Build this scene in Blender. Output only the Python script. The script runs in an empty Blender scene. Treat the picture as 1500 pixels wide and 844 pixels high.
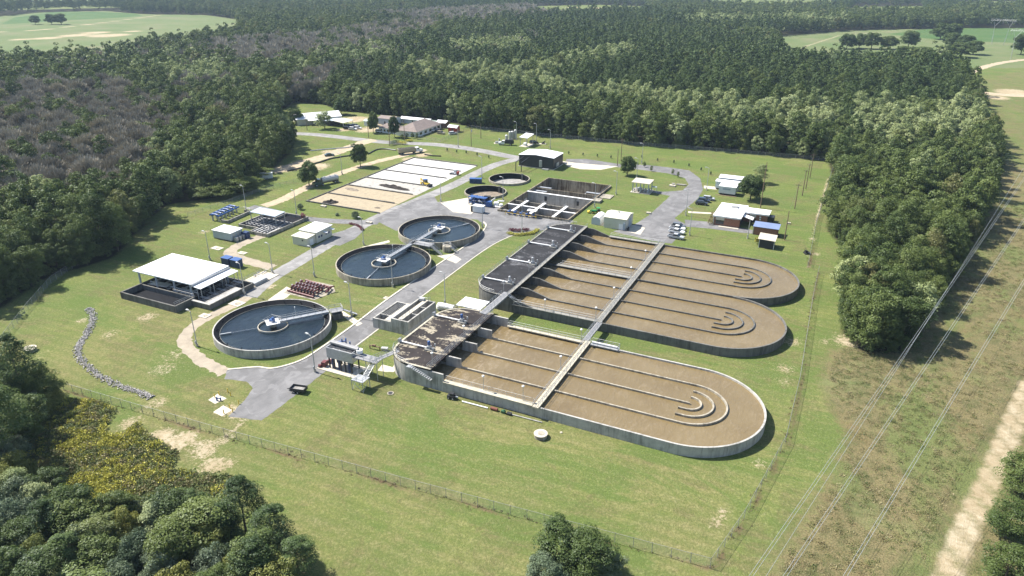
import bpy, bmesh, math, random
import numpy as np
from mathutils import Vector, Matrix
R = math.radians
S = bpy.context.scene
COL = S.collection
# ------------------------------------------------------------------ camera, light, exposure
CAM_H, PITCH, YAW, FPX = 86.0, R(24.25), R(25.6), 1048.0      # grid axes: x along the basins, y across them
cam = bpy.data.cameras.new('camera'); cam.sensor_width = 36.0; cam.lens = FPX / 1500 * 36
cam.clip_start = 1.0; cam.clip_end = 12000
co = bpy.data.objects.new('camera', cam); COL.objects.link(co)
co.location = (0, 0, CAM_H); co.rotation_euler = (R(90) - PITCH, 0, YAW); S.camera = co
HAZE = 0.000075
SUN_EL, SUN_AZ = R(50), R(178)          # the sun stands over grid -x
w = bpy.data.worlds.new('World'); S.world = w; w.use_nodes = True
nt = w.node_tree
sky = nt.nodes.new('ShaderNodeTexSky'); sky.sky_type = 'NISHITA'; sky.sun_disc = False
sky.sun_elevation = SUN_EL; sky.sun_rotation = R(90) - SUN_AZ
sky.altitude = 100; sky.air_density = 1.0; sky.dust_density = 1.0
bg = nt.nodes['Background']; bg.inputs[1].default_value = 0.095
nt.links.new(sky.outputs[0], bg.inputs[0])
sl = bpy.data.lights.new('sun', 'SUN'); sl.energy = 5.0; sl.angle = R(0.55); sl.color = (1.0, 0.95, 0.87)
so = bpy.data.objects.new('sun', sl); COL.objects.link(so)
so.rotation_euler = Vector((-math.cos(SUN_EL) * math.cos(SUN_AZ), -math.cos(SUN_EL) * math.sin(SUN_AZ), -math.sin(SUN_EL))).to_track_quat('-Z', 'Y').to_euler()
so.location = (-300, 0, 400)
S.view_settings.view_transform = 'Standard'; S.view_settings.look = 'None'
S.view_settings.exposure = 1.06; S.view_settings.gamma = 1.0
S.render.engine = 'CYCLES'
S.cycles.max_bounces = 5; S.cycles.diffuse_bounces = 2; S.cycles.glossy_bounces = 2; S.cycles.transmission_bounces = 2
S.cycles.transparent_max_bounces = 6; S.cycles.volume_bounces = 0
S.cycles.caustics_reflective = False; S.cycles.caustics_refractive = False

# ------------------------------------------------------------------ surveying: where a sight line through the photo meets a level
_c, _s, _cp, _sp = math.cos(-YAW), math.sin(-YAW), math.cos(PITCH), math.sin(PITCH)
def at(u, v, z=0.0):
    a = (u - 750) / FPX; b = (v - 422) / FPX
    X, Y, Z = a, _cp - b * _sp, -_sp - b * _cp
    t = (z - CAM_H) / Z
    X *= t; Y *= t
    return (_c * X + _s * Y, -_s * X + _c * Y)
def ats(L, z=0.0):
    return [at(p[0], p[1], p[2] if len(p) > 2 else z) for p in L]
def project(x, y, z=0.0):
    X = _c * x - _s * y; Y = _s * x + _c * y; dz = CAM_H - z
    zc = Y * _cp + dz * _sp; yc = dz * _cp - Y * _sp
    return 750 + FPX * X / zc, 422 + FPX * yc / zc, zc

# ------------------------------------------------------------------ mesh helper
class MB:
    def __init__(s): s.v = []; s.f = []; s.m = []
    def add(s, vs, fs, m=0):
        o = len(s.v); s.v += [tuple(p) for p in vs]; s.f += [tuple(i + o for i in f) for f in fs]; s.m += [m] * len(fs); return s
    def box(s, x0, y0, z0, x1, y1, z1, m=0):
        return s.add([(x0,y0,z0),(x1,y0,z0),(x1,y1,z0),(x0,y1,z0),(x0,y0,z1),(x1,y0,z1),(x1,y1,z1),(x0,y1,z1)],
                     [(3,2,1,0),(4,5,6,7),(0,1,5,4),(1,2,6,5),(2,3,7,6),(3,0,4,7)], m)
    def obox(s, c, d, rz=0.0, m=0, ry=0.0):
        M = Matrix.Translation(Vector(c)) @ Matrix.Rotation(rz, 4, 'Z') @ Matrix.Rotation(ry, 4, 'Y')
        hx, hy, hz = d[0]/2, d[1]/2, d[2]/2
        vs = [M @ Vector(p) for p in [(-hx,-hy,-hz),(hx,-hy,-hz),(hx,hy,-hz),(-hx,hy,-hz),(-hx,-hy,hz),(hx,-hy,hz),(hx,hy,hz),(-hx,hy,hz)]]
        return s.add(vs, [(3,2,1,0),(4,5,6,7),(0,1,5,4),(1,2,6,5),(2,3,7,6),(3,0,4,7)], m)
    def cyl(s, p0, p1, r, r2=None, n=10, m=0, caps=True):
        p0, p1 = Vector(p0), Vector(p1); d = p1 - p0
        if d.length < 1e-6: return s
        r2 = r if r2 is None else r2
        q = d.to_track_quat('Z', 'Y')
        vs = []
        for k, (p, rr) in enumerate(((p0, r), (p1, r2))):
            for i in range(n):
                a = 2 * math.pi * i / n
                vs.append(p + q @ Vector((rr * math.cos(a), rr * math.sin(a), 0)))
        fs = [(i, (i+1) % n, n + (i+1) % n, n + i) for i in range(n)]
        if caps: fs += [tuple(range(n-1, -1, -1)), tuple(range(n, 2*n))]
        return s.add(vs, fs, m)
    def tube(s, pts, r, n=6, m=0):
        for a, b in zip(pts[:-1], pts[1:]): s.cyl(a, b, r, n=n, m=m)
        return s
    def dome(s, c, r, h=None, n=10, k=4, m=0):
        h = r if h is None else h; c = Vector(c); vs = []; fs = []
        for j in range(k):
            t = math.pi / 2 * j / k
            for i in range(n):
                a = 2 * math.pi * i / n; vs.append(c + Vector((r*math.cos(t)*math.cos(a), r*math.cos(t)*math.sin(a), h*math.sin(t))))
        vs.append(c + Vector((0, 0, h)))
        for j in range(k-1):
            for i in range(n): fs.append((j*n+i, j*n+(i+1) % n, (j+1)*n+(i+1) % n, (j+1)*n+i))
        for i in range(n): fs.append(((k-1)*n+i, (k-1)*n+(i+1) % n, k*n))
        return s.add(vs, fs, m)
    def prism(s, poly, z0, z1, m=0):
        n = len(poly); A = sum(poly[i][0]*poly[(i+1) % n][1] - poly[(i+1) % n][0]*poly[i][1] for i in range(n))
        if A < 0: poly = poly[::-1]
        vs = [(p[0], p[1], z0) for p in poly] + [(p[0], p[1], z1) for p in poly]
        fs = [tuple(range(n-1, -1, -1)), tuple(range(n, 2*n))] + [(i, (i+1) % n, n+(i+1) % n, n+i) for i in range(n)]
        return s.add(vs, fs, m)
    def strip(s, path, wd, z0, z1, closed=False, m=0, off=0.0):
        """a wall, kerb or slab of width wd that follows a path; off moves it to the left of the path"""
        n = len(path); L = []; Rr = []
        z0s = z0 if isinstance(z0, (list, tuple)) else [z0]*n; z1s = z1 if isinstance(z1, (list, tuple)) else [z1]*n
        for i in range(n):
            p = Vector(path[i][:2])
            a = Vector(path[i-1][:2]) if (i > 0 or closed) else None
            b = Vector(path[(i+1) % n][:2]) if (i < n-1 or closed) else None
            d1 = (p - a).normalized() if a is not None else None; d2 = (b - p).normalized() if b is not None else None
            if d1 is None: d1 = d2
            if d2 is None: d2 = d1
            n1 = Vector((-d1.y, d1.x)); n2 = Vector((-d2.y, d2.x)); mt = n1 + n2
            if mt.length < 1e-4: mt = n1.copy()
            mt.normalize(); k = 1.0 / max(0.4, mt.dot(n1))
            L.append(p + mt * k * (off + wd/2)); Rr.append(p + mt * k * (off - wd/2))
        vs = []
        for i in range(n): vs += [(L[i].x, L[i].y, z0s[i]), (Rr[i].x, Rr[i].y, z0s[i]), (Rr[i].x, Rr[i].y, z1s[i]), (L[i].x, L[i].y, z1s[i])]
        fs = []
        for i in range(n if closed else n-1):
            a = 4*i; b = 4*((i+1) % n)
            fs += [(a+3, a+2, b+2, b+3), (a+1, b+1, b+2, a+2), (a, a+3, b+3, b), (a, b, b+1, a+1)]
        if not closed: fs += [(0, 1, 2, 3), (4*n-4, 4*n-1, 4*n-2, 4*n-3)]
        return s.add(vs, fs, m)
    def ring(s, c, r0, r1, z0, z1, n=64, m=0):
        return s.strip([(c[0] + (r0+r1)/2*math.cos(2*math.pi*i/n), c[1] + (r0+r1)/2*math.sin(2*math.pi*i/n)) for i in range(n)], r1-r0, z0, z1, True, m)
    def disc(s, c, r, z, n=64, m=0):
        return s.add([(c[0]+r*math.cos(2*math.pi*i/n), c[1]+r*math.sin(2*math.pi*i/n), z) for i in range(n)], [tuple(range(n))], m)
    def sheet(s, poly, z, m=0):
        n = len(poly); A = sum(poly[i][0]*poly[(i+1) % n][1] - poly[(i+1) % n][0]*poly[i][1] for i in range(n))
        if A < 0: poly = poly[::-1]
        return s.add([(p[0], p[1], z) for p in poly], [tuple(range(n))], m)
    def rail(s, pts, h=1.07, step=2.0, r=0.04, bars=(1.0, 0.55)):
        for a, b in zip(pts[:-1], pts[1:]):
            a, b = Vector(a), Vector(b); L = (b-a).length
            if L < .05: continue
            for k in bars: s.cyl(a + Vector((0,0,h*k)), b + Vector((0,0,h*k)), r, n=4)
            k = max(1, round(L/step))
            for i in range(k+1):
                p = a + (b-a)*i/k; s.cyl(p, p + Vector((0,0,h)), r, n=4)
        return s
    def stair(s, p0, p1, wd, n=None, m=0):
        """treads and stringers climbing from p0 to p1"""
        p0, p1 = Vector(p0), Vector(p1); d = p1-p0; hz = Vector((d.x, d.y, 0)); L = hz.length; e = hz.normalized(); q = Vector((-e.y, e.x, 0))
        n = n or max(3, round(abs(d.z)/.19)); rz = math.atan2(e.y, e.x)
        for i in range(n):
            s.obox(p0 + d*(i+.5)/n, (L/n*.9, wd, .05), rz, m)
        for k in (-1, 1):
            a = p0 + q*k*(wd/2+.03); b = p1 + q*k*(wd/2+.03)
            up = Vector((0,0,.12))
            s.add([a-up, b-up, b+up, a+up, a-up+q*k*.05, b-up+q*k*.05, b+up+q*k*.05, a+up+q*k*.05], [(0,1,2,3),(7,6,5,4),(0,4,5,1),(3,2,6,7),(1,5,6,2),(0,3,7,4)], m)
        return s
    def build(s, name, mat, parent=None, smooth=False, loc=None):
        me = bpy.data.meshes.new(name)
        me.from_pydata(s.v, [], s.f); me.update()
        for x in (mat if isinstance(mat, (list, tuple)) else [mat]): me.materials.append(x)
        if max(s.m, default=0) > 0: me.polygons.foreach_set('material_index', s.m)
        if smooth: me.polygons.foreach_set('use_smooth', [True]*len(s.f))
        o = bpy.data.objects.new(name, me); COL.objects.link(o)
        if parent is not None: o.parent = parent
        if loc is not None: o.location = loc
        return o
def arc(cx, cy, r, a0, a1, n=12):
    return [(cx + r*math.cos(R(a0+(a1-a0)*i/n)), cy + r*math.sin(R(a0+(a1-a0)*i/n))) for i in range(n+1)]
def smooth_path(P, k=6, closed=False):
    n = len(P); out = []
    rng = range(n) if closed else range(n-1)
    for i in rng:
        g = lambda j: Vector(P[j % n] if closed else P[min(max(j, 0), n-1)])
        p0, p1, p2, p3 = g(i-1), g(i), g(i+1), g(i+2)
        for t in range(k):
            t /= k
            q = .5*((2*p1) + (p2-p0)*t + (2*p0-5*p1+4*p2-p3)*t*t + (3*p1-p0-3*p2+p3)*t**3)
            out.append(tuple(q))
    if not closed: out.append(tuple(P[-1]))
    return out
def setp(o, label=None, cat=None, group=None, kind=None):
    if label: o['label'] = label
    if cat: o['category'] = cat
    if group: o['group'] = group
    if kind: o['kind'] = kind
    return o
def thing(name, label, cat, loc=(0,0,0), rz=0.0, group=None):
    o = bpy.data.objects.new(name, None); COL.objects.link(o); o.empty_display_size = .5
    o.location = (loc[0], loc[1], loc[2] if len(loc) > 2 else 0); o.rotation_euler = (0, 0, rz)
    return setp(o, label, cat, group)
KIDS = {}
def dup(root, loc, rz=None, label=None, group=None, scale=None):
    if root.name not in KIDS:
        KIDS[root.name] = [(ch, [g for g in COL.objects if g.parent is ch]) for ch in [q for q in COL.objects if q.parent is root]]
    r = root.copy(); COL.objects.link(r); r.location = (loc[0], loc[1], loc[2] if len(loc) > 2 else 0)
    if rz is not None: r.rotation_euler = (0, 0, rz)
    if scale is not None: r.scale = (scale,)*3 if isinstance(scale, (int, float)) else scale
    if label: r['label'] = label
    if group: r['group'] = group
    for ch, gs in KIDS[root.name]:
        c = ch.copy(); COL.objects.link(c); c.parent = r
        for g in gs:
            d = g.copy(); COL.objects.link(d); d.parent = c
    return r

# ------------------------------------------------------------------ materials
class NT:
    def __init__(s, name):
        s.m = bpy.data.materials.new(name); s.m.use_nodes = True; s.t = s.m.node_tree; s.b = s.t.nodes['Principled BSDF']
        s.out = s.t.nodes['Material Output']; s._tc = None
    def n(s, typ, **kw):
        nd = s.t.nodes.new(typ)
        for k, v in kw.items(): setattr(nd, k, v)
        return nd
    def l(s, a, b): s.t.links.new(a, b)
    def coord(s, scale=(1,1,1), world=False):
        if world: g = s.n('ShaderNodeNewGeometry').outputs['Position']
        else: g = s.n('ShaderNodeTexCoord').outputs['Object']
        mp = s.n('ShaderNodeMapping'); mp.inputs['Scale'].default_value = scale; s.l(g, mp.inputs[0]); return mp.outputs[0]
    def noise(s, vec, scale, detail=4, rough=.55, dist=0.0):
        x = s.n('ShaderNodeTexNoise'); x.inputs['Scale'].default_value = scale; x.inputs['Detail'].default_value = detail
        x.inputs['Roughness'].default_value = rough; x.inputs['Distortion'].default_value = dist
        if vec is not None: s.l(vec, x.inputs['Vector'])
        return x.outputs['Fac']
    def ramp(s, fac, stops, interp='LINEAR'):
        x = s.n('ShaderNodeValToRGB'); r = x.color_ramp; r.interpolation = interp
        while len(r.elements) < len(stops): r.elements.new(.5)
        for e, (p, c) in zip(r.elements, stops):
            e.position = p; e.color = (c, c, c, 1) if isinstance(c, (int, float)) else (*c, 1)
        s.l(fac, x.inputs[0]); return x.outputs[0]
    def mix(s, fac, a, b, typ='MIX'):
        x = s.n('ShaderNodeMix', data_type='RGBA', blend_type=typ)
        for sock, v in ((x.inputs[0], fac), (x.inputs[6], a), (x.inputs[7], b)):
            if isinstance(v, (int, float)): sock.default_value = v if sock is x.inputs[0] else (v, v, v, 1)
            elif isinstance(v, tuple): sock.default_value = (*v, 1)
            else: s.l(v, sock)
        return x.outputs[2]
    def math(s, op, a, b=None, c=None, clamp=False):
        x = s.n('ShaderNodeMath', operation=op); x.use_clamp = clamp
        for i, v in enumerate((a, b, c)):
            if v is None: continue
            if isinstance(v, (int, float)): x.inputs[i].default_value = v
            else: s.l(v, x.inputs[i])
        return x.outputs[0]
    def bump(s, h, strength=.3, dist=.1):
        x = s.n('ShaderNodeBump'); x.inputs['Strength'].default_value = strength; x.inputs['Distance'].default_value = dist
        s.l(h, x.inputs['Height']); s.l(x.outputs[0], s.b.inputs['Normal'])
    def col(s, v):
        if isinstance(v, tuple): s.b.inputs['Base Color'].default_value = (*v, 1)
        else: s.l(v, s.b.inputs['Base Color'])
    def set(s, rough=.7, metal=0.0, spec=.5):
        s.b.inputs['Roughness'].default_value = rough; s.b.inputs['Metallic'].default_value = metal; s.b.inputs['Specular IOR Level'].default_value = spec; return s
def plain(name, c, rough=.6, metal=0.0, vary=.18, scale=1.5, spec=.4):
    t = NT(name); f = t.noise(t.coord(), scale, 5, .6)
    lo = tuple(x*(1-vary) for x in c); hi = tuple(min(1, x*(1+vary)) for x in c)
    t.col(t.ramp(f, [(.3, lo), (.7, hi)])); t.set(rough, metal, spec); return t.m
def concrete(name, c, stain=.5, dark=(.045,.043,.04), streak=True, top=None):
    """weathered concrete: mottling, and runs of dirt that hang down the faces"""
    t = NT(name); v = t.coord()
    f = t.noise(v, .7, 6, .65); base = t.ramp(f, [(.25, tuple(x*.72 for x in c)), (.5, c), (.75, tuple(x*1.18 for x in c))])
    fine = t.noise(v, 6, 4, .7); base = t.mix(t.math('MULTIPLY', fine, .35), base, tuple(x*.6 for x in c))
    if streak:
        k = t.noise(t.coord((.9, .9, .10)), 1.0, 6, .75, .6); k2 = t.noise(v, .22, 3)
        k = t.math('ADD', t.math('MULTIPLY', k, .75), t.math('MULTIPLY', k2, .35))
        k = t.ramp(k, [(.60-.15*stain, 0.0), (.74-.12*stain, min(1, stain*1.25))])
        base = t.mix(k, base, dark)
    else:
        k = t.ramp(t.noise(v, .5, 6, .7, .4), [(.66-.18*stain, 0.0), (.76-.14*stain, min(1, stain*1.2))]); base = t.mix(k, base, dark)
    t.col(base); t.set(.85, 0, .2); t.bump(fine, .25, .03); return t.m
M = {}
M['conc_light'] = concrete('pale stained concrete', (.44,.425,.39), .48, (.075,.072,.066))
M['conc_dark'] = concrete('dark stained concrete', (.17,.165,.15), .6, (.05,.048,.044))
M['conc_mid'] = concrete('weathered concrete', (.36,.34,.30), .55)
M['conc_tan'] = concrete('tan stained concrete', (.38,.345,.275), .58, (.085,.072,.055))
M['conc_flat'] = concrete('flat concrete slab', (.50,.46,.38), .2, (.2,.18,.15), False)
M['coping'] = concrete('mossy concrete coping', (.46,.42,.33), .45, (.13,.12,.08), False)
M['coping_dark'] = concrete('grey wet coping', (.27,.26,.23), .5, (.08,.08,.065), False)
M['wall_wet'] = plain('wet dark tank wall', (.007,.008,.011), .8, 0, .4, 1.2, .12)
M['conc_brown'] = concrete('brown stained basin wall', (.33,.285,.21), .75, (.07,.05,.032))
M['weir'] = plain('algae stained weir', (.16,.165,.15), .6, .1, .35, 1.5)
M['white_metal'] = plain('white painted sheet', (.78,.78,.77), .45, 0, .06, .4)
M['white_roof'] = plain('white metal roof', (.8,.81,.82), .5, 0, .05, .25)
M['galv'] = plain('galvanised steel', (.42,.43,.44), .42, .35, .15, 2)
M['alu'] = plain('aluminium handrail', (.46,.46,.45), .5, .3, .1, 2)
M['steel_dark'] = plain('dark steel', (.035,.036,.04), .5, .2, .3, 2)
M['grating'] = plain('grey steel grating', (.25,.25,.255), .6, .2, .2, 3)
M['blue'] = plain('blue paint', (.035,.09,.25), .45, 0, .2, 1.5)
M['blue_dark'] = plain('dark blue paint', (.02,.045,.12), .5, 0, .2, 1.5)
M['yellow'] = plain('safety yellow paint', (.68,.48,.05), .5, 0, .15, 2)
M['green'] = plain('tractor green paint', (.02,.22,.06), .4, 0, .15, 2)
M['red'] = plain('red paint', (.35,.045,.03), .5, 0, .2, 2)
M['maroon'] = plain('maroon painted pipe', (.13,.035,.035), .5, 0, .3, 1.2)
M['black'] = plain('black rubber', (.012,.012,.013), .75, 0, .3, 3)
M['glass'] = plain('dark window glass', (.02,.025,.03), .08, 0, .2, 1, 1.0)
M['wood'] = plain('weathered wood', (.17,.12,.08), .85, 0, .35, 2)
M['dark_clad'] = plain('charcoal cladding', (.024,.025,.028), .55, 0, .12, .6)
M['grey_clad'] = plain('grey blue cladding', (.36,.41,.46), .55, 0, .1, .6)
M['cream'] = plain('cream painted cladding', (.55,.52,.43), .6, 0, .08, .5)
M['brown'] = plain('brown panel', (.18,.11,.07), .7, 0, .2, 1)
M['sludge'] = plain('dry brown sludge', (.2,.165,.125), .9, 0, .4, .9)
M['sludge_grey'] = plain('grey dried sludge', (.26,.25,.235), .9, 0, .4, .8)
M['dark_heap'] = plain('dark sludge heap', (.035,.029,.025), .95, 0, .5, 1.2)
# ------------------------------------------------------------------ the ground: one sheet, its cover types read from surveyed outlines
def inpoly(px, py, poly):
    r = np.zeros(px.shape, bool); n = len(poly)
    for i in range(n):
        x0, y0 = poly[i]; x1, y1 = poly[(i+1) % n]
        if y0 == y1: continue
        c = ((y0 > py) != (y1 > py)) & (px < (x1-x0)*(py-y0)/(y1-y0)+x0); r ^= c
    return r
def segdist(px, py, pts, closed=False):
    d = np.full(px.shape, 1e9); n = len(pts)
    for i in range(n if closed else n-1):
        x0, y0 = pts[i]; x1, y1 = pts[(i+1) % n]; dx, dy = x1-x0, y1-y0; L = dx*dx+dy*dy+1e-9
        t = np.clip(((px-x0)*dx+(py-y0)*dy)/L, 0, 1); d = np.minimum(d, np.hypot(px-x0-t*dx, py-y0-t*dy))
    return d
def sdist(px, py, poly):
    d = segdist(px, py, poly, True); return np.where(inpoly(px, py, poly), d, -d)
FENCE_R = [(-8.4, 89.3), (-5.4, 102.9), (-1.6, 128.1), (-1.4, 153.6), (-2.5, 201.2), (-2.6, 224.1)]
STRIP_IN = 3.0
FENCE_R2 = [(-5.9, 226.1), (-6.9, 270.0), (-6.3, 368.4)]
# forest outlines (canopy level for hidden edges)
FOREST_MAIN = ats([(-900,560),(-250,470),(0,452),(40,425),(78,402),(120,392),(165,378),(190,352),(222,318),(245,300),(300,292),(345,284),(378,268),(392,252),(410,238),(428,222),(428,207),(414,196),(405,180),(412,162),(430,150),(470,152),(505,163),(560,168),(640,176),(690,186),(740,193),(830,203),(930,212),(1010,218),(1110,226),(1212,236)])
STRIP = [(x+STRIP_IN, y) for x, y in ats([(1212,236),(1216,270),(1208,300),(1198,330),(1212,352),(1224,372),(1214,398),(1222,430),(1216,470),(1222,500),(1245,514),(1290,512)])] + ats([(1330,470,9),(1370,420,9),(1405,375,9),(1440,310,9),(1455,255,9),(1467,215,9),(1458,190,9),(1445,168,10),(1440,140,10),(1430,115,12),(1412,100,12)])
far_r = ats([(1395,88,12),(1370,80,12),(1200,84,12),(1150,75,12),(1140,60,8)]) 
FAR = [(600, 5200), (-5200, 5200), (-5200, 300)]
WOODS = FOREST_MAIN + STRIP[1:] + far_r + ats([(1120,48,6),(1250,38,6),(1420,36,5),(1600,36,5)]) + [(3600, 5200), (-5200, 5200), (-5200, 200)]
CLEAR = [ats([(-500,120,10),(0,86,10),(60,84,10),(140,80,10),(195,66,12),(206,58,15),(240,52,15),(290,48,15),(350,40,15),(350,29),(300,22),(215,21),(150,16),(60,18),(0,24),(-500,40)]),
         ats([(780,27),(860,28),(955,26),(945,9),(870,7),(785,9)]), ats([(1020,16),(1235,17),(1215,-1),(1110,-4),(1040,-2)]), ats([(1235,28),(1360,26),(1350,9),(1250,10)]), ats([(1380,15),(1520,16),(1520,2),(1390,2)]),
         ats([(-60,16),(60,14),(180,11),(170,-2),(-60,0)]), ats([(400,12),(560,12),(660,10),(640,-5),(420,-6)]), ats([(1395,100,6),(1140,74,8),(1160,84,8)])]
FIELD_L = CLEAR[0]
FIELD_R = ats([(1130,78),(1150,44),(1400,36),(1600,36),(1600,100),(1420,100)])
CROP = ats([(1300,50),(1395,38),(1600,37),(1600,66),(1390,60)])
CORRIDOR = ats([(1130,860),(1190,760),(1232,690),(1250,640),(1212,560),(1225,515),(1300,500)]) + STRIP[12:] + [(330, 1250), (420, 1200), (120, 90), (20, 60)]
GOLDEN = ats([(75,600),(130,590),(165,620),(215,690),(240,720),(140,720),(80,690),(60,640)])
SCRUB = ats([(-60,560),(60,590),(60,650),(60,710),(120,765),(220,790),(330,770),(390,790),(440,820),(480,900),(-60,900)])
xs = np.concatenate([-np.geomspace(5200, 342, 200)[:-1], np.arange(-340, 135, 1.6), np.geomspace(137, 4200, 120)])
ys = np.concatenate([[-200, -60, 0], np.arange(25, 420, 1.6), np.geomspace(422, 5200, 240)])
xs = np.unique(np.concatenate([xs, [-118.45, -118.35, -89.65, -89.55]])); ys = np.unique(np.concatenate([ys, [234.75, 234.85, 284.35, 284.45]]))
xs = np.unique(np.concatenate([xs, np.arange(-142.6, -124.2, .25)])); ys = np.unique(np.concatenate([ys, np.arange(244.8, 285, .25)]))     # finer round the two sunk sludge tanks   # grid lines along the sunk basin's walls
GX, GY = np.meshgrid(xs, ys); gx, gy = GX.ravel(), GY.ravel()
def fade(sd, k): return np.clip(.5 + sd/(2*k), 0, 1)
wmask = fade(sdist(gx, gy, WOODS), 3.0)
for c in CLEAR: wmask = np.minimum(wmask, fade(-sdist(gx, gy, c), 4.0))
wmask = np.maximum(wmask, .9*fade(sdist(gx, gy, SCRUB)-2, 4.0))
rough = fade(sdist(gx, gy, CORRIDOR)+1.5, 5.0)*np.clip((470-gy)/110, .5, 1)
field = np.maximum(fade(sdist(gx, gy, FIELD_L), 6), fade(sdist(gx, gy, FIELD_R), 8)*(1-rough))
crop = np.maximum(fade(sdist(gx, gy, CROP), 8), fade(sdist(gx, gy, ats([(0,36),(20,26),(90,16),(200,20),(210,24),(100,30)])), 8))
bare = np.zeros(gx.shape)
def spot(u, v, r, k=1.0, e=2.0):
    x, y = at(u, v); d = np.hypot((gx-x), (gy-y)/1.2); np.maximum(bare, k*np.clip(1-(d-r*.4)/r, 0, 1), out=bare)
def track(L, wd, k=1.0):
    d = segdist(gx, gy, ats(L)); np.maximum(bare, k*np.clip(1-(d-wd*.35)/(wd*.75), 0, 1), out=bare)
for u, v, r, k in [(262,648,3.6,.66),(300,660,3.0,.66),(275,640,2.5,.7),(310,682,3.0,.66),(330,680,2.5,.6),(235,640,3,.8),(190,620,3,.55),(120,470,2,.6),(215,465,3,.6),(160,490,3,.45),(395,420,2,.7),
                   (1195,372,2,.6),(1190,350,2,.55),(1207,500,2,.5),(1115,680,2,.5),(1050,765,2,.5),(1060,750,1.6,.6),(1150,540,3,.5),(1160,500,3,.55),(1150,560,2.5,.45),
                   (350,605,2,.9),(335,600,3,.6),(265,380,2,.6),(300,340,3,.5),(440,560,2,.5),(520,440,2,.4),(240,540,4,.45),(255,520,4,.4),(230,590,3,.5),(60,520,3,.3),
                   (460,245,7,.9),(420,247,7,.8),(445,238,6,.9),(480,222,4,.7),(395,235,5,.6),(520,175,9,.95),(560,182,9,.95),(540,190,8,.9),(505,190,5,.8),(590,190,5,.6),
                   (620,227,4,1),(600,233,4,.9),(1485,135,14,.95),(1460,143,10,.8),(1420,330,6,.4),(1350,430,5,.4),(1300,490,6,.45),(1260,500,5,.5),(1240,500,4,.6),
                   (160,52,26,.95),(110,52,22,.9),(70,56,18,.9),(30,58,14,.8),(195,46,14,.8),(140,48,20,.9),(880,12,30,.9),(840,11,20,.8),(910,13,20,.8)]: spot(u, v, r, k)
ruts = np.zeros(gx.shape)
for L_, w_, k_ in (([(1500,560),(1466,640),(1440,700),(1405,770),(1370,860)], .9, .95), ([(1520,570),(1488,640),(1462,700),(1430,770),(1395,860)], .8, .85), ([(1510,565),(1477,640),(1451,700),(1418,770),(1383,860)], 2.6, .55)):
    np.maximum(ruts, k_*np.clip(1-(segdist(gx, gy, ats(L_))-w_*.35)/(w_*.9), 0, 1), out=ruts)
edge = np.zeros(gx.shape)
for L_ in (FENCE_R, FENCE_R2, [(-166, 78.5), (-128, 80.4), (-103, 81.9), (-60, 85.0), (-8.4, 89.3)]):
    np.maximum(edge, np.clip(1-(segdist(gx, gy, [(q[0]+.4, q[1]-.3) for q in L_])-.05)/1.0, 0, 1), out=edge)
track([(0,47),(60,44),(130,36),(215,25),(240,21)], 6, .8)
track([(1165,80),(1180,68),(1230,52),(1310,45),(1400,37)], 4, .5)
track([(1183,392),(1188,360),(1203,300),(1213,262)], .8, .58)
track([(250,640),(300,650),(330,645),(360,610)], 1.6, .55)
hole = (gx > -118.4) & (gx < -89.6) & (gy > 234.8) & (gy < 284.4)
sunk = (np.hypot(gx+133.4, gy-275.6) < 8.9) | (np.hypot(gx+133.8, gy-253.8) < 8.6)
verts = np.stack([gx, gy, np.where(hole, -6.0, np.where(sunk, -2.4, 0.0))], 1)
ny, nx = GX.shape
idx = np.arange(nx*ny).reshape(ny, nx)
quads = np.stack([idx[:-1,:-1], idx[:-1,1:], idx[1:,1:], idx[1:,:-1]], -1).reshape(-1, 4)
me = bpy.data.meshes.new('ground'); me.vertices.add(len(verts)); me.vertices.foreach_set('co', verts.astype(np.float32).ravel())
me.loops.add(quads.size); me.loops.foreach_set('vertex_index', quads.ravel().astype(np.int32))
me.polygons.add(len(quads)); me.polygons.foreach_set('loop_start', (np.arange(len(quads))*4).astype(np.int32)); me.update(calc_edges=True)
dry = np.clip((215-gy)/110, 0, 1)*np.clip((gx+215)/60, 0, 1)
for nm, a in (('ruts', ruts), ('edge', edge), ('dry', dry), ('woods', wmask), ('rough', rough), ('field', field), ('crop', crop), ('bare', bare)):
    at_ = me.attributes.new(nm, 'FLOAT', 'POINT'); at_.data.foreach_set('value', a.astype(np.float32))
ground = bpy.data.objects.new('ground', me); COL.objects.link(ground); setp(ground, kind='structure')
t = NT('ground cover')
def att(n):
    x = t.n('ShaderNodeAttribute'); x.attribute_name = n; return x.outputs['Fac']
P = t.coord((1,1,1), True)
n1 = t.noise(P, .018, 5, .6); n2 = t.noise(P, .11, 6, .65, .3); n3 = t.noise(P, .9, 6, .75); n4 = t.noise(P, 3.5, 3, .8)
lawn = t.ramp(t.math('ADD', t.math('MULTIPLY', n1, .45), t.math('MULTIPLY', n2, .55)), [(.38, (.118,.175,.036)), (.46, (.168,.212,.050)), (.54, (.212,.232,.068)), (.64, (.262,.245,.098))])
lawn = t.mix(t.ramp(t.noise(P, .045, 6, .7, .8), [(.48, 0.0), (.60, .7)]), lawn, (.118,.165,.05))
lawn = t.mix(t.ramp(t.noise(t.coord((.35, 1.3, 1), True), .035, 7, .72, .7), [(.50, 0.0), (.60, .75)]), lawn, (.095,.145,.036))
lawn = t.mix(t.ramp(n3, [(.34, .65), (.55, 0.0)]), lawn, (.10,.118,.04))
lawn = t.mix(t.ramp(t.noise(P, .33, 8, .8, .6), [(.57, 0.0), (.68, .7)]), lawn, (.34,.305,.18))
lawn = t.mix(t.ramp(t.noise(P, .07, 8, .8, 1.0), [(.60, 0.0), (.68, .45)]), lawn, (.30,.255,.14))
lawn = t.mix(t.ramp(n4, [(.38, .45), (.6, 0.0)]), lawn, (.075,.088,.03))
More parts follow.
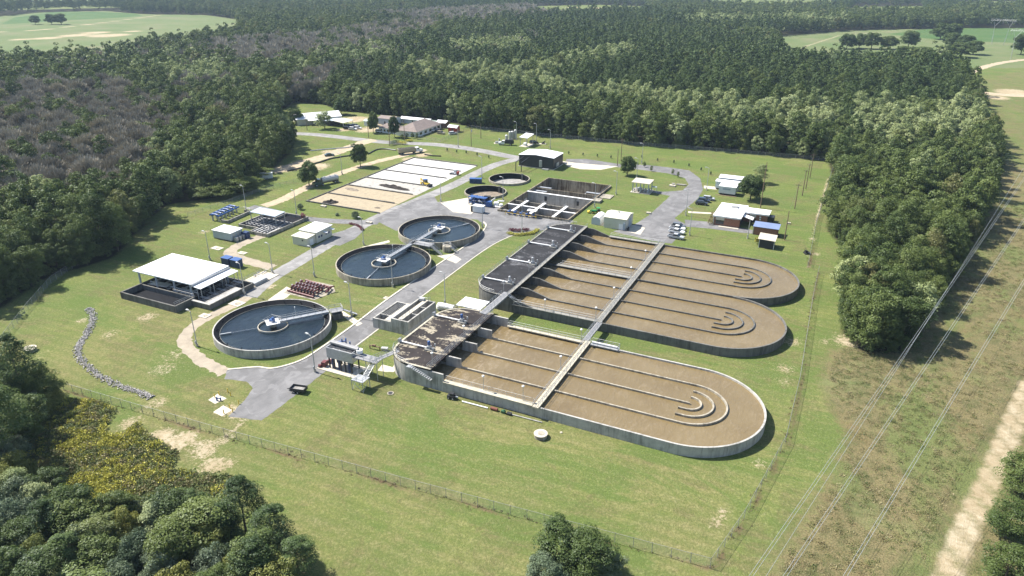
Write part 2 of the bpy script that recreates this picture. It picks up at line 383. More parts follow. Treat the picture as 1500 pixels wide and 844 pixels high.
lawn = t.mix(t.math('MULTIPLY', att('dry'), t.ramp(t.noise(P, .055, 6, .7, .6), [(.36, .10), (.64, .85)])), lawn, t.ramp(t.noise(P, .5, 6, .75), [(.35, (.17,.165,.06)), (.5, (.225,.195,.085)), (.65, (.285,.245,.12))]))
lawn = t.mix(t.ramp(t.noise(P, .075, 6, .72, 1.0), [(.50, 0.0), (.57, .75)]), lawn, t.ramp(n3, [(.35, (.110,.104,.042)), (.65, (.185,.160,.075))]))
gs = t.ramp(t.noise(t.coord((.45, 1.2, 1), True), .05, 7, .74, .8), [(.50, 0.0), (.58, .7)]); lawn = t.mix(gs, lawn, (.088,.145,.030))
n5 = t.noise(P, 1.9, 6, .8, .3); lawn = t.mix(t.ramp(n5, [(.42, .55), (.55, 0.0)]), lawn, (.085,.105,.036)); lawn = t.mix(t.ramp(n5, [(.52, 0.0), (.68, .5)]), lawn, (.31,.29,.15))
# mown strips run along the basins
wv = t.n('ShaderNodeTexWave'); wv.bands_direction = 'Y'; wv.inputs['Scale'].default_value = .12; wv.inputs['Distortion'].default_value = 2.5; wv.inputs['Detail'].default_value = 3; wv.inputs['Detail Scale'].default_value = .35
t.l(P, wv.inputs['Vector']); lawn = t.mix(t.math('MULTIPLY', wv.outputs['Fac'], .30), lawn, (.09,.13,.03))
rg = t.ramp(t.math('ADD', t.math('MULTIPLY', t.noise(P, .13, 7, .72, .4), .6), t.math('MULTIPLY', t.noise(P, .75, 7, .8, .5), .4)), [(.36, (.085,.10,.036)), (.45, (.15,.14,.065)), (.53, (.215,.175,.09)), (.60, (.19,.19,.075)), (.7, (.30,.25,.15))])
rg = t.mix(t.ramp(t.noise(P, .06, 6, .7, .8), [(.54, 0.0), (.66, .45)]), rg, (.20,.135,.065))
rg = t.mix(t.ramp(t.noise(t.coord((1.3, .5, 1), True), .045, 6, .7, .6), [(.50, 0.0), (.60, .75)]), rg, (.135,.175,.055))
rg = t.mix(t.ramp(n4, [(.36, .75), (.56, 0.0)]), rg, (.045,.05,.02))
rg = t.mix(t.ramp(t.noise(P, .05, 5, .7), [(.55, 0.0), (.68, .55)]), rg, (.15,.185,.07))
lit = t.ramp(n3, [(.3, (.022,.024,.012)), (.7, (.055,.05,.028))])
fld = t.ramp(n1, [(.35, (.105,.145,.055)), (.55, (.135,.16,.07)), (.7, (.165,.165,.09))])
crp = t.ramp(n1, [(.35, (.06,.115,.035)), (.65, (.085,.13,.045))])
drt = t.ramp(t.math('ADD', t.math('MULTIPLY', n2, .5), t.math('MULTIPLY', n3, .5)), [(.3, (.24,.18,.10)), (.5, (.36,.295,.19)), (.7, (.50,.44,.33))])
brk = t.math('ADD', t.math('MULTIPLY', n3, .55), t.math('MULTIPLY', n2, .45))
def mask(a, soft=.10, k=.9):
    e = t.math('ADD', a, t.math('MULTIPLY', t.math('SUBTRACT', brk, .5), k)); return t.ramp(e, [(.5-soft, 0.0), (.5+soft, 1.0)])
c = t.mix(mask(att('field')), lawn, fld); c = t.mix(mask(att('crop')), c, crp)
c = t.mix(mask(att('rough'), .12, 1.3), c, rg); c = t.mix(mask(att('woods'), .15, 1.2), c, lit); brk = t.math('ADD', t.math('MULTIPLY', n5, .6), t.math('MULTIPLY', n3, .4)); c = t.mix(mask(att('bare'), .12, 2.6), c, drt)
c = t.mix(mask(t.math('MULTIPLY', att('edge'), .60), .2, 1.4), c, t.ramp(n3, [(.3, (.10,.06,.04)), (.7, (.17,.115,.075))]))
c = t.mix(mask(att('ruts'), .26, 1.1), c, drt)
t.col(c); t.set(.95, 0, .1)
hgt = t.math('ADD', n4, t.math('MULTIPLY', n3, 1.2)); t.bump(hgt, .7, .3)
me.materials.append(t.m)

# ------------------------------------------------------------------ roads
def asphalt(name, c, patch=.5):
    t = NT(name); P = t.coord((1,1,1), True)
    f = t.noise(P, .16, 6, .6, .5); b = t.ramp(f, [(.3, tuple(x*.7 for x in c)), (.5, c), (.7, tuple(x*1.3 for x in c))])
    k = t.ramp(t.noise(P, .09, 3, .4, 1.2), [(.52, 0.0), (.545, patch)]); b = t.mix(k, b, tuple(x*.62 for x in c))
    v = t.n('ShaderNodeTexVoronoi', feature='DISTANCE_TO_EDGE'); v.inputs['Scale'].default_value = .11
    d = t.n('ShaderNodeMix', data_type='RGBA'); t.l(P, v.inputs['Vector'])
    cr = t.ramp(t.math('ADD', v.outputs['Distance'], t.math('MULTIPLY', t.noise(P, .6, 5, .7), .11)), [(.02, .5), (.04, 0.0)])
    b = t.mix(cr, b, tuple(x*.35 for x in c)); sk = t.ramp(t.noise(t.coord((1.6, .12, 1), True), .8, 5, .7, .3), [(.54, 0.0), (.68, .5)]); b = t.mix(sk, b, tuple(x*.55 for x in c)); lt = t.ramp(t.noise(P, .22, 4, .5, 1.5), [(.57, 0.0), (.60, .45)]); b = t.mix(lt, b, tuple(x*1.45 for x in c)); g = t.noise(P, 7, 3, .8); b = t.mix(t.math('MULTIPLY', g, .3), b, tuple(x*.6 for x in c))
    t.col(b); t.set(.9, 0, .25); t.bump(g, .2, .02); return t.m
def gravel(name, c):
    t = NT(name); P = t.coord((1,1,1), True); f = t.noise(P, .35, 7, .7, .4)
    b = t.ramp(f, [(.3, tuple(x*.68 for x in c)), (.5, c), (.7, tuple(min(1, x*1.2) for x in c))]); g = t.noise(P, 5, 4, .8)
    b = t.mix(t.math('MULTIPLY', g, .45), b, tuple(x*.55 for x in c)); t.col(b); t.set(.95, 0, .1); t.bump(g, .5, .05); return t.m
M['asphalt'] = asphalt('worn asphalt', (.175,.172,.172), .35)
M['asphalt_road'] = asphalt('pale worn asphalt', (.25,.243,.235), .3)
M['gravel'] = gravel('tan gravel', (.36,.31,.24)); M['sandtrack'] = gravel('sandy dirt', (.43,.355,.25))
M['kerb'] = plain('concrete kerb', (.52,.48,.40), .85, 0, .12, 1.2)
M['slab'] = concrete('pale concrete slab', (.53,.48,.39), .2, (.3,.27,.21), False)
rnd = random.Random(5)
def ragged(poly, amp, step=1.0):
    out = []; n = len(poly)
    for i in range(n):
        a, b = Vector(poly[i]), Vector(poly[(i+1) % n]); L = (b-a).length; k = max(1, int(L/step)); q = Vector((-(b-a).y, (b-a).x)).normalized() if L > 0 else Vector((0,0))
        for j in range(k):
            p = a+(b-a)*j/k + q*rnd.uniform(-amp, amp); out.append((p.x, p.y))
    return out
def sheet(name, poly, z, mat, amp=0.0, step=.9):
    if amp: poly = ragged(poly, amp, step)
    b = bmesh.new(); vs = [b.verts.new((p[0], p[1], z)) for p in poly]; f = b.faces.new(vs)
    if f.normal.z < 0 or f.calc_area() and (f.normal_update() or f.normal.z < 0): f.normal_flip()
    bmesh.ops.triangulate(b, faces=b.faces[:]); me = bpy.data.meshes.new(name); b.to_mesh(me); b.free(); me.materials.append(mat)
    o = bpy.data.objects.new(name, me); COL.objects.link(o); return setp(o, kind='structure')
def ribbon_poly(L, wd):
    P = smooth_path(L, 8); l, r = [], []
    for i in range(len(P)):
        a = Vector(P[max(0, i-1)]); b = Vector(P[min(len(P)-1, i+1)]); d = (b-a).normalized(); q = Vector((-d.y, d.x)); p = Vector(P[i])
        k = wd if isinstance(wd, (int, float)) else wd[0]+(wd[1]-wd[0])*i/(len(P)-1)
        l.append(tuple(p+q*k/2)); r.append(tuple(p-q*k/2))
    return l + r[::-1]
# inner service road between clarifiers and basins, opening into the yard
service = [(-107.7, 87.4), (-100.4, 89.4), (-100.6, 100), (-101.2, 111), (-102.4, 135), (-103.2, 165), (-103.9, 192), (-103.2, 205), (-101.0, 214), (-97.3, 220),
           (-90.6, 224.5), (-88.2, 228), (-88.0, 236.6), (-97.7, 236.4), (-115.7, 237.8), (-134.7, 244), (-145.0, 235), (-147.5, 222), (-143.5, 209), (-136, 216), (-128, 220.8), (-120.9, 222.4),
           (-114.6, 217.6), (-112.4, 210), (-111.6, 202), (-111.3, 186), (-110.9, 153), (-109.7, 133), (-109.2, 119), (-109.6, 112), (-113.2, 106.4), (-117.0, 105.3), (-122.5, 101.8), (-119.8, 98.2),
           (-114.5, 99.6), (-111.0, 98.0), (-109.2, 93.8)]
sheet('service_road', service, .012, M['asphalt'], .10, .8)
sheet('outer_road', ribbon_poly([(-147.5, 134), (-151.2, 146), (-152.6, 160), (-154.5, 180), (-155.4, 200), (-155.3, 215), (-153.5, 235), (-151.8, 258), (-151.8, 285), (-149.8, 302), (-143.8, 315), (-137.8, 320)], 5.6), .018, M['asphalt_road'], .14, .8)
sheet('yard_link', [(-156, 206), (-141, 199), (-136, 213), (-143, 232), (-150.0, 240), (-154, 236)], .024, M['asphalt'])
sheet('county_road', ribbon_poly(ats([(300,190,0),(440,196),(480,199),(540,206),(575,209),(640,212),(700,220),(745,229),(765,232)]) , 7.0), .006, M['asphalt_road'])
lot = ats([(898,339),(955,353),(984,357),(1006,331),(1002,327),(988,320),(1022,291),(1030,278),(1026,262),(1010,250),(985,246),(950,242),(905,240),(858,233),(830,233)]) + ats([(828,238),(858,240),(905,245),(940,249),(978,254),(1003,261),(1009,270),(1000,279),(972,281),(955,279),(953,282),(982,287),(950,316),(925,332)])
sheet('parking_road', lot, .012, M['asphalt'], .12, .8)
sheet('drive', ats([(1003,322),(1050,326),(1078,332),(1106,338),(1108,343),(1085,341),(1040,335),(1004,332)]), .020, M['asphalt'])
sheet('shed_drive', ats([(485,343),(520,333),(533,338),(520,350),(498,360),(480,358),(492,349)]), .030, M['asphalt'])
sheet('west_road', ribbon_poly(ats([(366,303),(395,309),(420,317),(460,322),(510,325),(555,326)]), 4.8), .030, M['asphalt'])
sheet('gravel_loop', ribbon_poly(ats([(400,392),(368,384),(342,375),(338,368),(352,358),(372,350),(388,344)]), 4.2), .008, M['gravel'], .35)
sheet('gravel_path', ribbon_poly([(-121.5, 100.2)] + ats([(318,540),(296,528),(277,512),(271,495),(283,478),(310,462),(345,446),(368,430)]), 3.4), .008, M['gravel'], .35)
sheet('dirt_track', ribbon_poly(ats([(385,302),(410,294),(455,272),(500,253),(555,236),(590,228),(622,219)]), 5.0), .010, M['sandtrack'], .45)
sheet('dirt_lane', ribbon_poly(ats([(395,252),(430,243),(470,231),(510,217),(535,208),(548,205)]), (9.0, 7.0)), .010, M['sandtrack'], .6)
sheet('far_track', ribbon_poly(ats([(1412,122),(1414,112),(1425,104),(1450,96),(1480,90),(1520,86)]), 8.0), .012, M['sandtrack'], .8, 3)
sheet('far_crossing', ribbon_poly(ats([(1440,136),(1470,139),(1520,141)]), 13.0), .016, M['sandtrack'], .8, 3)
sheet('yard_slab', ats([(645,297),(690,289),(712,290),(705,302),(690,314),(664,311)]), .036, M['slab'])
sheet('truck_apron', ats([(822,236),(845,239),(905,244),(880,249),(850,248),(832,244)]), .030, M['slab'])
sheet('barn_pad', ats([(866,327),(880,318),(945,334),(938,344)]), .030, M['slab'])
sheet('trailer_walk', ats([(1031,272),(1050,274),(1050,278),(1031,276)]), .030, M['slab'])
sheet('house_walk', ats([(1008,309.6),(1048,312),(1047,314),(1008,312)]), .030, M['slab'])
sheet('clarifier_walk', ats([(491,456),(498,453),(531,474),(523,478)]), .030, M['slab'])
sheet('meter_pad', ats([(305,586),(319,577),(332,584),(315,592)]), .030, M['slab'])
sheet('valve_pad', ats([(312,604),(327,594),(340,601),(325,610)]), .030, M['slab'])
sheet('tank_walk', ats([(530,362),(570,352),(571,355),(533,365)]), .030, M['slab'])
sheet('pipe_pad', ats([(392,440),(420,420),(432,426),(420,436),(408,442)]), .030, M['slab'])
sheet('stair_walk', ats([(640,375),(668,386),(676,380),(662,372)]), .030, M['slab'])
kb = MB(); kp = [(-122.3, 101.6), (-117.0, 105.4), (-113.1, 106.7), (-109.9, 112), (-109.4, 119), (-109.8, 133), (-111.0, 153), (-111.4, 186), (-111.7, 202), (-112.6, 210), (-114.8, 217.8), (-117.5, 221)]
kb.strip(smooth_path(kp, 6), .5, -.05, .14); o = kb.build('kerb', M['kerb']); setp(o, kind='structure')
kb = MB(); kb.strip(smooth_path([(-101.9, 111), (-102.6, 135), (-103.4, 165), (-104.0, 192), (-103.4, 204), (-101.2, 213.5), (-97.6, 219)], 6), .3, -.05, .05); o = kb.build('road_edging', M['kerb']); setp(o, kind='structure')

# ------------------------------------------------------------------ the air
t = NT('haze'); t.t.nodes.remove(t.b); pv = t.n('ShaderNodeVolumePrincipled'); pv.inputs['Color'].default_value = (.60,.78,1.0,1); pv.inputs['Density'].default_value = HAZE; pv.inputs['Anisotropy'].default_value = .1
t.l(pv.outputs[0], t.out.inputs['Volume'])
o = MB().box(-5400, -320, -9, 4400, 5400, 97).build('haze', t.m); setp(o, kind='stuff')
# ------------------------------------------------------------------ water surfaces
def ditch_water(name):
    t = NT(name); P = t.coord((1,1,1), True)
    f = t.noise(P, .08, 5, .6, .5); g = t.math('ADD', t.math('MULTIPLY', t.noise(t.coord((1.2, .5, 1), True), .55, 6, .70, .9), .6), t.math('MULTIPLY', t.noise(t.coord((1, .7, 1), True), 1.7, 5, .75, .4), .4))
    b = t.ramp(f, [(.3, (.150,.108,.050)), (.55, (.178,.132,.063)), (.75, (.205,.156,.080))])
    sx = t.n('ShaderNodeSeparateXYZ'); t.l(P, sx.inputs[0]); near_ = t.n('ShaderNodeMapRange'); t.l(sx.outputs[0], near_.inputs[0]); near_.inputs[1].default_value = -74; near_.inputs[2].default_value = -54; near_.inputs[3].default_value = .95; near_.inputs[4].default_value = .28
    foam = t.math('MULTIPLY', t.ramp(g, [(.50, 0.0), (.64, 1.0)]), near_.outputs[0])      # churned, frothy flow just past the aerators
    t.col(t.mix(foam, b, (.30,.24,.16))); t.set(.16, 0, .5)
    t.bump(g, .75, .30); return t.m
M['ditch_water'] = ditch_water('brown mixed liquor')
def clear_water(name):
    t = NT(name); P = t.coord((1,1,1), True); g = t.noise(t.coord((1, .6, 1), True), .7, 5, .7, .4)
    t.col(t.ramp(t.noise(P, .16, 5, .65, .5), [(.32, (.004,.009,.014)), (.55, (.008,.016,.022)), (.7, (.020,.030,.030))])); t.set(.14, 0, .45); t.bump(g, 1.0, .22); return t.m
M['clear_water'] = clear_water('dark clear water')
def roof_stain(name, base, patch, lo, hi, sc):
    t = NT(name); P = t.coord((1,1,1), True)
    f = t.math('ADD', t.math('MULTIPLY', t.noise(t.coord((.45,1,1), True), sc, 6, .6, .8), .7), t.math('MULTIPLY', t.noise(P, 1.6, 5, .7), .3))
    m = t.noise(P, .25, 5, .6); b = t.ramp(m, [(.35, tuple(x*.7 for x in base)), (.65, tuple(x*1.35 for x in base))])
    t.col(t.mix(t.ramp(f, [(lo, 0.0), (hi, 1.0)]), b, patch)); t.set(.85, 0, .25); t.bump(t.noise(P, 5, 3), .2, .02); return t.m
M['roof_brown'] = roof_stain('dark stained deck with bare patches', (.026,.021,.020), (.31,.27,.20), .53, .565, .30)
M['roof_black'] = roof_stain('black deck with grey bloom', (.020,.020,.022), (.16,.16,.17), .54, .66, .24)

# ------------------------------------------------------------------ oxidation basins
def racetrack(xl, xc, y0, y1, r):
    Rr = (y1-y0)/2; ym = (y0+y1)/2
    return [(xl+r, y0), (xc, y0)] + arc(xc, ym, Rr, -90, 90, 40)[1:] + [(xl+r, y1)] + arc(xl+r, y1-r, r, 90, 180, 10)[1:] + [(xl, y0+r)] + arc(xl+r, y0+r, r, 180, 270, 10)[1:-1]
def deck_poly(xl, xr, y0, y1, r):
    return [(xr, y0), (xr, y1), (xl+r, y1)] + arc(xl+r, y1-r, r, 90, 180, 10)[1:] + [(xl, y0+r)] + arc(xl+r, y0+r, r, 180, 270, 10)[1:]
def shell(xl, xr, y0, y1, r):
    """the open path round the covered end, from the near corner of the deck to the far corner"""
    return [(xr, y0), (xl+r, y0)] + arc(xl+r, y0+r, r, 270, 180, 10)[1:] + [(xl, y1-r)] + arc(xl+r, y1-r, r, 180, 90, 10)[1:] + [(xr, y1)]
WT, WL = 2.4, 1.95
# --- the basin in front
XL, XD, XC, Y0, Y1, XW = -88.6, -75.2, -21.4, 115.2, 146.2, -49.6
YM = (Y0+Y1)/2; LW = (Y1-Y0)/4; ZD = 4.75
b1 = thing('oxidation_basin', 'pale concrete oxidation basin nearest the open lawn, half of its deck blotched beige', 'basin', (XL, Y0))
def local(mb): mb.v = [(p[0]-OX, p[1]-OY, p[2]) for p in mb.v]; return mb
OX, OY = XL, Y0
mb = MB(); mb.strip([(XD, Y0+.2), (XC, Y0+.2)] + [(p[0], p[1]) for p in arc(XC, YM, (Y1-Y0)/2-.2, -90, 90, 40)[1:]] + [(XD, Y1-.2)], .4, -.3, WT)
local(mb).build('outer_wall', M['conc_light'], b1)
mb = MB(); sp = shell(XL, XD, Y0, Y1, LW); mb.strip([sp[0]] + sp[1:-1] + [sp[-1]], .4, -.3, ZD-.36, off=-.2); local(mb).build('end_wall', M['conc_light'], b1)
mb = MB(); mb.prism(racetrack(XL+.3, XC, Y0+.3, Y1-.3, LW), -.2, WL); local(mb).build('water', M['ditch_water'], b1)
d_in, d_mid, d_out = Y0+LW, YM, Y1-LW
mb = MB(); mb.strip([(XL+LW, d_in), (XC, d_in)] + arc(XC, YM, LW, -90, 90, 28)[1:] + [(XL+LW, d_out)], .36, 0, WT); local(mb).build('channel_wall', M['conc_tan'], b1)
mb = MB(); mb.strip([(XL+.5, d_mid), (XC+.2, d_mid)], .36, 0, WT); local(mb).build('channel_wall', M['conc_tan'], b1)
for rr in (2.5, 5.0):
    mb = MB(); mb.strip([(XC-1.7, YM-rr)] + arc(XC, YM, rr, -90, 92, 20), .34, 0, WT); local(mb).build('guide_vane', M['conc_tan'], b1)
mb = MB(); mb.prism(deck_poly(XL, XD, Y0, Y1, LW), ZD-.35, ZD); local(mb).build('roof_deck', M['roof_brown'], b1)
mb = MB(); mb.strip(sp, .5, ZD+.003, ZD+.09, off=-.26); local(mb).build('deck_edge', M['coping'], b1)
for y, nm in ((d_in, ''), (d_mid, ''), (d_out, '')):
    mb = MB(); mb.box(XD-.5, y-.21, 1.0, XD+3.4, y+.21, ZD-.38); local(mb).build('pier_wall', M['conc_light'], b1)
mb = MB(); mb.box(XD+.0, Y0-.005, WT+.002, XD+3.2, Y0+.4, ZD-.38); local(mb).build('wing_wall', M['conc_light'], b1)
mb = MB(); mb.box(XD+.0, Y1-.4, WT+.002, XD+4.2, Y1+.005, ZD-.38); local(mb).build('wing_wall', M['conc_light'], b1)
mb = MB(); mb.box(XD+3.21, Y0-.25, WT+.003, XW-.9, Y0+1.1, WT+.22); local(mb).build('coping_walk', M['coping'], b1)
mb = MB(); mb.box(XD+4.21, Y1-1.1, WT+.003, XW-.9, Y1+.25, WT+.22); local(mb).build('coping_walk', M['coping'], b1)
mb = MB(); mb.box(XW-.7, Y0-.6, WT+.02, XW+.7, Y1+.4, WT+.3); local(mb).build('crosswalk', M['coping'], b1)
mb = MB()
for sx in (-.64, .64): mb.rail([(XW+sx, Y0-.5, WT+.3), (XW+sx, Y1+.3, WT+.3)], 1.07, 2.2, .045)
local(mb).build('walk_railing', M['alu'], b1)
mb = MB(); mb.rail([(XD-.15, Y0+.2, ZD), (XD-.15, Y1-.2, ZD)], 1.07, 2.2, .045); mb.rail([(XD-.95, Y0+.2, ZD), (XD-.95, Y1-.2, ZD)], 1.07, 2.2, .045)
mb.rail([(p[0]+(.25 if abs(p[0]-XL) < .1 else 0), p[1], ZD+.09) for p in sp[1:-1]], 1.07, 2.5, .045); local(mb).build('deck_railing', M['alu'], b1)
mb = MB(); mb.rail([(XD+3.4, Y0+1.0, WT+.22), (XW-1.0, Y0+1.0, WT+.22)], 1.07, 2.2, .04); local(mb).build('coping_railing', M['alu'], b1)
mb = MB(); mb.rail([(XD+4.4, Y1-1.0, WT+.22), (XW-1.0, Y1-1.0, WT+.22)], 1.07, 2.2, .04); mb.rail([(XD+4.4, Y1+.15, WT+.22), (XW-1.0, Y1+.15, WT+.22)], 1.07, 2.2, .04); local(mb).build('coping_railing', M['alu'], b1)
mb = MB(); mb.stair((XD+.6, Y0-.65, WT+.2), (XD-4.6, Y0-.65, ZD), .8); mb.rail([(XD+.6, Y0-1.05, WT+.2), (XD-4.6, Y0-1.05, ZD)], 1.0, 1.4, .04)
mb.box(XD-5.6, Y0-1.1, ZD-.1, XD-4.55, Y0-.02, ZD+.02); local(mb).build('stair', M['galv'], b1)
# --- the twin basin behind it
XL2, XC2, YA, YB, YC, XD2, XW2 = -88.8, -22.4, 157.6, 189.1, 220.6, -76.9, -50.9
LW2 = (YB-YA)/4; WT2, WL2, ZD2 = 2.35, 1.85, 4.55
b2 = thing('oxidation_basin', 'dark walled twin oxidation basin with a long black deck and two rounded ends', 'basin', (XL2, YA))
OX, OY = XL2, YA
mb = MB()
for ya, yb in ((YA, YB), (YB, YC)):
    ym = (ya+yb)/2; Rr = (yb-ya)/2
    path = ([(XD2, ya+.2), (XC2, ya+.2)] if ya == YA else [(XC2, ya+.2)]) + arc(XC2, ym, Rr-.2, -90, 90, 40)[1:] + ([(XD2, yb-.2)] if yb == YC else [])
    mb.strip(path, .4, -.3, WT2)
local(mb).build('outer_wall', M['conc_dark'], b2)
mb = MB(); mb.box(XL2+.5, YB-.2, 0, XC2-.01, YB+.2, WT2-.004); local(mb).build('party_wall', M['conc_dark'], b2)
sp = shell(XL2, XD2, YA, YC, LW2)
mb = MB(); mb.strip(sp, .4, -.3, ZD2-.36, off=-.2); local(mb).build('end_wall', M['conc_dark'], b2)
for ya, yb in ((YA, YB), (YB, YC)):
    ym = (ya+yb)/2
    mb = MB(); mb.prism([(XL2+LW2*.9, ya+.3), (XC2, ya+.3)] + arc(XC2, ym, (yb-ya)/2-.3, -90, 90, 40)[1:] + [(XL2+LW2*.9, yb-.3), (XL2+.6, yb-LW2), (XL2+.6, ya+LW2)], -.2, WL2); local(mb).build('water', M['ditch_water'], b2)
    a, c = ya+LW2, yb-LW2
    mb = MB(); mb.strip([(XL2+LW2, a), (XC2, a)] + arc(XC2, ym, LW2, -90, 90, 28)[1:] + [(XL2+LW2, c)], .3, 0, WT2-.1); local(mb).build('channel_wall', M['conc_dark'], b2)
    mb = MB(); mb.strip([(XL2+.5, ym), (XC2-.3, ym)], .3, 0, WT2-.1); local(mb).build('channel_wall', M['conc_dark'], b2)
    for rr in (2.5, 5.0):
        mb = MB(); mb.strip([(XC2-1.8, ym-rr)] + arc(XC2, ym, rr, -90, 92, 20), .3, 0, WT2-.1); local(mb).build('guide_vane', M['conc_dark'], b2)
for y in [YA+LW2*k for k in (1, 2, 3, 5, 6, 7)]:
    mb = MB(); mb.strip([(XD2-.4, y), (XD2+2.6, y), (XD2+9.5, y)], .42, 1.0, [ZD2-.4, ZD2-.45, WT2-.12]); local(mb).build('pier_wall', M['conc_dark'], b2)
for y in (YA+.2, YC-.2):
    mb = MB(); mb.strip([(XD2+.01, y), (XD2+2.2, y), (XD2+8.0, y)], .42, WT2-.3, [ZD2-.4, ZD2-.45, WT2+.02]); local(mb).build('wing_wall', M['conc_dark'], b2)
mb = MB(); mb.prism(deck_poly(XL2, XD2, YA, YC, LW2), ZD2-.35, ZD2); local(mb).build('roof_deck', M['roof_black'], b2)
mb = MB(); mb.strip(sp, .4, ZD2+.003, ZD2+.09, off=-.21); local(mb).build('deck_edge', M['coping_dark'], b2)
mb = MB(); mb.box(XD2-.9, YA+.42, ZD2+.004, XD2+.05, YC-.42, ZD2+.1); local(mb).build('deck_walk', M['coping_dark'], b2)
mb = MB(); mb.box(XD2+1.5, YA-.25, WT2+.02, XW2-.9, YA+1.2, WT2+.2); local(mb).build('coping_walk', M['coping_dark'], b2)
mb = MB(); mb.box(XD2+1.5, YB-.9, WT2+.02, XW2-.9, YB+.9, WT2+.2); local(mb).build('coping_walk', M['coping_dark'], b2)
mb = MB(); mb.box(XD2+8.1, YC-1.3, WT2+.03, XW2-.9, YC+.2, WT2+.2); local(mb).build('coping_walk', M['coping_dark'], b2)
mb = MB(); mb.box(XW2-.8, YA-.4, WT2+.02, XW2+.8, YC+.6, WT2+.3); local(mb).build('crosswalk', M['coping_dark'], b2)
mb = MB()
for sx in (-.74, .74): mb.rail([(XW2+sx, YA-.3, WT2+.3), (XW2+sx, YC+.5, WT2+.3)], 1.07, 2.2, .045)
local(mb).build('walk_railing', M['alu'], b2)
mb = MB(); mb.rail([(XD2-.05, YA+.3, ZD2+.1), (XD2-.05, YC-.3, ZD2+.1)], 1.07, 2.2, .045)
mb.rail([(p[0]+(.2 if abs(p[0]-XL2) < .1 else 0), p[1], ZD2+.09) for p in sp[1:-1]], 1.07, 2.5, .045); local(mb).build('deck_railing', M['alu'], b2)
for y, x0 in ((YA-.15, XD2+2), (YA+1.1, XD2+2), (YB-.8, XD2+3), (YB+.8, XD2+3), (YC-1.2, XD2+8.5), (YC+.1, XD2+8.5)):
    mb = MB(); mb.rail([(x0, y, WT2+.2), (XW2-1, y, WT2+.2)], 1.07, 2.2, .04); local(mb).build('coping_railing', M['alu'], b2)
mb = MB(); mb.stair((XD2+4.2, YA+.45, WT2+.2), (XD2+.2, YA+.45, ZD2+.1), .8); mb.rail([(XD2+4.2, YA+.05, WT2+.2), (XD2+.2, YA+.05, ZD2+.1)], 1.0, 1.4, .04); local(mb).build('stair', M['galv'], b2)
# --- aerator drives on the decks
def aerator(x, y, z, xe, lab):
    a = thing('aerator_drive', lab, 'motor', (x, y, z), 0, 'aerator drives on the basin decks')
    L = x-xe
    MB().cyl((-L, 0, .45), (-.4, 0, .45), .17, n=10).build('supply_pipe', M['white_metal'], a)
    MB().box(-L-.25, -.4, 0, -L+.25, .4, 1.1).build('pipe_stand', M['galv'], a)
    MB().box(-1.0, -.75, 0, 1.1, .75, .28).build('base_plate', M['coping_dark'], a)
    MB().box(-.45, -.45, .281, .45, .45, 1.0).cyl((0,0,1.0), (0,0,1.35), .38, .3).build('gearbox', M['galv'], a)
    MB().cyl((0,0,1.36), (0,0,2.15), .33, n=12).dome((0,0,2.15), .35, .2).build('motor', M['blue'] if x > -81 and y < 150 else M['galv'], a)
    MB().cyl((1.3,.5,.0), (1.3,.5,1.5), .05, n=5).box(1.15,.35,1.0,1.45,.62,1.6).box(.95, -.5, .0, 1.4, -.1, .9).build('control_box', M['alu'], a)
    return a
aerator(-80.2, d_in, ZD, XL+.3, 'blue aerator drive and white pipe on the beige blotched deck, near the outside stair')
aerator(-80.2, d_out, ZD, XL+.3, 'blue aerator drive and white pipe on the beige blotched deck, end by the white canopy')
for k, lab in ((1, 'grey aerator drive on the black deck, first from the footbridge'), (3, 'grey aerator drive on the black deck, second from the footbridge'), (5, 'grey aerator drive on the black deck, third from the footbridge'), (7, 'grey aerator drive on the black deck, farthest from the footbridge')):
    aerator(-80.0, YA+LW2*k, ZD2, XL2+.3, lab)
# --- footbridges between the two basins
fb = thing('footbridge', 'grey footbridge joining the blotched deck to the black deck', 'footbridge', (-77.7, Y1, 0))
MB().box(-1.0, -1.4, ZD+.02, 1.0, YA-Y1+1.6, ZD+.16).build('walkway', M['grating'], fb)
MB().rail([(-.95, -1.3, ZD+.16), (-.95, YA-Y1+.2, ZD+.16)], 1.07, 1.8, .05).rail([(.95, -.2, ZD+.16), (.95, YA-Y1+1.4, ZD+.16)], 1.07, 1.8, .05).build('railing', M['alu'], fb)
MB().box(-.95, -.0, ZD-.3, -.8, YA-Y1, ZD+.015).box(.8, 0, ZD-.3, .95, YA-Y1, ZD+.015).build('beam', M['galv'], fb)
fb = thing('footbridge', 'grey footbridge joining the crosswalks of the two basins over the grass gap', 'footbridge', (-50.4, Y1, 0))
MB().box(-.8, .42, WT+.02, .7, YA-Y1-.42, WT+.2).build('walkway', M['grating'], fb)
MB().rail([(-.78, .42, WT+.2), (-.78, YA-Y1-.42, WT+.2)], 1.07, 1.8, .05).rail([(.68, .42, WT+.2), (.68, YA-Y1-.42, WT+.2)], 1.07, 1.8, .05).build('railing', M['alu'], fb)
MB().box(-.75, .42, WT-.25, -.6, YA-Y1-.42, WT+.015).box(.5, .42, WT-.25, .65, YA-Y1-.42, WT+.015).build('beam', M['galv'], fb)
# a railed trough beside the crosswalk
tr = thing('inspection_platform', 'railed steel platform on the far wall of the pale basin by the footbridge', 'platform', (XW+.9, Y1-.9, WT))
MB().box(.1, 0, .0, 7.0, 1.7, .12).build('deck', M['galv'], tr)
MB().rail([(.1, .05, .12), (6.95, .05, .12), (6.95, 1.65, .12), (.1, 1.65, .12)], 1.07, 1.7, .045).build('railing', M['alu'], tr)
MB().cyl((.2, .9, .5), (6.6, .9, .5), .24, n=10).build('pipe', M['white_metal'], tr)

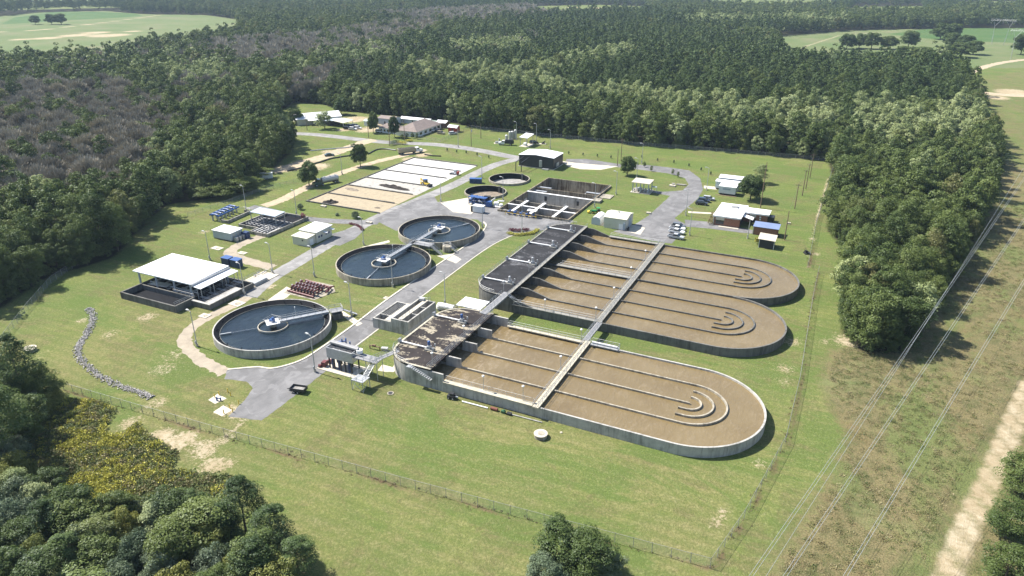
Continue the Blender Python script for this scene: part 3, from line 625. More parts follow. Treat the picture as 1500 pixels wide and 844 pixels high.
# ------------------------------------------------------------------ clarifiers
def clarifier(cx, cy, rad, ang, lab, H=2.2, wm='conc_light', reach=None, arms=(220,)):
    c = thing('clarifier', lab, 'clarifier tank', (cx, cy))
    MB().ring((0,0), rad-.32, rad, -.3, H, 72).build('tank_wall', M[wm], c)
    mb = MB(); n = 72                                  # the launder slopes down from the rim to the weir
    r0, r1 = rad-.33, rad-1.62
    vs = [(r0*math.cos(2*math.pi*i/n), r0*math.sin(2*math.pi*i/n), H-.06) for i in range(n)] + [(r1*math.cos(2*math.pi*i/n), r1*math.sin(2*math.pi*i/n), 1.22) for i in range(n)]
    mb.add(vs, [(i, (i+1) % n, n+(i+1) % n, n+i) for i in range(n)])
    for i in range(0, n, 4):
        a = 2*math.pi*i/n; mb.obox(((r0+r1)/2*math.cos(a), (r0+r1)/2*math.sin(a), 1.8), (1.1, .08, .25), a, ry=R(37))
    mb.build('launder', M['wall_wet'], c)
    MB().ring((0,0), rad-1.70, rad-1.62, .6, 1.36, 72).build('weir', M['weir'], c)
    MB().disc((0,0), rad-1.64, 1.2, 72).build('water', M['clear_water'], c)
    MB().ring((0,0), 3.65, 3.83, .8, 1.62, 40).build('centre_ring', M['conc_flat'], c)
    a = R(ang); ca, sa = math.cos(a), math.sin(a); q = (-sa, ca); L = reach or rad-.2; z = H+.35
    mb = MB(); mb.obox((ca*(L/2+.8), sa*(L/2+.8), z), (L-1.6, 1.15, .1), a)
    for k in (-1, 1): mb.obox((ca*(L/2+.8)+q[0]*k*.6, sa*(L/2+.8)+q[1]*k*.6, z-.25), (L-1.6, .1, .55), a)
    mb.build('bridge', M['galv'], c)
    mb = MB()
    for k in (-1, 1): mb.rail([(ca*1.6+q[0]*k*.58, sa*1.6+q[1]*k*.58, z), (ca*L+q[0]*k*.58, sa*L+q[1]*k*.58, z)], 1.07, 1.9, .05)
    k = 1.6; mb.rail([(k,k,z), (-k,k,z), (-k,-k,z), (k,-k,z), (k,k,z)], 1.05, 1.6, .045); mb.build('railing', M['alu'], c)
    mb = MB(); mb.obox((0,0,z-.05), (3.3, 3.3, .16), a); mb.build('platform', M['white_metal'], c)
    MB().cyl((0,0,-.3), (0,0,z-.15), .75, n=16).build('column', M['conc_tan'], c)
    MB().box(-.7,-.5,z+.05,.5,.5,z+.75).cyl((.2,0,z+.75),(.2,0,z+1.3),.3).build('drive', M['blue'], c)
    for t in arms:
        t = R(t); e = rad-1.7
        MB().tube([(3.8*math.cos(t), 3.8*math.sin(t), 1.5), (e*math.cos(t), e*math.sin(t), 1.42)], .09, 5).obox(((e-1.4)*math.cos(t), (e-1.4)*math.sin(t), 1.45), (2.6, .3, .25), t).build('skimmer_arm', M['galv'], c)
    MB().cyl((ca*6+q[0]*.6, sa*6+q[1]*.6, z), (ca*6+q[0]*.6, sa*6+q[1]*.6, z+2.6), .05, n=6).dome((ca*6+q[0]*.6, sa*6+q[1]*.6, z+2.6), .18).build('bridge_lamp', M['white_metal'], c)
    return c
clarifier(-126.4, 121.4, 14.6, 52, 'round clarifier with dark water, nearest the gravel path and white roofed filter', arms=(228,))
clarifier(-125.4, 169.2, 14.7, 90, 'round clarifier with dark water in the middle, with the lamp pole close by its wall', wm='conc_tan', reach=17.5, arms=(-78,))
clarifier(-125.3, 202.6, 14.3, -90, 'round clarifier with dark water farthest from the camera, beside the asphalt yard', wm='conc_tan', reach=16.5, arms=(62,))
lp = thing('landing_platform', 'steel landing with stairs between the two joined clarifiers', 'platform', (-125.0, 186.3))
MB().box(-1.5, -1.5, 2.45, 6.6, 1.9, 2.6).build('deck', M['grating'], lp)
MB().rail([(-1.4,-1.0,2.6), (-1.4,1.8,2.6)], 1.07, 1.4, .05).rail([(1.2,1.8,2.6), (6.5,1.8,2.6), (6.5,.6,2.6)], 1.07, 1.6, .05).rail([(1.2,-1.4,2.6), (6.5,-1.4,2.6)], 1.07, 1.6, .05).build('railing', M['alu'], lp)
for x, y in ((-1.2,-1.2), (-1.2,1.6), (2.5,-1.2), (2.5,1.6), (6.3,-1.2), (6.3,1.6)): MB().box(x-.1, y-.1, 0, x+.1, y+.1, 2.445).build('post', M['galv'], lp)
MB().stair((10.6, -.4, .05), (6.6, -.4, 2.55), 1.0).rail([(10.6,-.95,.05),(6.6,-.95,2.55)],1.0,1.3,.045).rail([(10.6,.15,.05),(6.6,.15,2.55)],1.0,1.3,.045).build('stair', M['galv'], lp)
st = thing('scum_pit', 'small round concrete scum pit with a stair by the joined clarifiers', 'pit', (-114.6, 189.6))
MB().cyl((0,0,0),(0,0,1.9),1.5,n=20).build('shaft', M['conc_tan'], st)
MB().rail([(1.35*math.cos(a*.785), 1.35*math.sin(a*.785), 1.9) for a in range(9)], 1.0, 1.2, .045).build('railing', M['alu'], st)
MB().stair((4.2,0,.05),(1.5,0,1.9),.9).rail([(4.2,.5,.05),(1.5,.5,1.9)],1.0,1.3,.04).build('stair', M['galv'], st)
pt = thing('access_platform', 'railed steel landing and pit at the bridge end of the nearest clarifier', 'platform', (-126.4+15.6*math.cos(R(52)), 121.4+15.6*math.sin(R(52))), R(52))
MB().box(-.9,-1.3,2.3,2.4,1.3,2.42).build('deck', M['grating'], pt)
MB().rail([(-.8,1.25,2.42),(2.35,1.25,2.42),(2.35,-1.25,2.42),(-.8,-1.25,2.42)],1.07,1.6,.05).build('railing', M['alu'], pt)
MB().box(-.4,-1.2,-.2,2.2,1.2,1.6).build('pit_wall', M['conc_dark'], pt)
MB().stair((6.2,-.2,.05),(2.4,-.2,2.35),.9).build('stair', M['galv'], pt)
# ------------------------------------------------------------------ roofs, walls and steelwork of the plant
def ribbed(name, c, axis=0, pitch=.45, rough=.5):
    t = NT(name); v = t.coord(); wv = t.n('ShaderNodeTexWave'); wv.bands_direction = 'XYZ'[axis]; wv.inputs['Scale'].default_value = 3.14/pitch/10; t.l(v, wv.inputs['Vector'])
    f = t.noise(v, .3, 5, .65); b = t.ramp(f, [(.3, tuple(x*.88 for x in c)), (.7, tuple(min(1, x*1.05) for x in c))])
    s = t.ramp(t.noise(t.coord((.5, 3, 3)), .5, 5, .7), [(.58, 0.0), (.75, .35)]); b = t.mix(s, b, tuple(x*.6 for x in c))
    t.col(b); t.set(rough, 0, .4); t.bump(wv.outputs['Fac'], .5, .04); return t.m
M['roof_white'] = ribbed('white ribbed roof', (.78,.79,.80), 0); M['roof_white_y'] = ribbed('white ribbed roof along', (.74,.745,.75), 1)
M['roof_cream'] = ribbed('cream ribbed roof', (.62,.60,.47), 0, .6); M['clad_dark'] = ribbed('charcoal ribbed cladding', (.028,.029,.033), 0)
M['clad_cream'] = ribbed('cream ribbed cladding', (.60,.58,.49), 0); M['clad_blue'] = ribbed('pale blue grey cladding', (.46,.51,.56), 0); M['clad_white'] = ribbed('white ribbed cladding', (.66,.69,.70), 0)
def brickmat():
    t = NT('red brick'); br = t.n('ShaderNodeTexBrick'); br.inputs['Scale'].default_value = 5; br.inputs['Color1'].default_value = (.21,.085,.05,1); br.inputs['Color2'].default_value = (.30,.135,.085,1); br.inputs['Mortar'].default_value = (.32,.27,.22,1); br.inputs['Mortar Size'].default_value = .012
    g = t.n('ShaderNodeTexCoord'); sx = t.n('ShaderNodeSeparateXYZ'); cx = t.n('ShaderNodeCombineXYZ'); t.l(g.outputs['Object'], sx.inputs[0]); t.l(t.math('ADD', sx.outputs[0], sx.outputs[1]), cx.inputs[0]); t.l(sx.outputs[2], cx.inputs[1]); t.l(cx.outputs[0], br.inputs['Vector'])
    t.col(br.outputs['Color']); t.set(.9, 0, .2); return t.m
M['brick'] = brickmat()
def shingle(name, c):
    t = NT(name); v = t.coord(); f = t.noise(v, .5, 6, .7); g = t.noise(v, 8, 3); b = t.ramp(f, [(.3, tuple(x*.8 for x in c)), (.7, tuple(x*1.2 for x in c))]); t.col(t.mix(t.math('MULTIPLY', g, .4), b, tuple(x*.6 for x in c))); t.set(.9, 0, .2); return t.m
M['shingle'] = shingle('brown grey shingles', (.25,.205,.185)); M['old_white_roof'] = concrete('weathered white membrane roof', (.80,.79,.77), .12, (.45,.43,.40), False)
def gable(mb, x0, y0, x1, y1, z0, z1, axis='x', ov=.3, th=.12, m=0):
    """two roof slopes over a rectangle; the ridge runs along axis"""
    if axis == 'x':
        yc = (y0+y1)/2; A = [(x0-ov, y0-ov), (x1+ov, y0-ov), (x1+ov, yc), (x0-ov, yc)]; Bq = [(x1+ov, y1+ov), (x0-ov, y1+ov), (x0-ov, yc), (x1+ov, yc)]
    else:
        xc = (x0+x1)/2; A = [(x0-ov, y1+ov), (x0-ov, y0-ov), (xc, y0-ov), (xc, y1+ov)]; Bq = [(x1+ov, y0-ov), (x1+ov, y1+ov), (xc, y1+ov), (xc, y0-ov)]
    for q in (A, Bq):
        zs = (z0, z0, z1, z1); vs = [(p[0], p[1], z) for p, z in zip(q, zs)] + [(p[0], p[1], z+th) for p, z in zip(q, zs)]
        mb.add(vs, [(3,2,1,0),(4,5,6,7),(0,1,5,4),(1,2,6,5),(2,3,7,6),(3,0,4,7)], m)
    return mb
def gable_ends(mb, x0, y0, x1, y1, z0, z1, axis='x', m=0):
    if axis == 'x':
        yc = (y0+y1)/2
        for x, f in ((x0, (0,2,1)), (x1, (0,1,2))): mb.add([(x,y0,z0),(x,y1,z0),(x,yc,z1)], [f], m)
    else:
        xc = (x0+x1)/2
        for y, f in ((y0, (0,1,2)), (y1, (0,2,1))): mb.add([(x0,y,z0),(x1,y,z0),(xc,y,z1)], [f], m)
    return mb
def slab4(mb, pts, th=.12, m=0):
    vs = list(pts) + [(p[0], p[1], p[2]+th) for p in pts]; return mb.add(vs, [(3,2,1,0),(4,5,6,7),(0,1,5,4),(1,2,6,5),(2,3,7,6),(3,0,4,7)], m)
rp = random.Random(3)
# --- filter house under the big white roof
f = thing('filter_house', 'open sided filter house under the largest white roof, with low concrete tanks', 'filter building', (-182, 118, 0))
mb = MB(); mb.strip([(3, 0), (24.3, 0), (24.3, 6.4)], .4, -.2, 2.0); mb.strip([(3, -.2), (3, 22)], .4, -.2, 2.0); mb.box(3.2, 6.5, -.2, 24.1, 6.9, 1.75); mb.strip([(24.5, 5.3), (31.2, 5.3), (31.2, 21.5)], .4, -.2, 1.55)
mb.box(3.2, 21.6, 0, 31, 22, 1.5); mb.build('tank_wall', M['conc_dark'], f)
MB().box(29.0, 5.6, 1.56, 31.6, 17.0, 1.75).box(24.8, 4.9, 1.56, 31.6, 5.7, 1.75).build('coping', M['conc_light'], f)
MB().box(3.2, .2, 0, 24.1, 6.5, .25).box(3.2, 6.9, 0, 24.2, 21.6, .3).box(24.6, 5.5, 0, 29, 21.6, .35).build('tank_floor', M['wall_wet'], f)
slab4(MB(), [(-.2, 7.1, 5.0), (23.0, 7.1, 5.05), (23.0, 21.3, 5.35), (-.2, 21.3, 5.35)], .3).build('roof', M['white_roof'], f)
slab4(MB(), [(23.5, 7.3, 4.55), (26.4, 7.3, 4.35), (26.4, 21.4, 4.45), (23.5, 21.4, 4.65)], .14).build('side_roof', M['white_roof'], f)
MB().box(23.003, 7.1, 4.6, 23.4, 21.3, 5.3).build('roof_gutter', M['galv'], f)
for x in (1.6, 8.6, 15.8, 22.3):
    for y in (7.6, 20.6): MB().box(x-.2, y-.2, 0, x+.2, y+.2, 4.99).build('column', M['grey_clad'], f)
mb = MB()
for x in (24.7, 26.2):
    for y in (7.6, 12, 16.5, 21.1): mb.box(x-.07, y-.07, .35, x+.07, y+.07, 4.36)
mb.build('side_post', M['galv'], f)
mb = MB()
for i in range(5): mb.cyl((4+i*4, 8, 1.2+rp.random()*.4), (4+i*4, 21, 1.3), .28, n=8)
for y in (9, 13.5, 18): mb.cyl((4, y, 1.9), (23, y, 1.9), .2, n=8)
mb.obox((9, 8.5, 2.1), (6, 2.2, .25), .1); mb.obox((18, 9, 1.6), (5, 2.4, .3), -.06); mb.build('filter_pipework', M['galv'], f)
mb = MB()
for i in range(9): mb.box(24.9, 7.2+i*1.5, .36, 28.8, 7.4+i*1.5, 1.3)
for y in (8, 11, 14, 17, 20): mb.obox((26.8, y, 1.7), (3.4, .9, .12), 0)
mb.rail([(28.9, 5.9, 1.55), (28.9, 21, 1.55)], 1.0, 1.8, .05).rail([(24.7, 5.9, 1.55), (24.7, 21, 1.55)], 1.0, 1.8, .05); mb.build('catwalk', M['grating'], f)
mb = MB(); mb.rail([(3.2, .1, 2.0), (24, .1, 2.0)][1:]+[(24.3, 6.6, 2.0)], 1.0, 1.6, .05); mb.rail([(16, 6.7, 1.75), (24.1, 6.7, 1.75)], 1.0, 1.8, .05); mb.build('railing', M['alu'], f)
pad = thing('equipment_slab', 'pale concrete slab with low walls and pipes at the end of the white roofed filter', 'slab', (-157, 140.2, 0))
MB().box(-.0, .0, -.1, 6.3, 10, .18).build('slab', M['slab'], pad)
mb = MB()
for i in range(7): x = rp.uniform(.2, 5.5); y = rp.uniform(.5, 8); mb.cyl((x, y, .6), (x+rp.uniform(-2, 2), y+rp.uniform(-3, 3), .6), .13, n=6).cyl((x, y, .18), (x, y, .7), .13, n=6)
mb.box(3.5, .2, .181, 6.0, 5.2, 1.0); mb.build('pipework', M['galv'], pad)
MB().rail([(.2,.2,.18),(.2,9.6,.18),(3.5,9.6,.18)],1.0,1.8,.045).build('railing', M['alu'], pad)
for x, lab in ((-171.0, 'dark blue box container behind the big white roof, left one of the pair'), (-167.2, 'dark blue box container behind the big white roof, right one of the pair')):
    q = thing('blue_container', lab, 'container', (x, 149.6, 0), 0, 'blue containers behind the white roof')
    MB().box(-1.5, -1.1, .12, 1.5, 1.1, 2.5).build('body', M['blue_dark'], q); slab4(MB(), [(-1.6,-1.2,2.5),(1.6,-1.2,2.5),(1.6,1.2,2.62),(-1.6,1.2,2.62)], .07).build('lid', M['blue'], q)
    MB().box(-1.3, -1, 0, 1.3, 1, .119).build('skid', M['black'], q)
# --- ultraviolet tanks and shed
u = thing('treatment_tank', 'low open concrete tank full of grey pipework under a small grey canopy', 'tank', (-193, 174, 0))
mb = MB(); mb.strip([(7.6, .2), (15.4, .2), (15.4, 21.2), (8.5, 21.2)], .4, -.2, 1.2); mb.strip([(8.5, 21.2), (-1.5, 21.2), (-1.5, 4.0)], .4, -.2, 1.2); mb.strip([(-1.5, 4.0), (7.6, 4.0), (7.6, .2)], .4, -.2, 1.2); mb.box(5.2, 12, 0, 5.5, 21, 1.1); mb.build('tank_wall', M['conc_mid'], u)
MB().box(-1.3, 4.2, 0, 15.2, 21, .25).box(7.8, .4, 0, 15.2, 4.19, .25).build('tank_floor', M['wall_wet'], u)
mb = MB()
for i in range(7): mb.cyl((0, 6+i*1.25, 1.0), (14.8, 6+i*1.25, .95), .17, n=7)
for i in range(7): mb.cyl((1+i*2.1, 5, 1.25), (1+i*2.1, 13.5, 1.25), .13, n=6)
for i in range(16): x, y = rp.uniform(8, 15), rp.uniform(.8, 9); mb.cyl((x, y, .3), (x, y, 1.3), .17, n=6).obox((x, y, 1.35), (.5,.5,.25), rp.random())
mb.build('pipework', M['grating'], u)
mb = MB()
for i in range(5): mb.obox((8.6+i*1.5, 5.2, 1.0), (.5, 8.5, .1), 0)
mb.build('catwalk', M['alu'], u)
slab4(MB(), [(.2, 8.3, 4.55), (12.4, 7.9, 4.55), (12.4, 13.3, 4.8), (.2, 13.3, 4.8)], .18).build('canopy_roof', M['grey_clad'], u)
for x in (.5, 6.2, 12.1):
    for y in (8.4, 12.9): MB().box(x-.11, y-.11, .25, x+.11, y+.11, 4.6).build('column', M['galv'], u)
mb = MB()
for i in range(5): x = rp.uniform(13, 15); mb.cyl((x, 19+i*.5, 1.2), (x, 19+i*.5, 2.4), .22, n=7).cyl((x-.3, 19+i*.5, 2.2), (x+.6, 19+i*.5, 2.2), .2, n=6)
mb.build('pump', M['maroon'], u)
sh = thing('control_shed', 'pale blue grey metal shed with white roof next to the pipework tank', 'shed', (-193.7, 165.4, 0))
MB().box(0, 0, .35, 8.3, 5.2, 3.0).build('wall', M['clad_blue'], sh); slab4(MB(), [(-.25,-.25,3.0),(8.6,-.25,3.0),(8.6,5.5,3.15),(-.25,5.5,3.15)], .14).build('roof', M['roof_white'], sh)
MB().box(.1,.1,0,8.2,5.1,.349).build('base', M['conc_dark'], sh)
for y in (.7, 2.8): MB().box(8.303, y, .6, 8.42, y+1.5, 2.7).build('door', M['alu'], sh)
mb = MB()
for y in (.6, 2.1, 3.6): mb.box(9.0, y, 0, 10.1, y+.9, 1.5)
mb.build('cabinet', M['galv'], sh); MB().box(8.6, 4.4, .0, 10.8, 6.2, 2.2).build('blue_cabinet', M['blue_dark'], sh)
hd = thing('pipe_manifold', 'row of blue topped vertical pipes over a low concrete channel', 'pipe manifold', (-208.5, 179.2, 0))
mb = MB(); mb2 = MB()
for i in range(6):
    y = i*2.1; x = -i*.35
    mb.cyl((x, y, 0), (x, y, 2.0), .34, n=9); mb.cyl((x+3.0, y, 0), (x+3.0, y, 2.0), .34, n=9); mb2.tube([(x, y, 1.9), (x+.1, y, 2.45), (x+1.5, y, 2.6), (x+2.9, y, 2.45), (x+3.0, y, 1.9)], .42, 8)
mb2.tube([(-.5, -.6, 2.3), (-2.6, 11.5, 2.3)], .35, 8).tube([(3.4, -.6, 2.2), (1.6, 11.5, 2.2)], .3, 8)
mb.build('riser_pipe', M['galv'], hd); mb2.build('header_pipe', M['blue'], hd)
MB().strip([(4.2, -.2), (7.4, -.2), (6.2, 12.5), (3.2, 12.5)], .4, -.2, 1.1).build('channel_wall', M['conc_mid'], hd)
MB().rail([(6.6, 12.2, 1.1), (2.6, 12.8, 1.1), (2.6, 9, 1.1)], 1.0, 1.4, .05).build('railing', M['alu'], hd)
# --- cream pump shed in two steps
cs = thing('pump_shed', 'cream metal shed of two joined blocks with small wall vents', 'shed', (-165.0, 172.8, 0))
MB().box(0, 0, -.1, 6.2, 4.2, 2.9).build('low_block', M['clad_cream'], cs); slab4(MB(), [(-.3,-.3,2.95),(6.5,-.3,2.9),(6.5,4.15,3.1),(-.3,4.15,3.1)], .14).build('low_roof', M['roof_cream'], cs)
MB().box(-.2, 4.205, -.1, 6.7, 12.3, 3.7).build('high_block', M['clad_cream'], cs); slab4(MB(), [(-.6,4.0,3.75),(7.1,4.0,3.75),(7.1,12.6,3.95),(-.6,12.6,3.95)], .16).build('high_roof', M['roof_white'], cs)
for y in (5.2, 6.5, 9.0, 10.3): MB().box(6.703, y, 1.5, 6.78, y+.75, 2.2).build('vent', M['blue_dark'], cs)
MB().box(6.205, 1.4, -.05, 6.3, 3.0, 2.1).build('door', M['white_metal'], cs); MB().cyl((4.3,-.06,2.0),(4.3,-.02,2.0),.28,n=12).build('fan', M['steel_dark'], cs)
for y in (7.4, 11.0): slab4(MB(), [(6.705,y,3.0),(8.3,y,2.8),(8.3,y+1.2,2.8),(6.705,y+1.2,3.0)], .06).build('awning', M['white_metal'], cs)
# --- maroon valve yard
vy = thing('valve_manifold', 'tangle of maroon pipes and grey valves on a slab between the clarifiers', 'pipe manifold', (-139, 141.5, 0))
mb, mg = MB(), MB()
for i in range(8):
    x = i*1.15; mb.tube([(x, 0, .6), (x, 7.5, .6)], .22, 7)
    for y in (1.0, 2.8, 4.6):
        if rp.random() < .85: mb.tube([(x, y, .6), (x, y, 1.5), (x+.6, y+.3, 1.9)], .2, 7); mb.cyl((x+.5, y+.2, 1.9), (x+.9, y+.5, 1.9), .3, n=9); mg.obox((x-.1, y+.6, 1.0), (.7,.6,.9), rp.random()).cyl((x, y+.5, 1.4), (x, y+.5, 2.0), .22, n=8)
mb.tube([(-.8, 8, .7), (9.5, 7.0, .7), (10.4, 3.5, .7)], .26, 8); mb.tube([(-1, .3, .5), (9, -.2, .5)], .26, 8); mb.tube([(10.2, 5, .3), (10.2, 5, 1.6), (11.2, 6.5, 1.6)], .2, 7)
mb.build('pipe', M['maroon'], vy); mg.build('valve', M['galv'], vy)
MB().sheet([(-1.6, -.9), (9.8, -1.0), (11.6, 6.2), (8.0, 9.6), (-1.2, 9.4)], .06).build('slab', M['conc_tan'], vy)
# --- splitter tank
s = thing('splitter_tank', 'pale stained concrete tank of open cells beside the service road', 'tank', (-104.3, 134.0, 0))
mb = MB(); mb.strip([(0, .2), (5.7, .2)], .4, -.2, 2.8); mb.strip([(.2, .4), (.2, 11.0), (5.7, 11.0)], .4, -.2, 2.8); mb.box(3.3, .4, 0, 3.6, 10.8, 2.75); mb.box(.4, 3, 0, 3.3, 3.3, 2.7)
mb.strip([(5.9, .2), (10.8, .2), (10.8, 13.2), (5.9, 13.2)], .4, -.2, 3.9, True); mb.box(8.4, .4, 0, 8.7, 13, 3.85)
for y in (4.6, 8.9): mb.box(8.7, y, 0, 10.6, y+.3, 3.85)
mb.build('tank_wall', M['conc_light'], s)
MB().box(.4, .4, 0, 10.6, 10.8, .8).box(6.1, 10.81, 0, 10.6, 13, .8).build('tank_floor', M['sludge'], s)
mb = MB(); mb.box(3.7, .3, 2.81, 5.6, 11, 2.95); mb.box(7.7, .5, 3.91, 8.9, 13.2, 4.03); mb.build('walkway', M['conc_flat'], s)
mb = MB()
for x in (.9, 1.5, 2.1, 2.7): mb.cyl((x, 3.4, 2.5), (x, 10.7, 2.5), .06, n=5)
mb.rail([(6.1, 12.4, 4.0), (9.3, 12.4, 4.0), (9.3, 13.4, 4.0)], 1.05, 1.3, .05).rail([(8.9, .6, 4.03), (8.9, 5.5, 4.03)], 1.05, 1.6, .05); mb.build('railing', M['alu'], s)
MB().obox((7.2, 12.6, 4.3), (1.4, 1.2, .7), .2).build('hatch', M['alu'], s)
# --- raised screening plant
h = thing('screening_plant', 'raised grey steel screening tank on dark legs with an open stair tower', 'headworks', (-103, 111.4, 0))
MB().box(-.8, -.4, -.1, 9.7, 4.8, .18).build('slab', M['slab'], h)
mb = MB(); mb.strip([(1.5, 1.0), (8.6, 1.0), (8.6, 3.9), (1.5, 3.9)], .15, 3.0, 5.6, True); mb.box(1.5, 1.0, 2.9, 8.6, 3.9, 3.05); mb.box(1.7, 1.2, 4.8, 8.4, 3.7, 4.85); mb.build('tank', M['galv'], h)
mb = MB()
for i in range(4): mb.box(1.9+i*1.65, 1.25, 5.603, 3.3+i*1.65, 2.1, 5.63)
mb.build('slot_cover', M['steel_dark'], h)
MB().cyl((1.2, 3.0, 5.95), (9.4, 2.7, 5.95), .42, n=10).cyl((1.2, 3.55, 5.85), (9.0, 3.4, 5.85), .36, n=10).build('screw_conveyor', M['grating'], h)
MB().cyl((9.6, 2.8, 5.2), (9.6, 2.8, 6.0), .75, n=16).build('hopper', M['white_metal'], h)
for x in (1.9, 3.2, 5.2, 6.4, 8.2):
    for y in (1.1, 3.8): MB().box(x-.13, y-.13, .18, x+.13, y+.13, 2.99).build('leg', M['steel_dark'], h)
mb = MB()
for x in (2.6, 4.4, 7.3): mb.cyl((x, 1.6, .18), (x, 1.6, 2.9), .4, n=10)
mb.build('tank_pipe', M['blue_dark'], h)
mb = MB(); mb.obox((.2, 1.2, .8), (1.0, 1.3, 1.2), .1); mb.obox((.4, 2.8, .6), (.8,.8,.9), .2); mb.cyl((-.5, .3, .18), (-.5, .3, .8), .4, n=9); mb.build('pump', M['maroon'], h)
mb = MB()
for x, y, z in ((3.5, 4.3, 6.6), (4.6, 4.4, 7.0), (5.8, 4.3, 6.4)): mb.cyl((x, y, .18), (x, y, z), .16, n=8)
mb.tube([(2.2, 4.3, 5.6), (3.5, 4.3, 5.9), (4.6, 4.4, 6.3)], .18, 7); mb.build('blue_pipe', M['blue'], h)
mb = MB(); mb.box(8.7, 1.0, 4.55, 15.4, 3.6, 4.68); mb.build('upper_deck', M['grating'], h)
mb = MB(); mb.stair((14.2, -1.6, 2.6), (14.2, 2.0, 4.6), 1.1); mb.box(12.2, -4.4, 2.5, 15.4, -1.6, 2.62); mb.build('stair', M['galv'], h)
mb = MB()
for x in (12.3, 15.3):
    for y in (-4.3, -1.8): mb.cyl((x, y, 0), (x, y, 2.5), .09, n=5)
    mb.cyl((x, -4.3, .1), (x, -1.8, 2.4), .05, n=5)
    for y in (1.2, 3.4): mb.cyl((x, y, 0), (x, y, 4.55), .09, n=5)
mb.cyl((12.3, -4.3, .1), (15.3, -4.3, 2.4), .05, n=5).cyl((15.3, -4.3, .1), (12.3, -4.3, 2.4), .05, n=5); mb.build('stair_frame', M['alu'], h)
mb = MB(); mb.rail([(12.25, -1.7, 2.62), (12.25, -4.35, 2.62), (15.35, -4.35, 2.62), (15.35, -1.7, 2.62)], 1.07, 1.4, .05)
for x in (13.6, 14.8): mb.rail([(x, -1.6, 2.62), (x, 2.0, 4.65)], 1.05, 1.3, .045)
mb.rail([(8.8, 1.05, 4.68), (13.5, 1.05, 4.68)], 1.07, 1.6, .045).rail([(15.3, 1.2, 4.68), (15.3, 3.5, 4.68)], 1.07, 1.2, .045); mb.build('railing', M['alu'], h)
lb = thing('footbridge', 'short railed footbridge from the screening plant to the blotched deck', 'footbridge', (-90, 115.0, 0))
slab4(MB(), [(.3, -1.9, 4.5), (1.6, -1.9, 4.5), (4.2, 4.2, 4.7), (2.9, 4.8, 4.7)], .12).build('walkway', M['grating'], lb)
MB().rail([(.35, -1.9, 4.62), (2.95, 4.6, 4.8)], 1.05, 1.5, .05).rail([(1.55, -1.9, 4.62), (4.15, 4.1, 4.8)], 1.05, 1.5, .05).build('railing', M['alu'], lb)
sheet('basin_walk', ats([(553,543),(560,534),(575,538),(583,528),(585,534),(577,545),(565,545)]), .02, M['slab'])
vr = thing('backflow_valve', 'small rusty backflow pipe on the grass behind the screening plant', 'valve', at(548, 512))
MB().tube([(-1.2,0,0),(-1.2,0,.9),(1.6,.2,.9),(1.6,.2,0)],.14,7).obox((0,.1,1.0),(.8,.4,.5),.1).build('pipe', M['brown'], vr); MB().obox((2.6,.8,.5),(1.6,.9,.5),.3).build('cover', M['alu'], vr)
# --- white canopy and tank by the basins
c = thing('pump_canopy', 'flat bright white roof over pumps between the two basins and the road', 'canopy', (-88.4, 149.6, 0))
slab4(MB(), [(0,0,2.9),(7.4,0,2.9),(7.4,5.5,3.0),(0,5.5,3.0)], .2).build('roof', M['roof_white'], c)
for x in (.3, 3.6, 7.0):
    for y in (.3, 5.1): MB().box(x-.08, y-.08, 0, x+.08, y+.08, 2.9).build('post', M['galv'], c)
MB().box(.5,.6,.0,6.8,5.0,.2).build('slab', M['conc_flat'], c); MB().cyl((1.5,2.5,1.0),(5.5,2.5,1.0),.6,n=10).box(2,3.4,.2,4,4.6,1.5).build('pump', M['galv'], c)
hb = thing('horizontal_tank', 'white horizontal cylinder tank on supports next to the flat white roof', 'tank', (-92.0, 150.6, 0))
MB().cyl((-1.9,0,1.35),(2.4,0,1.35),.85,n=18).build('vessel', M['white_metal'], hb); MB().dome((-2.2,0,.5),.9,1.7,n=14).build('end_tank', M['white_metal'], hb)
for x in (-1.2, 1.6): MB().box(x-.15,-.7,0,x+.15,.7,.8).build('saddle', M['galv'], hb)
# --- thickener tanks
for (cx, cy, rr, lab, mm) in ((-133.4, 275.6, 9.0, 'round open sludge tank with grey dried sludge, farther from the camera', 'sludge_grey'), (-133.8, 253.8, 8.7, 'round open sludge tank with brown dried sludge, beside the blue filter press', 'sludge')):
    t_ = thing('sludge_tank', lab, 'sludge tank', (cx, cy, 0)); MB().ring((0,0), rr-.32, rr, -2.6, .9, 56).build('tank_wall', M['conc_tan'], t_)
    MB().ring((0,0), rr-.42, rr-.33, -2.5, .82, 56).build('lining', M['wall_wet'], t_); MB().disc((0,0), rr-.3, -1.55, 56).build('sludge', M[mm], t_)
    MB().box(2.2, rr-1.3, -1.6, 3.0, rr-.5, 1.2).build('outlet_box', M['conc_dark'], t_)
# --- rectangular in-ground basin
RX0, RX1, RY0, RY1 = -118.6, -89.4, 234.6, 284.6
r = thing('aeration_basin', 'large rectangular drained concrete basin sunk in the grass, with white walkways', 'basin', (RX0, RY0, 0)); Wd, Ld = RX1-RX0, RY1-RY0
mb = MB(); mb.strip([(.2,.2),(Wd-.2,.2),(Wd-.2,Ld-.2),(.2,Ld-.2)], .4, -5.2, .8, True); mb.build('outer_wall', M['conc_brown'], r)
MB().box(.41, 26.9, -5, Wd-.41, 27.3, .72).build('cross_wall', M['conc_light'], r); MB().box(.41, 14.7, -5, Wd-.41, 15.0, .3).build('cross_wall', M['conc_tan'], r); MB().box(.41, 35.6, -5, Wd-.41, 35.9, .05).build('cross_wall', M['conc_brown'], r)
MB().box(.41, 8.3, -5, Wd-.41, 8.6, .6).build('cross_wall', M['conc_light'], r)
for x in (5.9, 13.4, 22.7): MB().box(x, .41, -5, x+.25, 14.69, .3).build('dividing_wall', M['conc_tan'], r)
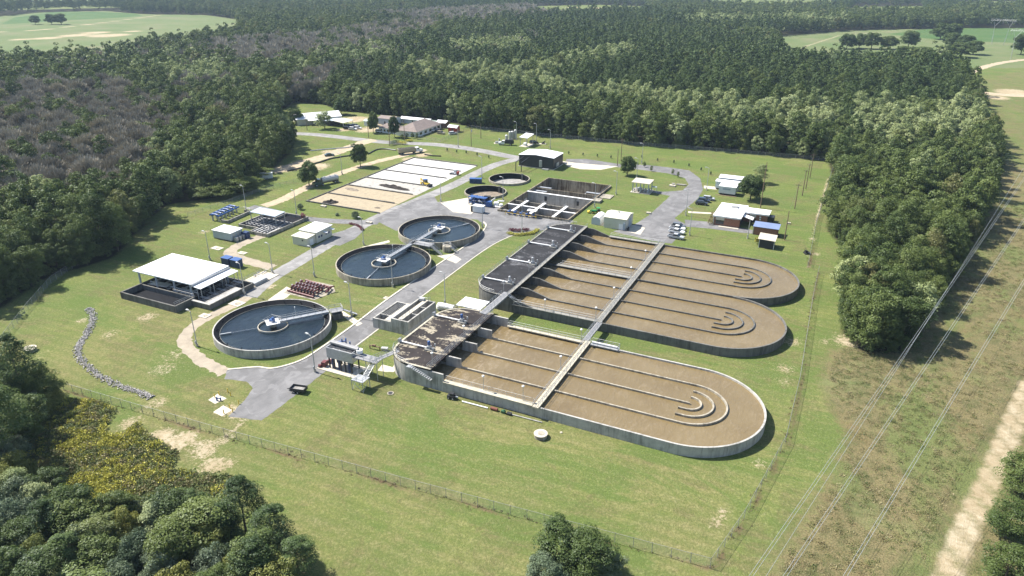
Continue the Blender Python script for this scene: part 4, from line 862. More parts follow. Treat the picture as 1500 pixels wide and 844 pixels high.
MB().box(.4,.4,-5.1,Wd-.4,Ld-.4,-4.6).build('floor', M['conc_mid'], r)
MB().box(.41,.41,-4.59,Wd-.41,8.29,-2.2).box(.41,8.61,-4.59,Wd-.41,14.69,-1.9).build('sludge', M['sludge'], r)
MB().box(.41,27.31,-4.59,Wd-.41,35.59,-2.6).build('sludge', M['sludge_grey'], r)
for x in (5.5, 13.0, 22.3): MB().box(x, .3, .801, x+1.1, 14.9, .95).build('walkway', M['white_metal'], r)
MB().box(.4, 8.1, .61, 5.4, 8.9, .75).box(6.7, 8.1, .61, 12.9, 8.9, .75).box(14.2, 8.1, .61, 22.2, 8.9, .75).box(23.5, 8.1, .61, Wd-.4, 8.9, .75).build('walkway', M['white_metal'], r)
MB().box(.3, 26.6, .73, Wd-.3, 27.6, .85).build('walkway', M['white_metal'], r)
MB().box(.4, 33.0, -.6, 6.2, 34.2, -.45).box(.4, 37.6, -.3, 6.4, 38.8, -.15).box(21.8, 38.5, -.2, Wd-.4, 39.8, -.05).box(22.0, 36.4, -3.0, 22.2, 38, -.2).build('launder_trough', M['galv'], r)
mb = MB()
for x in (5.5, 13.0, 22.3): mb.rail([(x+.05, 12.6, .95), (x+.05, 14.9, .95)], 1.0, 1.2, .05)
mb.rail([(Wd-.1, 18, .8), (Wd-.1, 48, .8)], 1.0, 2.5, .045); mb.build('railing', M['alu'], r)
MB().box(8.2, 26.6, -2.2, 9.2, 26.88, -.4).box(22.3, 26.6, -2.4, 23.2, 26.88, -.6).build('gate', M['steel_dark'], r)
MB().box(Wd+.02, 26, -.1, Wd+3.0, 30, .9).box(Wd+.02, 33, -.1, Wd+5, 38.5, .3).build('effluent_box', M['conc_tan'], r)
# --- blower bank in front of the basin
bb = thing('blower_bank', 'row of yellow railed blue pumps along the near end of the rectangular basin', 'pumps', (-113, 232.6, 0))
mb, my, mw = MB(), MB(), MB()
for i in range(5): x = i*2.5; mb.obox((x, .5, .8), (1.0, .9, 1.1), .1).cyl((x+.2,.4,1.3),(x+.9,.6,2.0),.28,n=8)
for i in range(9): x = -1+i*1.6; my.cyl((x,-.6,0),(x,-.6,1.1),.09,n=6)
my.cyl((-1,-.6,1.05),(11.8,-.6,1.05),.06,n=5); mb.build('pump', M['blue'], bb); my.build('guard_rail', M['yellow'], bb)
slab4(MB(), [(7.6,.1,2.6),(11.2,.1,2.6),(11.2,2.0,2.7),(7.6,2.0,2.7)], .12).build('roof', M['roof_white'], bb)
mb = MB()
for x in (7.8, 11.0): mb.cyl((x,.3,0),(x,.3,2.6),.07,n=5)
mb.build('post', M['yellow'], bb)
# --- drying beds
d = thing('drying_bed', 'six bay sludge drying bed of pale sand with low kerbs', 'drying bed', (-193.0, 212.6, 0))
M['sand_white'] = concrete('white drying sand', (.52,.51,.48), .22, (.36,.34,.29), False); M['sand_tan'] = concrete('tan drying sand', (.36,.30,.205), .62, (.2,.175,.135), False); M['sand_dirty'] = concrete('stained drying sand', (.40,.38,.34), .75, (.17,.165,.16), False)
ysb = [0, 12.8, 26.0, 39.4, 53.4, 66.4, 78.6]
for i, mt in enumerate(('sand_tan', 'sand_tan', 'sand_dirty', 'sand_white', 'sand_white', 'sand_white')): MB().box(.25, ysb[i]+.2, -.05, 35.2, ysb[i+1]-.2, .05+.004*i).build('sand_bay', M[mt], d)
mb = MB()
for i, y in enumerate(ysb): mb.box(0, y-.24, -.1, 35.3-(2 if 0 < i < 6 else 0), y+.24, .5)
mb.build('bay_kerb', M['conc_dark'], d); MB().box(-.25, -.2, -.1, .05, 78.8, .42).build('side_kerb', M['conc_dark'], d)
def heap(name, lab, x, y, L, wd, h, mat, rz=0.0, cat='heap', seed=1):
    rr_ = random.Random(seed); bmh = bmesh.new(); bmesh.ops.create_grid(bmh, x_segments=26, y_segments=14, size=1)
    for v in bmh.verts:
        q = max(0, 1-math.hypot(v.co.x, v.co.y)); e = .55+.45*math.sin(v.co.x*7+seed)*math.cos(v.co.y*5+seed*2); v.co.z = h*(q**.6)*e+rr_.uniform(0,.12)*h*(q > 0)-(.05 if q <= 0 else 0); v.co.x *= L/2; v.co.y *= wd/2
    me = bpy.data.meshes.new(name); bmh.to_mesh(me); bmh.free(); me.materials.append(mat); o = bpy.data.objects.new(name, me); COL.objects.link(o); o.location = (x, y, .06); o.rotation_euler = (0,0,rz); setp(o, lab, cat); return o
hx = at(579, 276); heap('sludge_heap', 'long dark heap of wet sludge across a drying bay', hx[0]-1, hx[1]+.5, 17, 3.2, 1.5, M['dark_heap'], -.12, seed=2)
hx = at(484, 297); heap('sludge_heap', 'short dark mound of sludge at the near corner of the tan bays', hx[0], hx[1], 6.5, 4, 1.5, M['dark_heap'], .5, seed=4)
hx = at(512, 276); heap('sludge_heap', 'flat scattered sludge clods by the kerb of the stained bay', hx[0]+2, hx[1]-1, 8, 3, .5, M['sludge'], -.2, seed=7)
hx = at(553, 305); heap('sludge_heap', 'tiny brown clump of sludge on the nearest tan bay', hx[0], hx[1], 2.6, 1.4, .5, M['sludge'], 0, seed=9)
# --- dark building with pale roof
db = thing('dewatering_building', 'charcoal clad building with a pale low pitched roof and two pipe frames', 'building', (-140, 299.8, 0))
MB().box(0, 0, .3, 17.5, 11.6, 5.4).build('wall', M['clad_dark'], db); mb = MB(); gable_ends(mb, 0, 0, 17.5, 11.6, 5.4, 6.1, 'y').build('gable', M['clad_dark'], db)
gable(MB(), 0, 0, 17.5, 11.6, 5.42, 6.15, 'y', .25, .14).build('roof', M['roof_white'], db); MB().box(-.3,-.3,-.1,17.8,11.9,.299).build('base', M['conc_flat'], db)
MB().box(10.6, -.75, .9, 11.9, -.02, 4.0).build('duct', M['galv'], db); MB().box(17.52, 3, .9, 17.9, 6, 2.6).build('louver', M['alu'], db)
for x in (1.5, 4.6): MB().box(x, -.04, .35, x+2.4, -.003, 3.2).build('door', M['dark_clad'], db)
mb = MB()
for x in (2.6, 5.4): mb.cyl((x, -9.0, 0), (x, -9.0, 4.2), .2, n=7).cyl((x, -9.0, 4.2), (x, -.1, 4.9), .2, n=7)
mb.build('pipe_frame', M['steel_dark'], db); MB().box(12.5, -1.8, -.05, 15.5, -.05, .5).build('step', M['galv'], db)
MB().box(3, 11.62, 0, 15, 15.5, 3.6).build('rear_wall', M['clad_dark'], db); slab4(MB(), [(2.8,11.5,4.8),(15.2,11.5,4.8),(15.2,15.8,3.9),(2.8,15.8,3.9)], .12).build('rear_roof', M['roof_white_y'], db)
# --- blue filter press, white box, blue bins
fp = thing('filter_press', 'bright blue belt filter press standing on the pale yard slab', 'machine', at(702, 300))
mb = MB()
for z in (.7, 1.9, 3.0): mb.box(-4.0, -1.3, z, 3.4, 1.3, z+.22)
for x in (-3.9, -1.5, .9, 3.2):
    for y in (-1.25, 1.25): mb.box(x-.13, y-.13, 0, x+.13, y+.13, 3.4)
mb.build('frame', M['blue'], fp)
mb = MB()
for i in range(6): mb.cyl((-3.4+i*1.25, -1.2, 1.5+(i % 2)*.9), (-3.4+i*1.25, 1.2, 1.5+(i % 2)*.9), .38, n=10)
mb.build('roller', M['steel_dark'], fp); MB().obox((4.6,-.4,1.2),(2.0,2.2,1.9),.1).build('side_unit', M['blue'], fp); MB().obox((2.8,1.6,2.4),(2.6,1.2,2.2),0).build('hopper', M['steel_dark'], fp)
wb = thing('white_enclosure', 'white metal enclosure with dark open end in front of the blue press', 'enclosure', at(701, 311))
MB().box(-2.0,-1.0,.25,2.2,1.2,2.6).build('body', M['clad_white'], wb); slab4(MB(), [(-2.1,-1.1,2.6),(2.3,-1.1,2.6),(2.3,1.3,2.7),(-2.1,1.3,2.7)], .08).build('lid', M['white_metal'], wb); MB().box(-2.9,-.9,.1,-2.01,1.0,2.2).build('motor_bay', M['steel_dark'], wb); MB().box(-2,-1,0,2.2,1.2,.249).build('skid', M['black'], wb)
bn = thing('storage_bin', 'two lidded dark blue polymer bins in a block beside the brown sludge tank', 'bin', at(697, 268)); bn.rotation_euler = (0,0,R(20))
MB().box(-2.6,-1.1,0,-.05,1.1,1.9).box(.05,-1.1,0,2.6,1.1,1.9).build('body', M['blue_dark'], bn); MB().box(-2.65,-1.15,1.901,-.03,1.15,2.05).box(.03,-1.15,1.901,2.65,1.15,2.05).build('lid', M['blue'], bn)
pj = thing('polymer_station', 'cluster of white tanks, hoppers and pipes at the near corner of the rectangular basin', 'equipment', at(727, 302))
MB().cyl((0,0,0),(0,0,1.6),1.0,n=14).cyl((2.4,-.6,.2),(2.4,-.6,1.3),.7,n=12).build('tank', M['white_metal'], pj); MB().obox((-2.6,1.4,1.5),(3.4,.5,.4),.6,ry=R(-35)).obox((1.2,1.6,1.8),(2.6,1.4,.15),.2).build('hopper', M['alu'], pj); MB().tube([(-2,-1,.3),(0,-1.4,.3),(2.6,-1.8,.5),(3.6,-.4,.5)],.16,7).cyl((.9,1.2,0),(.9,1.2,1.8),.08,n=5).build('pipe', M['galv'], pj)
# --- sheds beside the yard
mh = thing('metal_shed', 'cream metal building with a ribbed cream roof between the two sheds and the parking road', 'building', (-75.7, 234.4, 0))
MB().box(0, 0, 0, 8.2, 8.4, 4.0).build('wall', M['clad_cream'], mh); mb = MB(); gable_ends(mb, 0,0,8.2,8.4,4.0,4.9,'x').build('gable', M['clad_cream'], mh); gable(MB(), 0,0,8.2,8.4,4.02,4.95,'x',.25,.1).build('roof', M['roof_cream'], mh)
MB().box(5.6,-.05,.05,7.1,-.003,2.2).build('door', M['white_metal'], mh); MB().box(8.203,3.2,.05,8.26,6.2,3.2).build('door', M['grey_clad'], mh); MB().box(7.3,-.5,.2,8.0,-.01,2.9).build('duct', M['grey_clad'], mh)
for x in (2.0, 4.3): MB().box(x,-.04,1.0,x+.5,-.003,1.7).build('vent', M['cream'], mh)
MB().cyl((8.9,1.2,0),(8.9,1.2,1.2),.3,n=8).obox((8.9,.3,.5),(.6,.6,.9),0).build('meter', M['steel_dark'], mh); MB().cyl((4.1,4.2,5.03),(4.1,4.2,5.5),.3,n=10).build('roof_vent', M['galv'], mh)
bs = thing('barn_shed', 'small pale grey gambrel roofed shed next to the cream metal building', 'shed', (-80.9, 235.8, 0))
MB().box(0,0,0,3.4,6.4,2.0).build('wall', M['clad_blue'], bs)
mb = MB(); pr = [(-.15,1.95),(.55,2.75),(1.7,3.15),(2.85,2.75),(3.55,1.95)]
for y in (-.1, 6.4):
    pass
mb.add([(p[0],-.15,p[1]) for p in pr]+[(p[0],6.55,p[1]) for p in pr], [(i,i+1,i+6,i+5) for i in range(4)]); mb.build('roof', M['roof_white_y'], bs)
MB().add([(p[0],.003,p[1]-.03) for p in pr], [(4,3,2,1,0)]).add([(p[0],6.397,p[1]-.03) for p in pr], [(0,1,2,3,4)]).build('gable', M['clad_blue'], bs)
# --- open canopy with tanks beyond the basin
oc = thing('chemical_canopy', 'open grey canopy over pipework on the grass inside the far road loop', 'canopy', (-79.4, 281.2, 0))
slab4(MB(), [(-.4,-.4,4.3),(7.4,-.4,4.3),(7.4,6.2,4.55),(-.4,6.2,4.55)], .2).build('roof', M['conc_flat'], oc)
for x in (.2, 3.4, 6.8):
    for y in (.2, 5.6): MB().box(x-.16,y-.16,0,x+.16,y+.16,4.3).build('post', M['grey_clad'], oc)
MB().box(-.6,-.6,-.05,7.6,6.4,.25).build('slab', M['slab'], oc)
mb = MB()
for i in range(5): mb.cyl((.6+i*1.4,.5,.7),(.6+i*1.4,5.4,.7),.2,n=7).cyl((.6+i*1.4,1+i*.7,.25),(.6+i*1.4,1+i*.7,1.6),.24,n=8)
mb.cyl((.3,.6,1.6),(6.8,.6,1.6),.15,n=7).box(1.6,2.2,.26,3.2,4,1.5); mb.build('pipework', M['galv'], oc); MB().box(7.5,2.2,2.6,9.6,3.4,2.75).cyl((9.5,3.3,0),(9.5,3.3,2.6),.07,n=5).build('side_shelf', M['grey_clad'], oc)
# --- fuel canopy and tanks by the far lawn
fc = thing('fuel_canopy', 'small pale canopy roof near the back of the lawn with a dark vehicle beside it', 'canopy', (-156.5, 336.2, 0))
slab4(MB(), [(-.3,-.3,4.8),(4.4,-.3,4.6),(4.4,8.2,5.2),(-.3,8.2,5.4)], .16).build('roof', M['roof_white'], fc)
for x in (.1, 4.0):
    for y in (.2, 7.6): MB().box(x-.12,y-.12,0,x+.12,y+.12,4.75).build('post', M['galv'], fc)
MB().box(-.5,-.5,-.02,5,8.4,.1).build('slab', M['slab'], fc); MB().box(.8,2,.11,2.2,4,1.4).build('tank', M['white_metal'], fc)
for i, (uu, vv, hh, lab) in enumerate([(742,207,3.2,'grey upright tank, left end of the group beside the parked truck'),(747,204,4.0,'tall grey upright tank directly behind the parked white truck'),(750.5,203,3.8,'grey upright tank, middle of the group near the small canopy'),(755,203,4.6,'tallest grey upright tank, next to the small pale canopy')]):
    q = thing('upright_tank', lab, 'tank', at(uu, vv), 0, 'upright tanks by the small canopy'); MB().cyl((0,0,.1),(0,0,hh),.8,n=14).build('shell', M['galv'] if i % 2 else M['alu'], q); MB().cyl((0,0,hh),(0,0,hh+.35),.8,.2,n=14).build('top', M['alu'], q); MB().box(-.9,-.9,0,.9,.9,.099).build('base', M['conc_flat'], q)
sc_ = thing('pump_unit', 'low skid of grey pumps on a slab, left of the upright tanks', 'pump', at(729, 210)); MB().obox((0,0,.6),(2.6,1.0,.9),.5).cyl((.8,.4,.2),(.8,.4,2.6),.4,n=9).build('body', M['galv'], sc_); MB().obox((0,0,.06),(4,2.4,.12),.5).build('slab', M['slab'], sc_)
sc_ = thing('pump_unit', 'dark slanted loader bucket frame on a slab, right of the small canopy', 'pump', at(796, 211)); MB().obox((0,0,1.0),(2.4,1.2,.3),.4,ry=R(-30)).obox((0,0,.4),(1.4,1.1,.7),.4).build('body', M['steel_dark'], sc_); MB().obox((-1.2,-.4,.06),(5.4,2.4,.12),.3).build('slab', M['slab'], sc_)
# --- office, garage, lean-to, trailers
of = thing('brick_office', 'brick office with a flat white roof and a wing to the right', 'office', (-40.6, 254.6, 0))
MB().box(0,0,0,9.0,16,3.2).box(9.003,8.6,0,17.4,14,3.2).build('wall', M['brick'], of)
MB().box(-.5,-.5,3.203,9.4,16.4,3.75).box(9.41,8.2,3.203,17.9,14.4,3.72).build('roof', M['old_white_roof'], of); MB().box(4.0,11,3.751,6.2,13.2,4.5).cyl((3.5,5,3.75),(3.5,5,4.2),.2,n=8).build('roof_unit', M['alu'], of)
MB().box(.5,-.06,2.1,3.6,-.003,3.1).box(11.2,8.54,2.0,13.4,8.597,3.1).build('fascia_panel', M['cream'], of)
MB().box(.6,-.04,.5,3.5,-.002,2.08).box(11.3,8.56,.3,13.3,8.598,1.95).build('window', M['glass'], of); MB().box(9.003,1.0,.05,9.07,6.0,2.6).build('garage_door', M['steel_dark'], of)
slab4(MB(), [(9.05,5.2,2.9),(13.0,3.6,2.4),(13.0,7.0,2.4),(9.05,8.2,2.9)], .12).build('awning', M['white_metal'], of)
MB().box(14.6,8.52,1.2,15.2,8.597,1.8).box(14.6,8.52,2.1,15.2,8.597,2.6).build('wall_vent', M['white_metal'], of)
MB().box(17.45,9.5,0,19.6,12.6,2.6).build('rear_shelter', M['steel_dark'], of); MB().box(2,-1.6,-.05,9,-.1,.12).build('step', M['slab'], of); MB().box(-.28,-.28,0,0-.003,-.003,3.2).build('corner_post', M['cream'], of)
ga = thing('brick_garage', 'small brick garage with a shallow blue grey roof behind the lean-to', 'garage', (-26.0, 250.2, 0))
MB().box(0,0,0,7.9,4.4,2.9).build('wall', M['brick'], ga); M['roof_blue'] = ribbed('blue grey ribbed roof', (.17,.22,.36), 0)
slab4(MB(), [(-.35,-.35,2.92),(8.3,-.35,2.92),(8.3,4.8,3.3),(-.35,4.8,3.3)], .14).build('roof', M['roof_blue'], ga); MB().box(-.25,-.2,0,-.004,.6,2.85).build('corner_board', M['cream'], ga)
le = thing('lean_to', 'dark fronted lean-to shed with a pale tilted roof on the lawn', 'shed', (-22.3, 237.8, 0))
MB().box(0,0,0,4.6,4.2,2.6).build('wall', M['clad_dark'], le); slab4(MB(), [(-.6,-.6,3.1),(5.0,-.6,2.9),(5.0,4.9,3.3),(-.6,4.9,3.5)], .14).build('roof', M['slab'], le)
for x in (-.1, 4.65): MB().box(x-.05,-.35,0,x+.1,-.2,3.0).build('post', M['white_metal'], le)
tl = thing('site_trailer', 'pale grey office trailer in front of the pair, raised on wheels', 'trailer', (-46.4, 293.6, 0))
MB().box(0,0,.75,6.7,5.0,3.6).build('body', M['clad_white'], tl); slab4(MB(), [(-.15,-.15,3.6),(6.85,-.15,3.6),(6.85,5.15,3.75),(-.15,5.15,3.75)], .1).build('roof', M['roof_white'], tl)
MB().box(1.6,-.05,2.3,4.6,-.003,2.9).build('louver', M['grey_clad'], tl); MB().box(6.703,2.6,1.0,6.76,3.6,2.9).build('door', M['grey_clad'], tl); MB().box(.3,.3,.2,6.4,4.7,.749).build('chassis', M['black'], tl)
for x in (2.6, 3.5): MB().cyl((x,-.05,.36),(x,.25,.36),.36,n=12).build('wheel', M['black'], tl)
MB().box(-1.0,-1.0,-.02,7.4,-.3,.1).build('kerb_board', M['wood'], tl)
t2 = thing('site_trailer', 'long white office trailer behind, with dark specks along its roof edge', 'trailer', (-49.2, 301.0, 0))
MB().box(0,0,.6,11.5,3.4,3.4).build('body', M['clad_white'], t2); slab4(MB(), [(-.2,-.2,3.4),(11.7,-.2,3.4),(11.7,3.6,3.5),(-.2,3.6,3.5)], .1).build('roof', M['roof_white'], t2); MB().box(8.4,-.05,1.2,9.4,-.003,2.3).build('window', M['glass'], t2)
MB().box(.2,.2,0,11.3,3.2,.599).build('skirt', M['conc_dark'], t2)
t3 = thing('site_trailer', 'pale blue grey container office at the back of the trailer group', 'trailer', (-49.0, 306.6, 0))
MB().box(0,0,.3,11.6,4.6,3.6).build('body', M['clad_blue'], t3); slab4(MB(), [(-.15,-.15,3.6),(11.75,-.15,3.6),(11.75,4.75,3.9),(-.15,4.75,3.9)], .1).build('roof', M['clad_white'], t3); MB().box(.2,.2,0,11.4,4.4,.299).build('skirt', M['conc_dark'], t3)
# --- houses beyond the county road
lh = thing('long_house', 'long white metal roofed building among trees, farthest left', 'building', (-308, 336, 0)); lh.rotation_euler = (0,0,R(-38))
MB().box(0,0,0,14,26,3.4).build('wall', M['cream'], lh); gable(MB(),0,0,14,26,3.42,5.6,'y',.6,.15).build('roof', M['roof_white_y'], lh); gable_ends(MB(),0,0,14,26,3.4,5.55,'y').build('gable', M['cream'], lh); MB().box(5,-.06,.1,9,-.003,2.6).build('door', M['glass'], lh)
slab4(MB(), [(14.1,6,3.4),(17.2,6,2.8),(17.2,13,2.8),(14.1,13,3.4)], .1).build('porch_roof', M['white_metal'], lh)
cp = thing('carport', 'open fronted shed with grey and cream roof beside the car park', 'carport', (-283, 335, 0))
MB().box(0,.2,0,4,9,2.6).build('wall', M['steel_dark'], cp); slab4(MB(), [(-.4,-.4,2.7),(7,-.4,3.3),(7,9.6,3.3),(-.4,9.6,2.7)], .12).build('roof', M['grey_clad'], cp); slab4(MB(), [(7.05,-.4,3.3),(14,-.4,2.6),(14,9.6,2.6),(7.05,9.6,3.3)], .12).build('front_roof', M['roof_cream'], cp)
for y in (.2, 4.6, 9): MB().box(13.4,y-.1,0,13.6,y+.1,2.65).build('post', M['white_metal'], cp)
hs = thing('house', 'white walled house with brown hipped roof and a long low wing', 'house', (-243, 331, 0))
MB().box(0,2,0,13,9,2.9).box(13.003,0,0,26.5,26,3.0).build('wall', M['white_metal'], hs)
mb = MB()
def hip(mb, x0, y0, x1, y1, z0, z1, o=.5):
    x0-=o; y0-=o; x1+=o; y1+=o; w_=(x1-x0); l=(y1-y0)
    if l >= w_: a=((x0+x1)/2, y0+w_/2, z1); b=((x0+x1)/2, y1-w_/2, z1); mb.add([(x0,y0,z0),(x1,y0,z0),(x1,y1,z0),(x0,y1,z0),a,b],[(0,1,4),(1,2,5,4),(2,3,5),(3,0,4,5),(3,2,1,0)])
    else: a=(x0+l/2,(y0+y1)/2,z1); b=(x1-l/2,(y0+y1)/2,z1); mb.add([(x0,y0,z0),(x1,y0,z0),(x1,y1,z0),(x0,y1,z0),a,b],[(0,1,5,4),(1,2,5),(2,3,4,5),(3,0,4),(3,2,1,0)])
    return mb
hip(hip(mb,13,0,26.5,26,3.01,6.6),0,2,13,9,2.91,5.0); mb.build('roof', M['shingle'], hs)
for x in (1.2, 3.4, 5.6, 7.8, 10.0): MB().box(x,1.94,.9,x+1.1,1.997,2.1).build('window', M['glass'], hs)
for y in (3, 8, 13, 18, 22): MB().box(26.503,y,.8,26.56,y+2.4,2.2).build('window', M['glass'], hs)
for (nm, lab, x, y, L_, W_, H_, rm, wm, cat) in (('shed', 'grey walled shed with brown roof behind the house', -257, 352, 11, 8, 3.6, 'shingle', 'grey_clad', 'shed'), ('shed', 'low green roofed shed behind the house by the wood', -228, 357.5, 9, 4.5, 2.6, 'green_roof', 'white_metal', 'shed'), ('shed', 'small white roofed stand beside the green roofed shed', -220.5, 358.5, 6, 5, 3.0, 'white_roof', 'brown', 'shed'), ('shed', 'small red shed with white barrel roof at the end of the fence', -208.6, 351.5, 5.4, 4, 2.6, 'white_roof', 'red', 'shed'), ('shed', 'pale hut with green roof left of the house, by the car park', -262, 345, 7, 4, 2.6, 'green_roof', 'white_metal', 'shed'), ('long_shed', 'very long low roof running along the wood edge behind the house', -247, 361, 20, 4, 2.6, 'roof_white', 'grey_clad', 'shed')):
    if 'green_roof' not in M: M['green_roof'] = plain('faded green roof', (.30,.38,.32), .6)
    q = thing(nm, lab, cat, (x, y, 0)); MB().box(0,0,0,L_,W_,H_).build('wall', M[wm], q); gable(MB(),0,0,L_,W_,H_+.01,H_+1.0,'x',.4,.1).build('roof', M[rm], q); gable_ends(MB(),0,0,L_,W_,H_,H_+.98,'x').build('gable', M[wm], q); MB().box(L_*.4,-.05,.05,L_*.4+1,-.003,2.0).build('door', M['steel_dark'], q)
# ------------------------------------------------------------------ vegetation
def leafmat(name, dark, mid, light, trans=.22, autumn=None):
    t = NT(name); t.t.nodes.remove(t.b)
    a = t.n('ShaderNodeAttribute'); a.attribute_name = 'tone'
    oi = t.n('ShaderNodeObjectInfo')
    f = t.math('ADD', t.math('MULTIPLY', a.outputs['Fac'], .42), t.math('MULTIPLY', oi.outputs['Random'], .58))
    c = t.ramp(f, [(.12, dark), (.5, mid), (.9, light)])
    h2 = t.math('FRACT', t.math('MULTIPLY', oi.outputs['Random'], 7.37)); c = t.mix(t.ramp(h2, [(.55, 0.0), (.95, .5)]), c, tuple(x*y for x, y in zip(light, (1.04, 1.0, .85))))
    if autumn: c = t.mix(t.ramp(oi.outputs['Random'], [(.94, 0.0), (.985, .6)]), c, autumn)
    d = t.n('ShaderNodeBsdfDiffuse'); tr = t.n('ShaderNodeBsdfTranslucent'); mx = t.n('ShaderNodeMixShader'); mx.inputs[0].default_value = trans
    t.l(c, d.inputs['Color']); t.l(c, tr.inputs['Color']); t.l(d.outputs[0], mx.inputs[1]); t.l(tr.outputs[0], mx.inputs[2])
    gl = t.n('ShaderNodeBsdfGlossy'); gl.inputs['Roughness'].default_value = .5; gl.inputs['Color'].default_value = (.8,.85,.9,1)
    m2 = t.n('ShaderNodeMixShader'); m2.inputs[0].default_value = .018; t.l(mx.outputs[0], m2.inputs[1]); t.l(gl.outputs[0], m2.inputs[2])
    t.l(m2.outputs[0], t.out.inputs['Surface']); return t.m
LM = {
 'broad': leafmat('dark broadleaf foliage', (.048,.076,.020), (.085,.120,.031), (.140,.178,.050), autumn=(.16,.14,.055)),
 'pale': leafmat('pale silvery foliage', (.16,.205,.075), (.245,.29,.12), (.335,.38,.19)),
 'pine': leafmat('pine foliage', (.038,.064,.020), (.062,.098,.027), (.098,.140,.042), .15),
 'bare': leafmat('bare grey twigs', (.225,.205,.16), (.305,.28,.225), (.40,.37,.30), .0),
 'shrub': leafmat('blue green shrub foliage', (.065,.095,.05), (.105,.145,.08), (.17,.21,.13)),
 'olive': leafmat('olive brush foliage', (.115,.115,.045), (.18,.165,.07), (.25,.22,.11)),
 'gold': leafmat('yellow flowering weeds', (.16,.17,.035), (.34,.33,.06), (.52,.49,.10), .15),
}
M['bark'] = plain('grey brown bark', (.10,.08,.062), .9, 0, .35, 3)
rs = np.random.RandomState(11)
def unit(n):
    v = rs.normal(size=(n, 3)); return v/np.linalg.norm(v, axis=1, keepdims=True)
def leaf_quads(pos, nrm, size, aspect=.7):
    n = len(pos); r = unit(n); t1 = np.cross(nrm, r); t1 /= np.linalg.norm(t1, axis=1, keepdims=True)+1e-9; t2 = np.cross(nrm, t1)
    s = (size*(.65+.7*rs.rand(n)))[:, None] if np.ndim(size) == 0 else size[:, None]
    a = t1*s*.5; b = t2*s*.5*aspect
    return np.stack([pos-a-b*.6, pos+a*.2-b, pos+a+b*.5, pos-a*.3+b], 1)
def clumps(cs, rad, per, size, flat=.8, aspect=.7, up=.25):
    P, T = [], []
    for c, r in zip(cs, rad):
        d = unit(per); d[:, 2] = np.where(d[:, 2] < -.35, -d[:, 2], d[:, 2])
        k = (.55+.5*rs.rand(per)**.5)[:, None]*r
        p = c+d*k*np.array([1, 1, flat]); nr = d+unit(per)*.75+np.array([0, 0, up]); nr /= np.linalg.norm(nr, axis=1, keepdims=True)
        P.append(leaf_quads(p, nr, size, aspect)); T.append(np.clip(rs.rand()*.75+rs.rand(per)*.25, 0, 1))
    return np.concatenate(P), np.concatenate(T)
def crown_broad(H, Rc, n, per, size, base=.28):
    zc = H*(base+(1-base)*.5); rz = H*(1-base)*.5; cs, rad = [], []; ph = rs.rand()*6.28
    while len(cs) < n:
        d = unit(1)[0]
        if d[2] < -.93: continue
        k = .56+.32*rs.rand(); lob = 1+.20*math.sin(3*math.atan2(d[1], d[0])+ph)+.12*math.sin(5*math.atan2(d[1], d[0])+2*ph)
        hx = 1.0 if d[2] > 0 else (1-d[2]*d[2]*.35)/max(.45, math.sqrt(1-d[2]*d[2]))        # the skirt hangs down the side rather than closing below
        r = Rc*(.22+.19*rs.rand()); cs.append(np.array([d[0]*Rc*k*lob*min(hx, 1.5), d[1]*Rc*k*lob*min(hx, 1.5), zc+d[2]*rz*(k+.1)*(1+.12*math.sin(ph*3+d[0]*4))])); rad.append(r)
    cs.append(np.array([0, 0, zc])); rad.append(Rc*.55)
    return clumps(cs, rad, per, size)
def crown_pine(H, Rc, n, per, size, base=.35):
    cs, rad = [], []
    for i in range(n):
        f = (i+rs.rand())/n; z = H*(base+(1-base)*f*.97); r = Rc*(1-f**2.6)**.8*(.5+.5*rs.rand())+.15; a = rs.rand()*6.283
        cs.append(np.array([r*math.cos(a), r*math.sin(a), z-.12*r])); rad.append(Rc*(.26*(1-f)+.2)*(.75+.5*rs.rand()))
    cs += [np.array([0, 0, H*(base+(1-base)*k)]) for k in (.3, .6, .9)]; rad += [Rc*.5, Rc*.38, Rc*.2]
    return clumps(cs, rad, per, size, .62, .5, .45)
def crown_bare(H, Rc, n, per, size):
    P, T = [], []
    for i in range(n):
        d = unit(1)[0]; d[2] = abs(d[2])*.9+.1; k = .5+.4*rs.rand(); c = np.array([d[0]*Rc*k, d[1]*Rc*k, H*.5+d[2]*H*.42*k]); r = Rc*.42
        u = unit(per); p = c+u*r*(rs.rand(per)**.4)[:, None]; dirs = u+np.array([0, 0, .8])+d*.5; dirs /= np.linalg.norm(dirs, axis=1, keepdims=True)
        q = np.cross(dirs, unit(per)); q /= np.linalg.norm(q, axis=1, keepdims=True); L = size*(.6+.8*rs.rand(per))[:, None]; w_ = L*.085+.012
        P.append(np.stack([p-q*w_, p+q*w_, p+dirs*L+q*w_*.5, p+dirs*L-q*w_*.5], 1)); T.append(np.clip(rs.rand()*.7+rs.rand(per)*.3, 0, 1))
    return np.concatenate(P), np.concatenate(T)
def crown_tuft(n, size, h, rr):
    a = rs.rand(n)*6.283; r = rr*rs.rand(n)**.6; p = np.stack([r*np.cos(a), r*np.sin(a), h*(.15+.85*rs.rand(n))*(1-.5*r/rr)], 1)
    nr = unit(n)+np.array([0, 0, .5]); nr /= np.linalg.norm(nr, axis=1, keepdims=True)
    return leaf_quads(p, nr, size), np.clip(rs.rand()*.5+rs.rand(n)*.5, 0, 1)
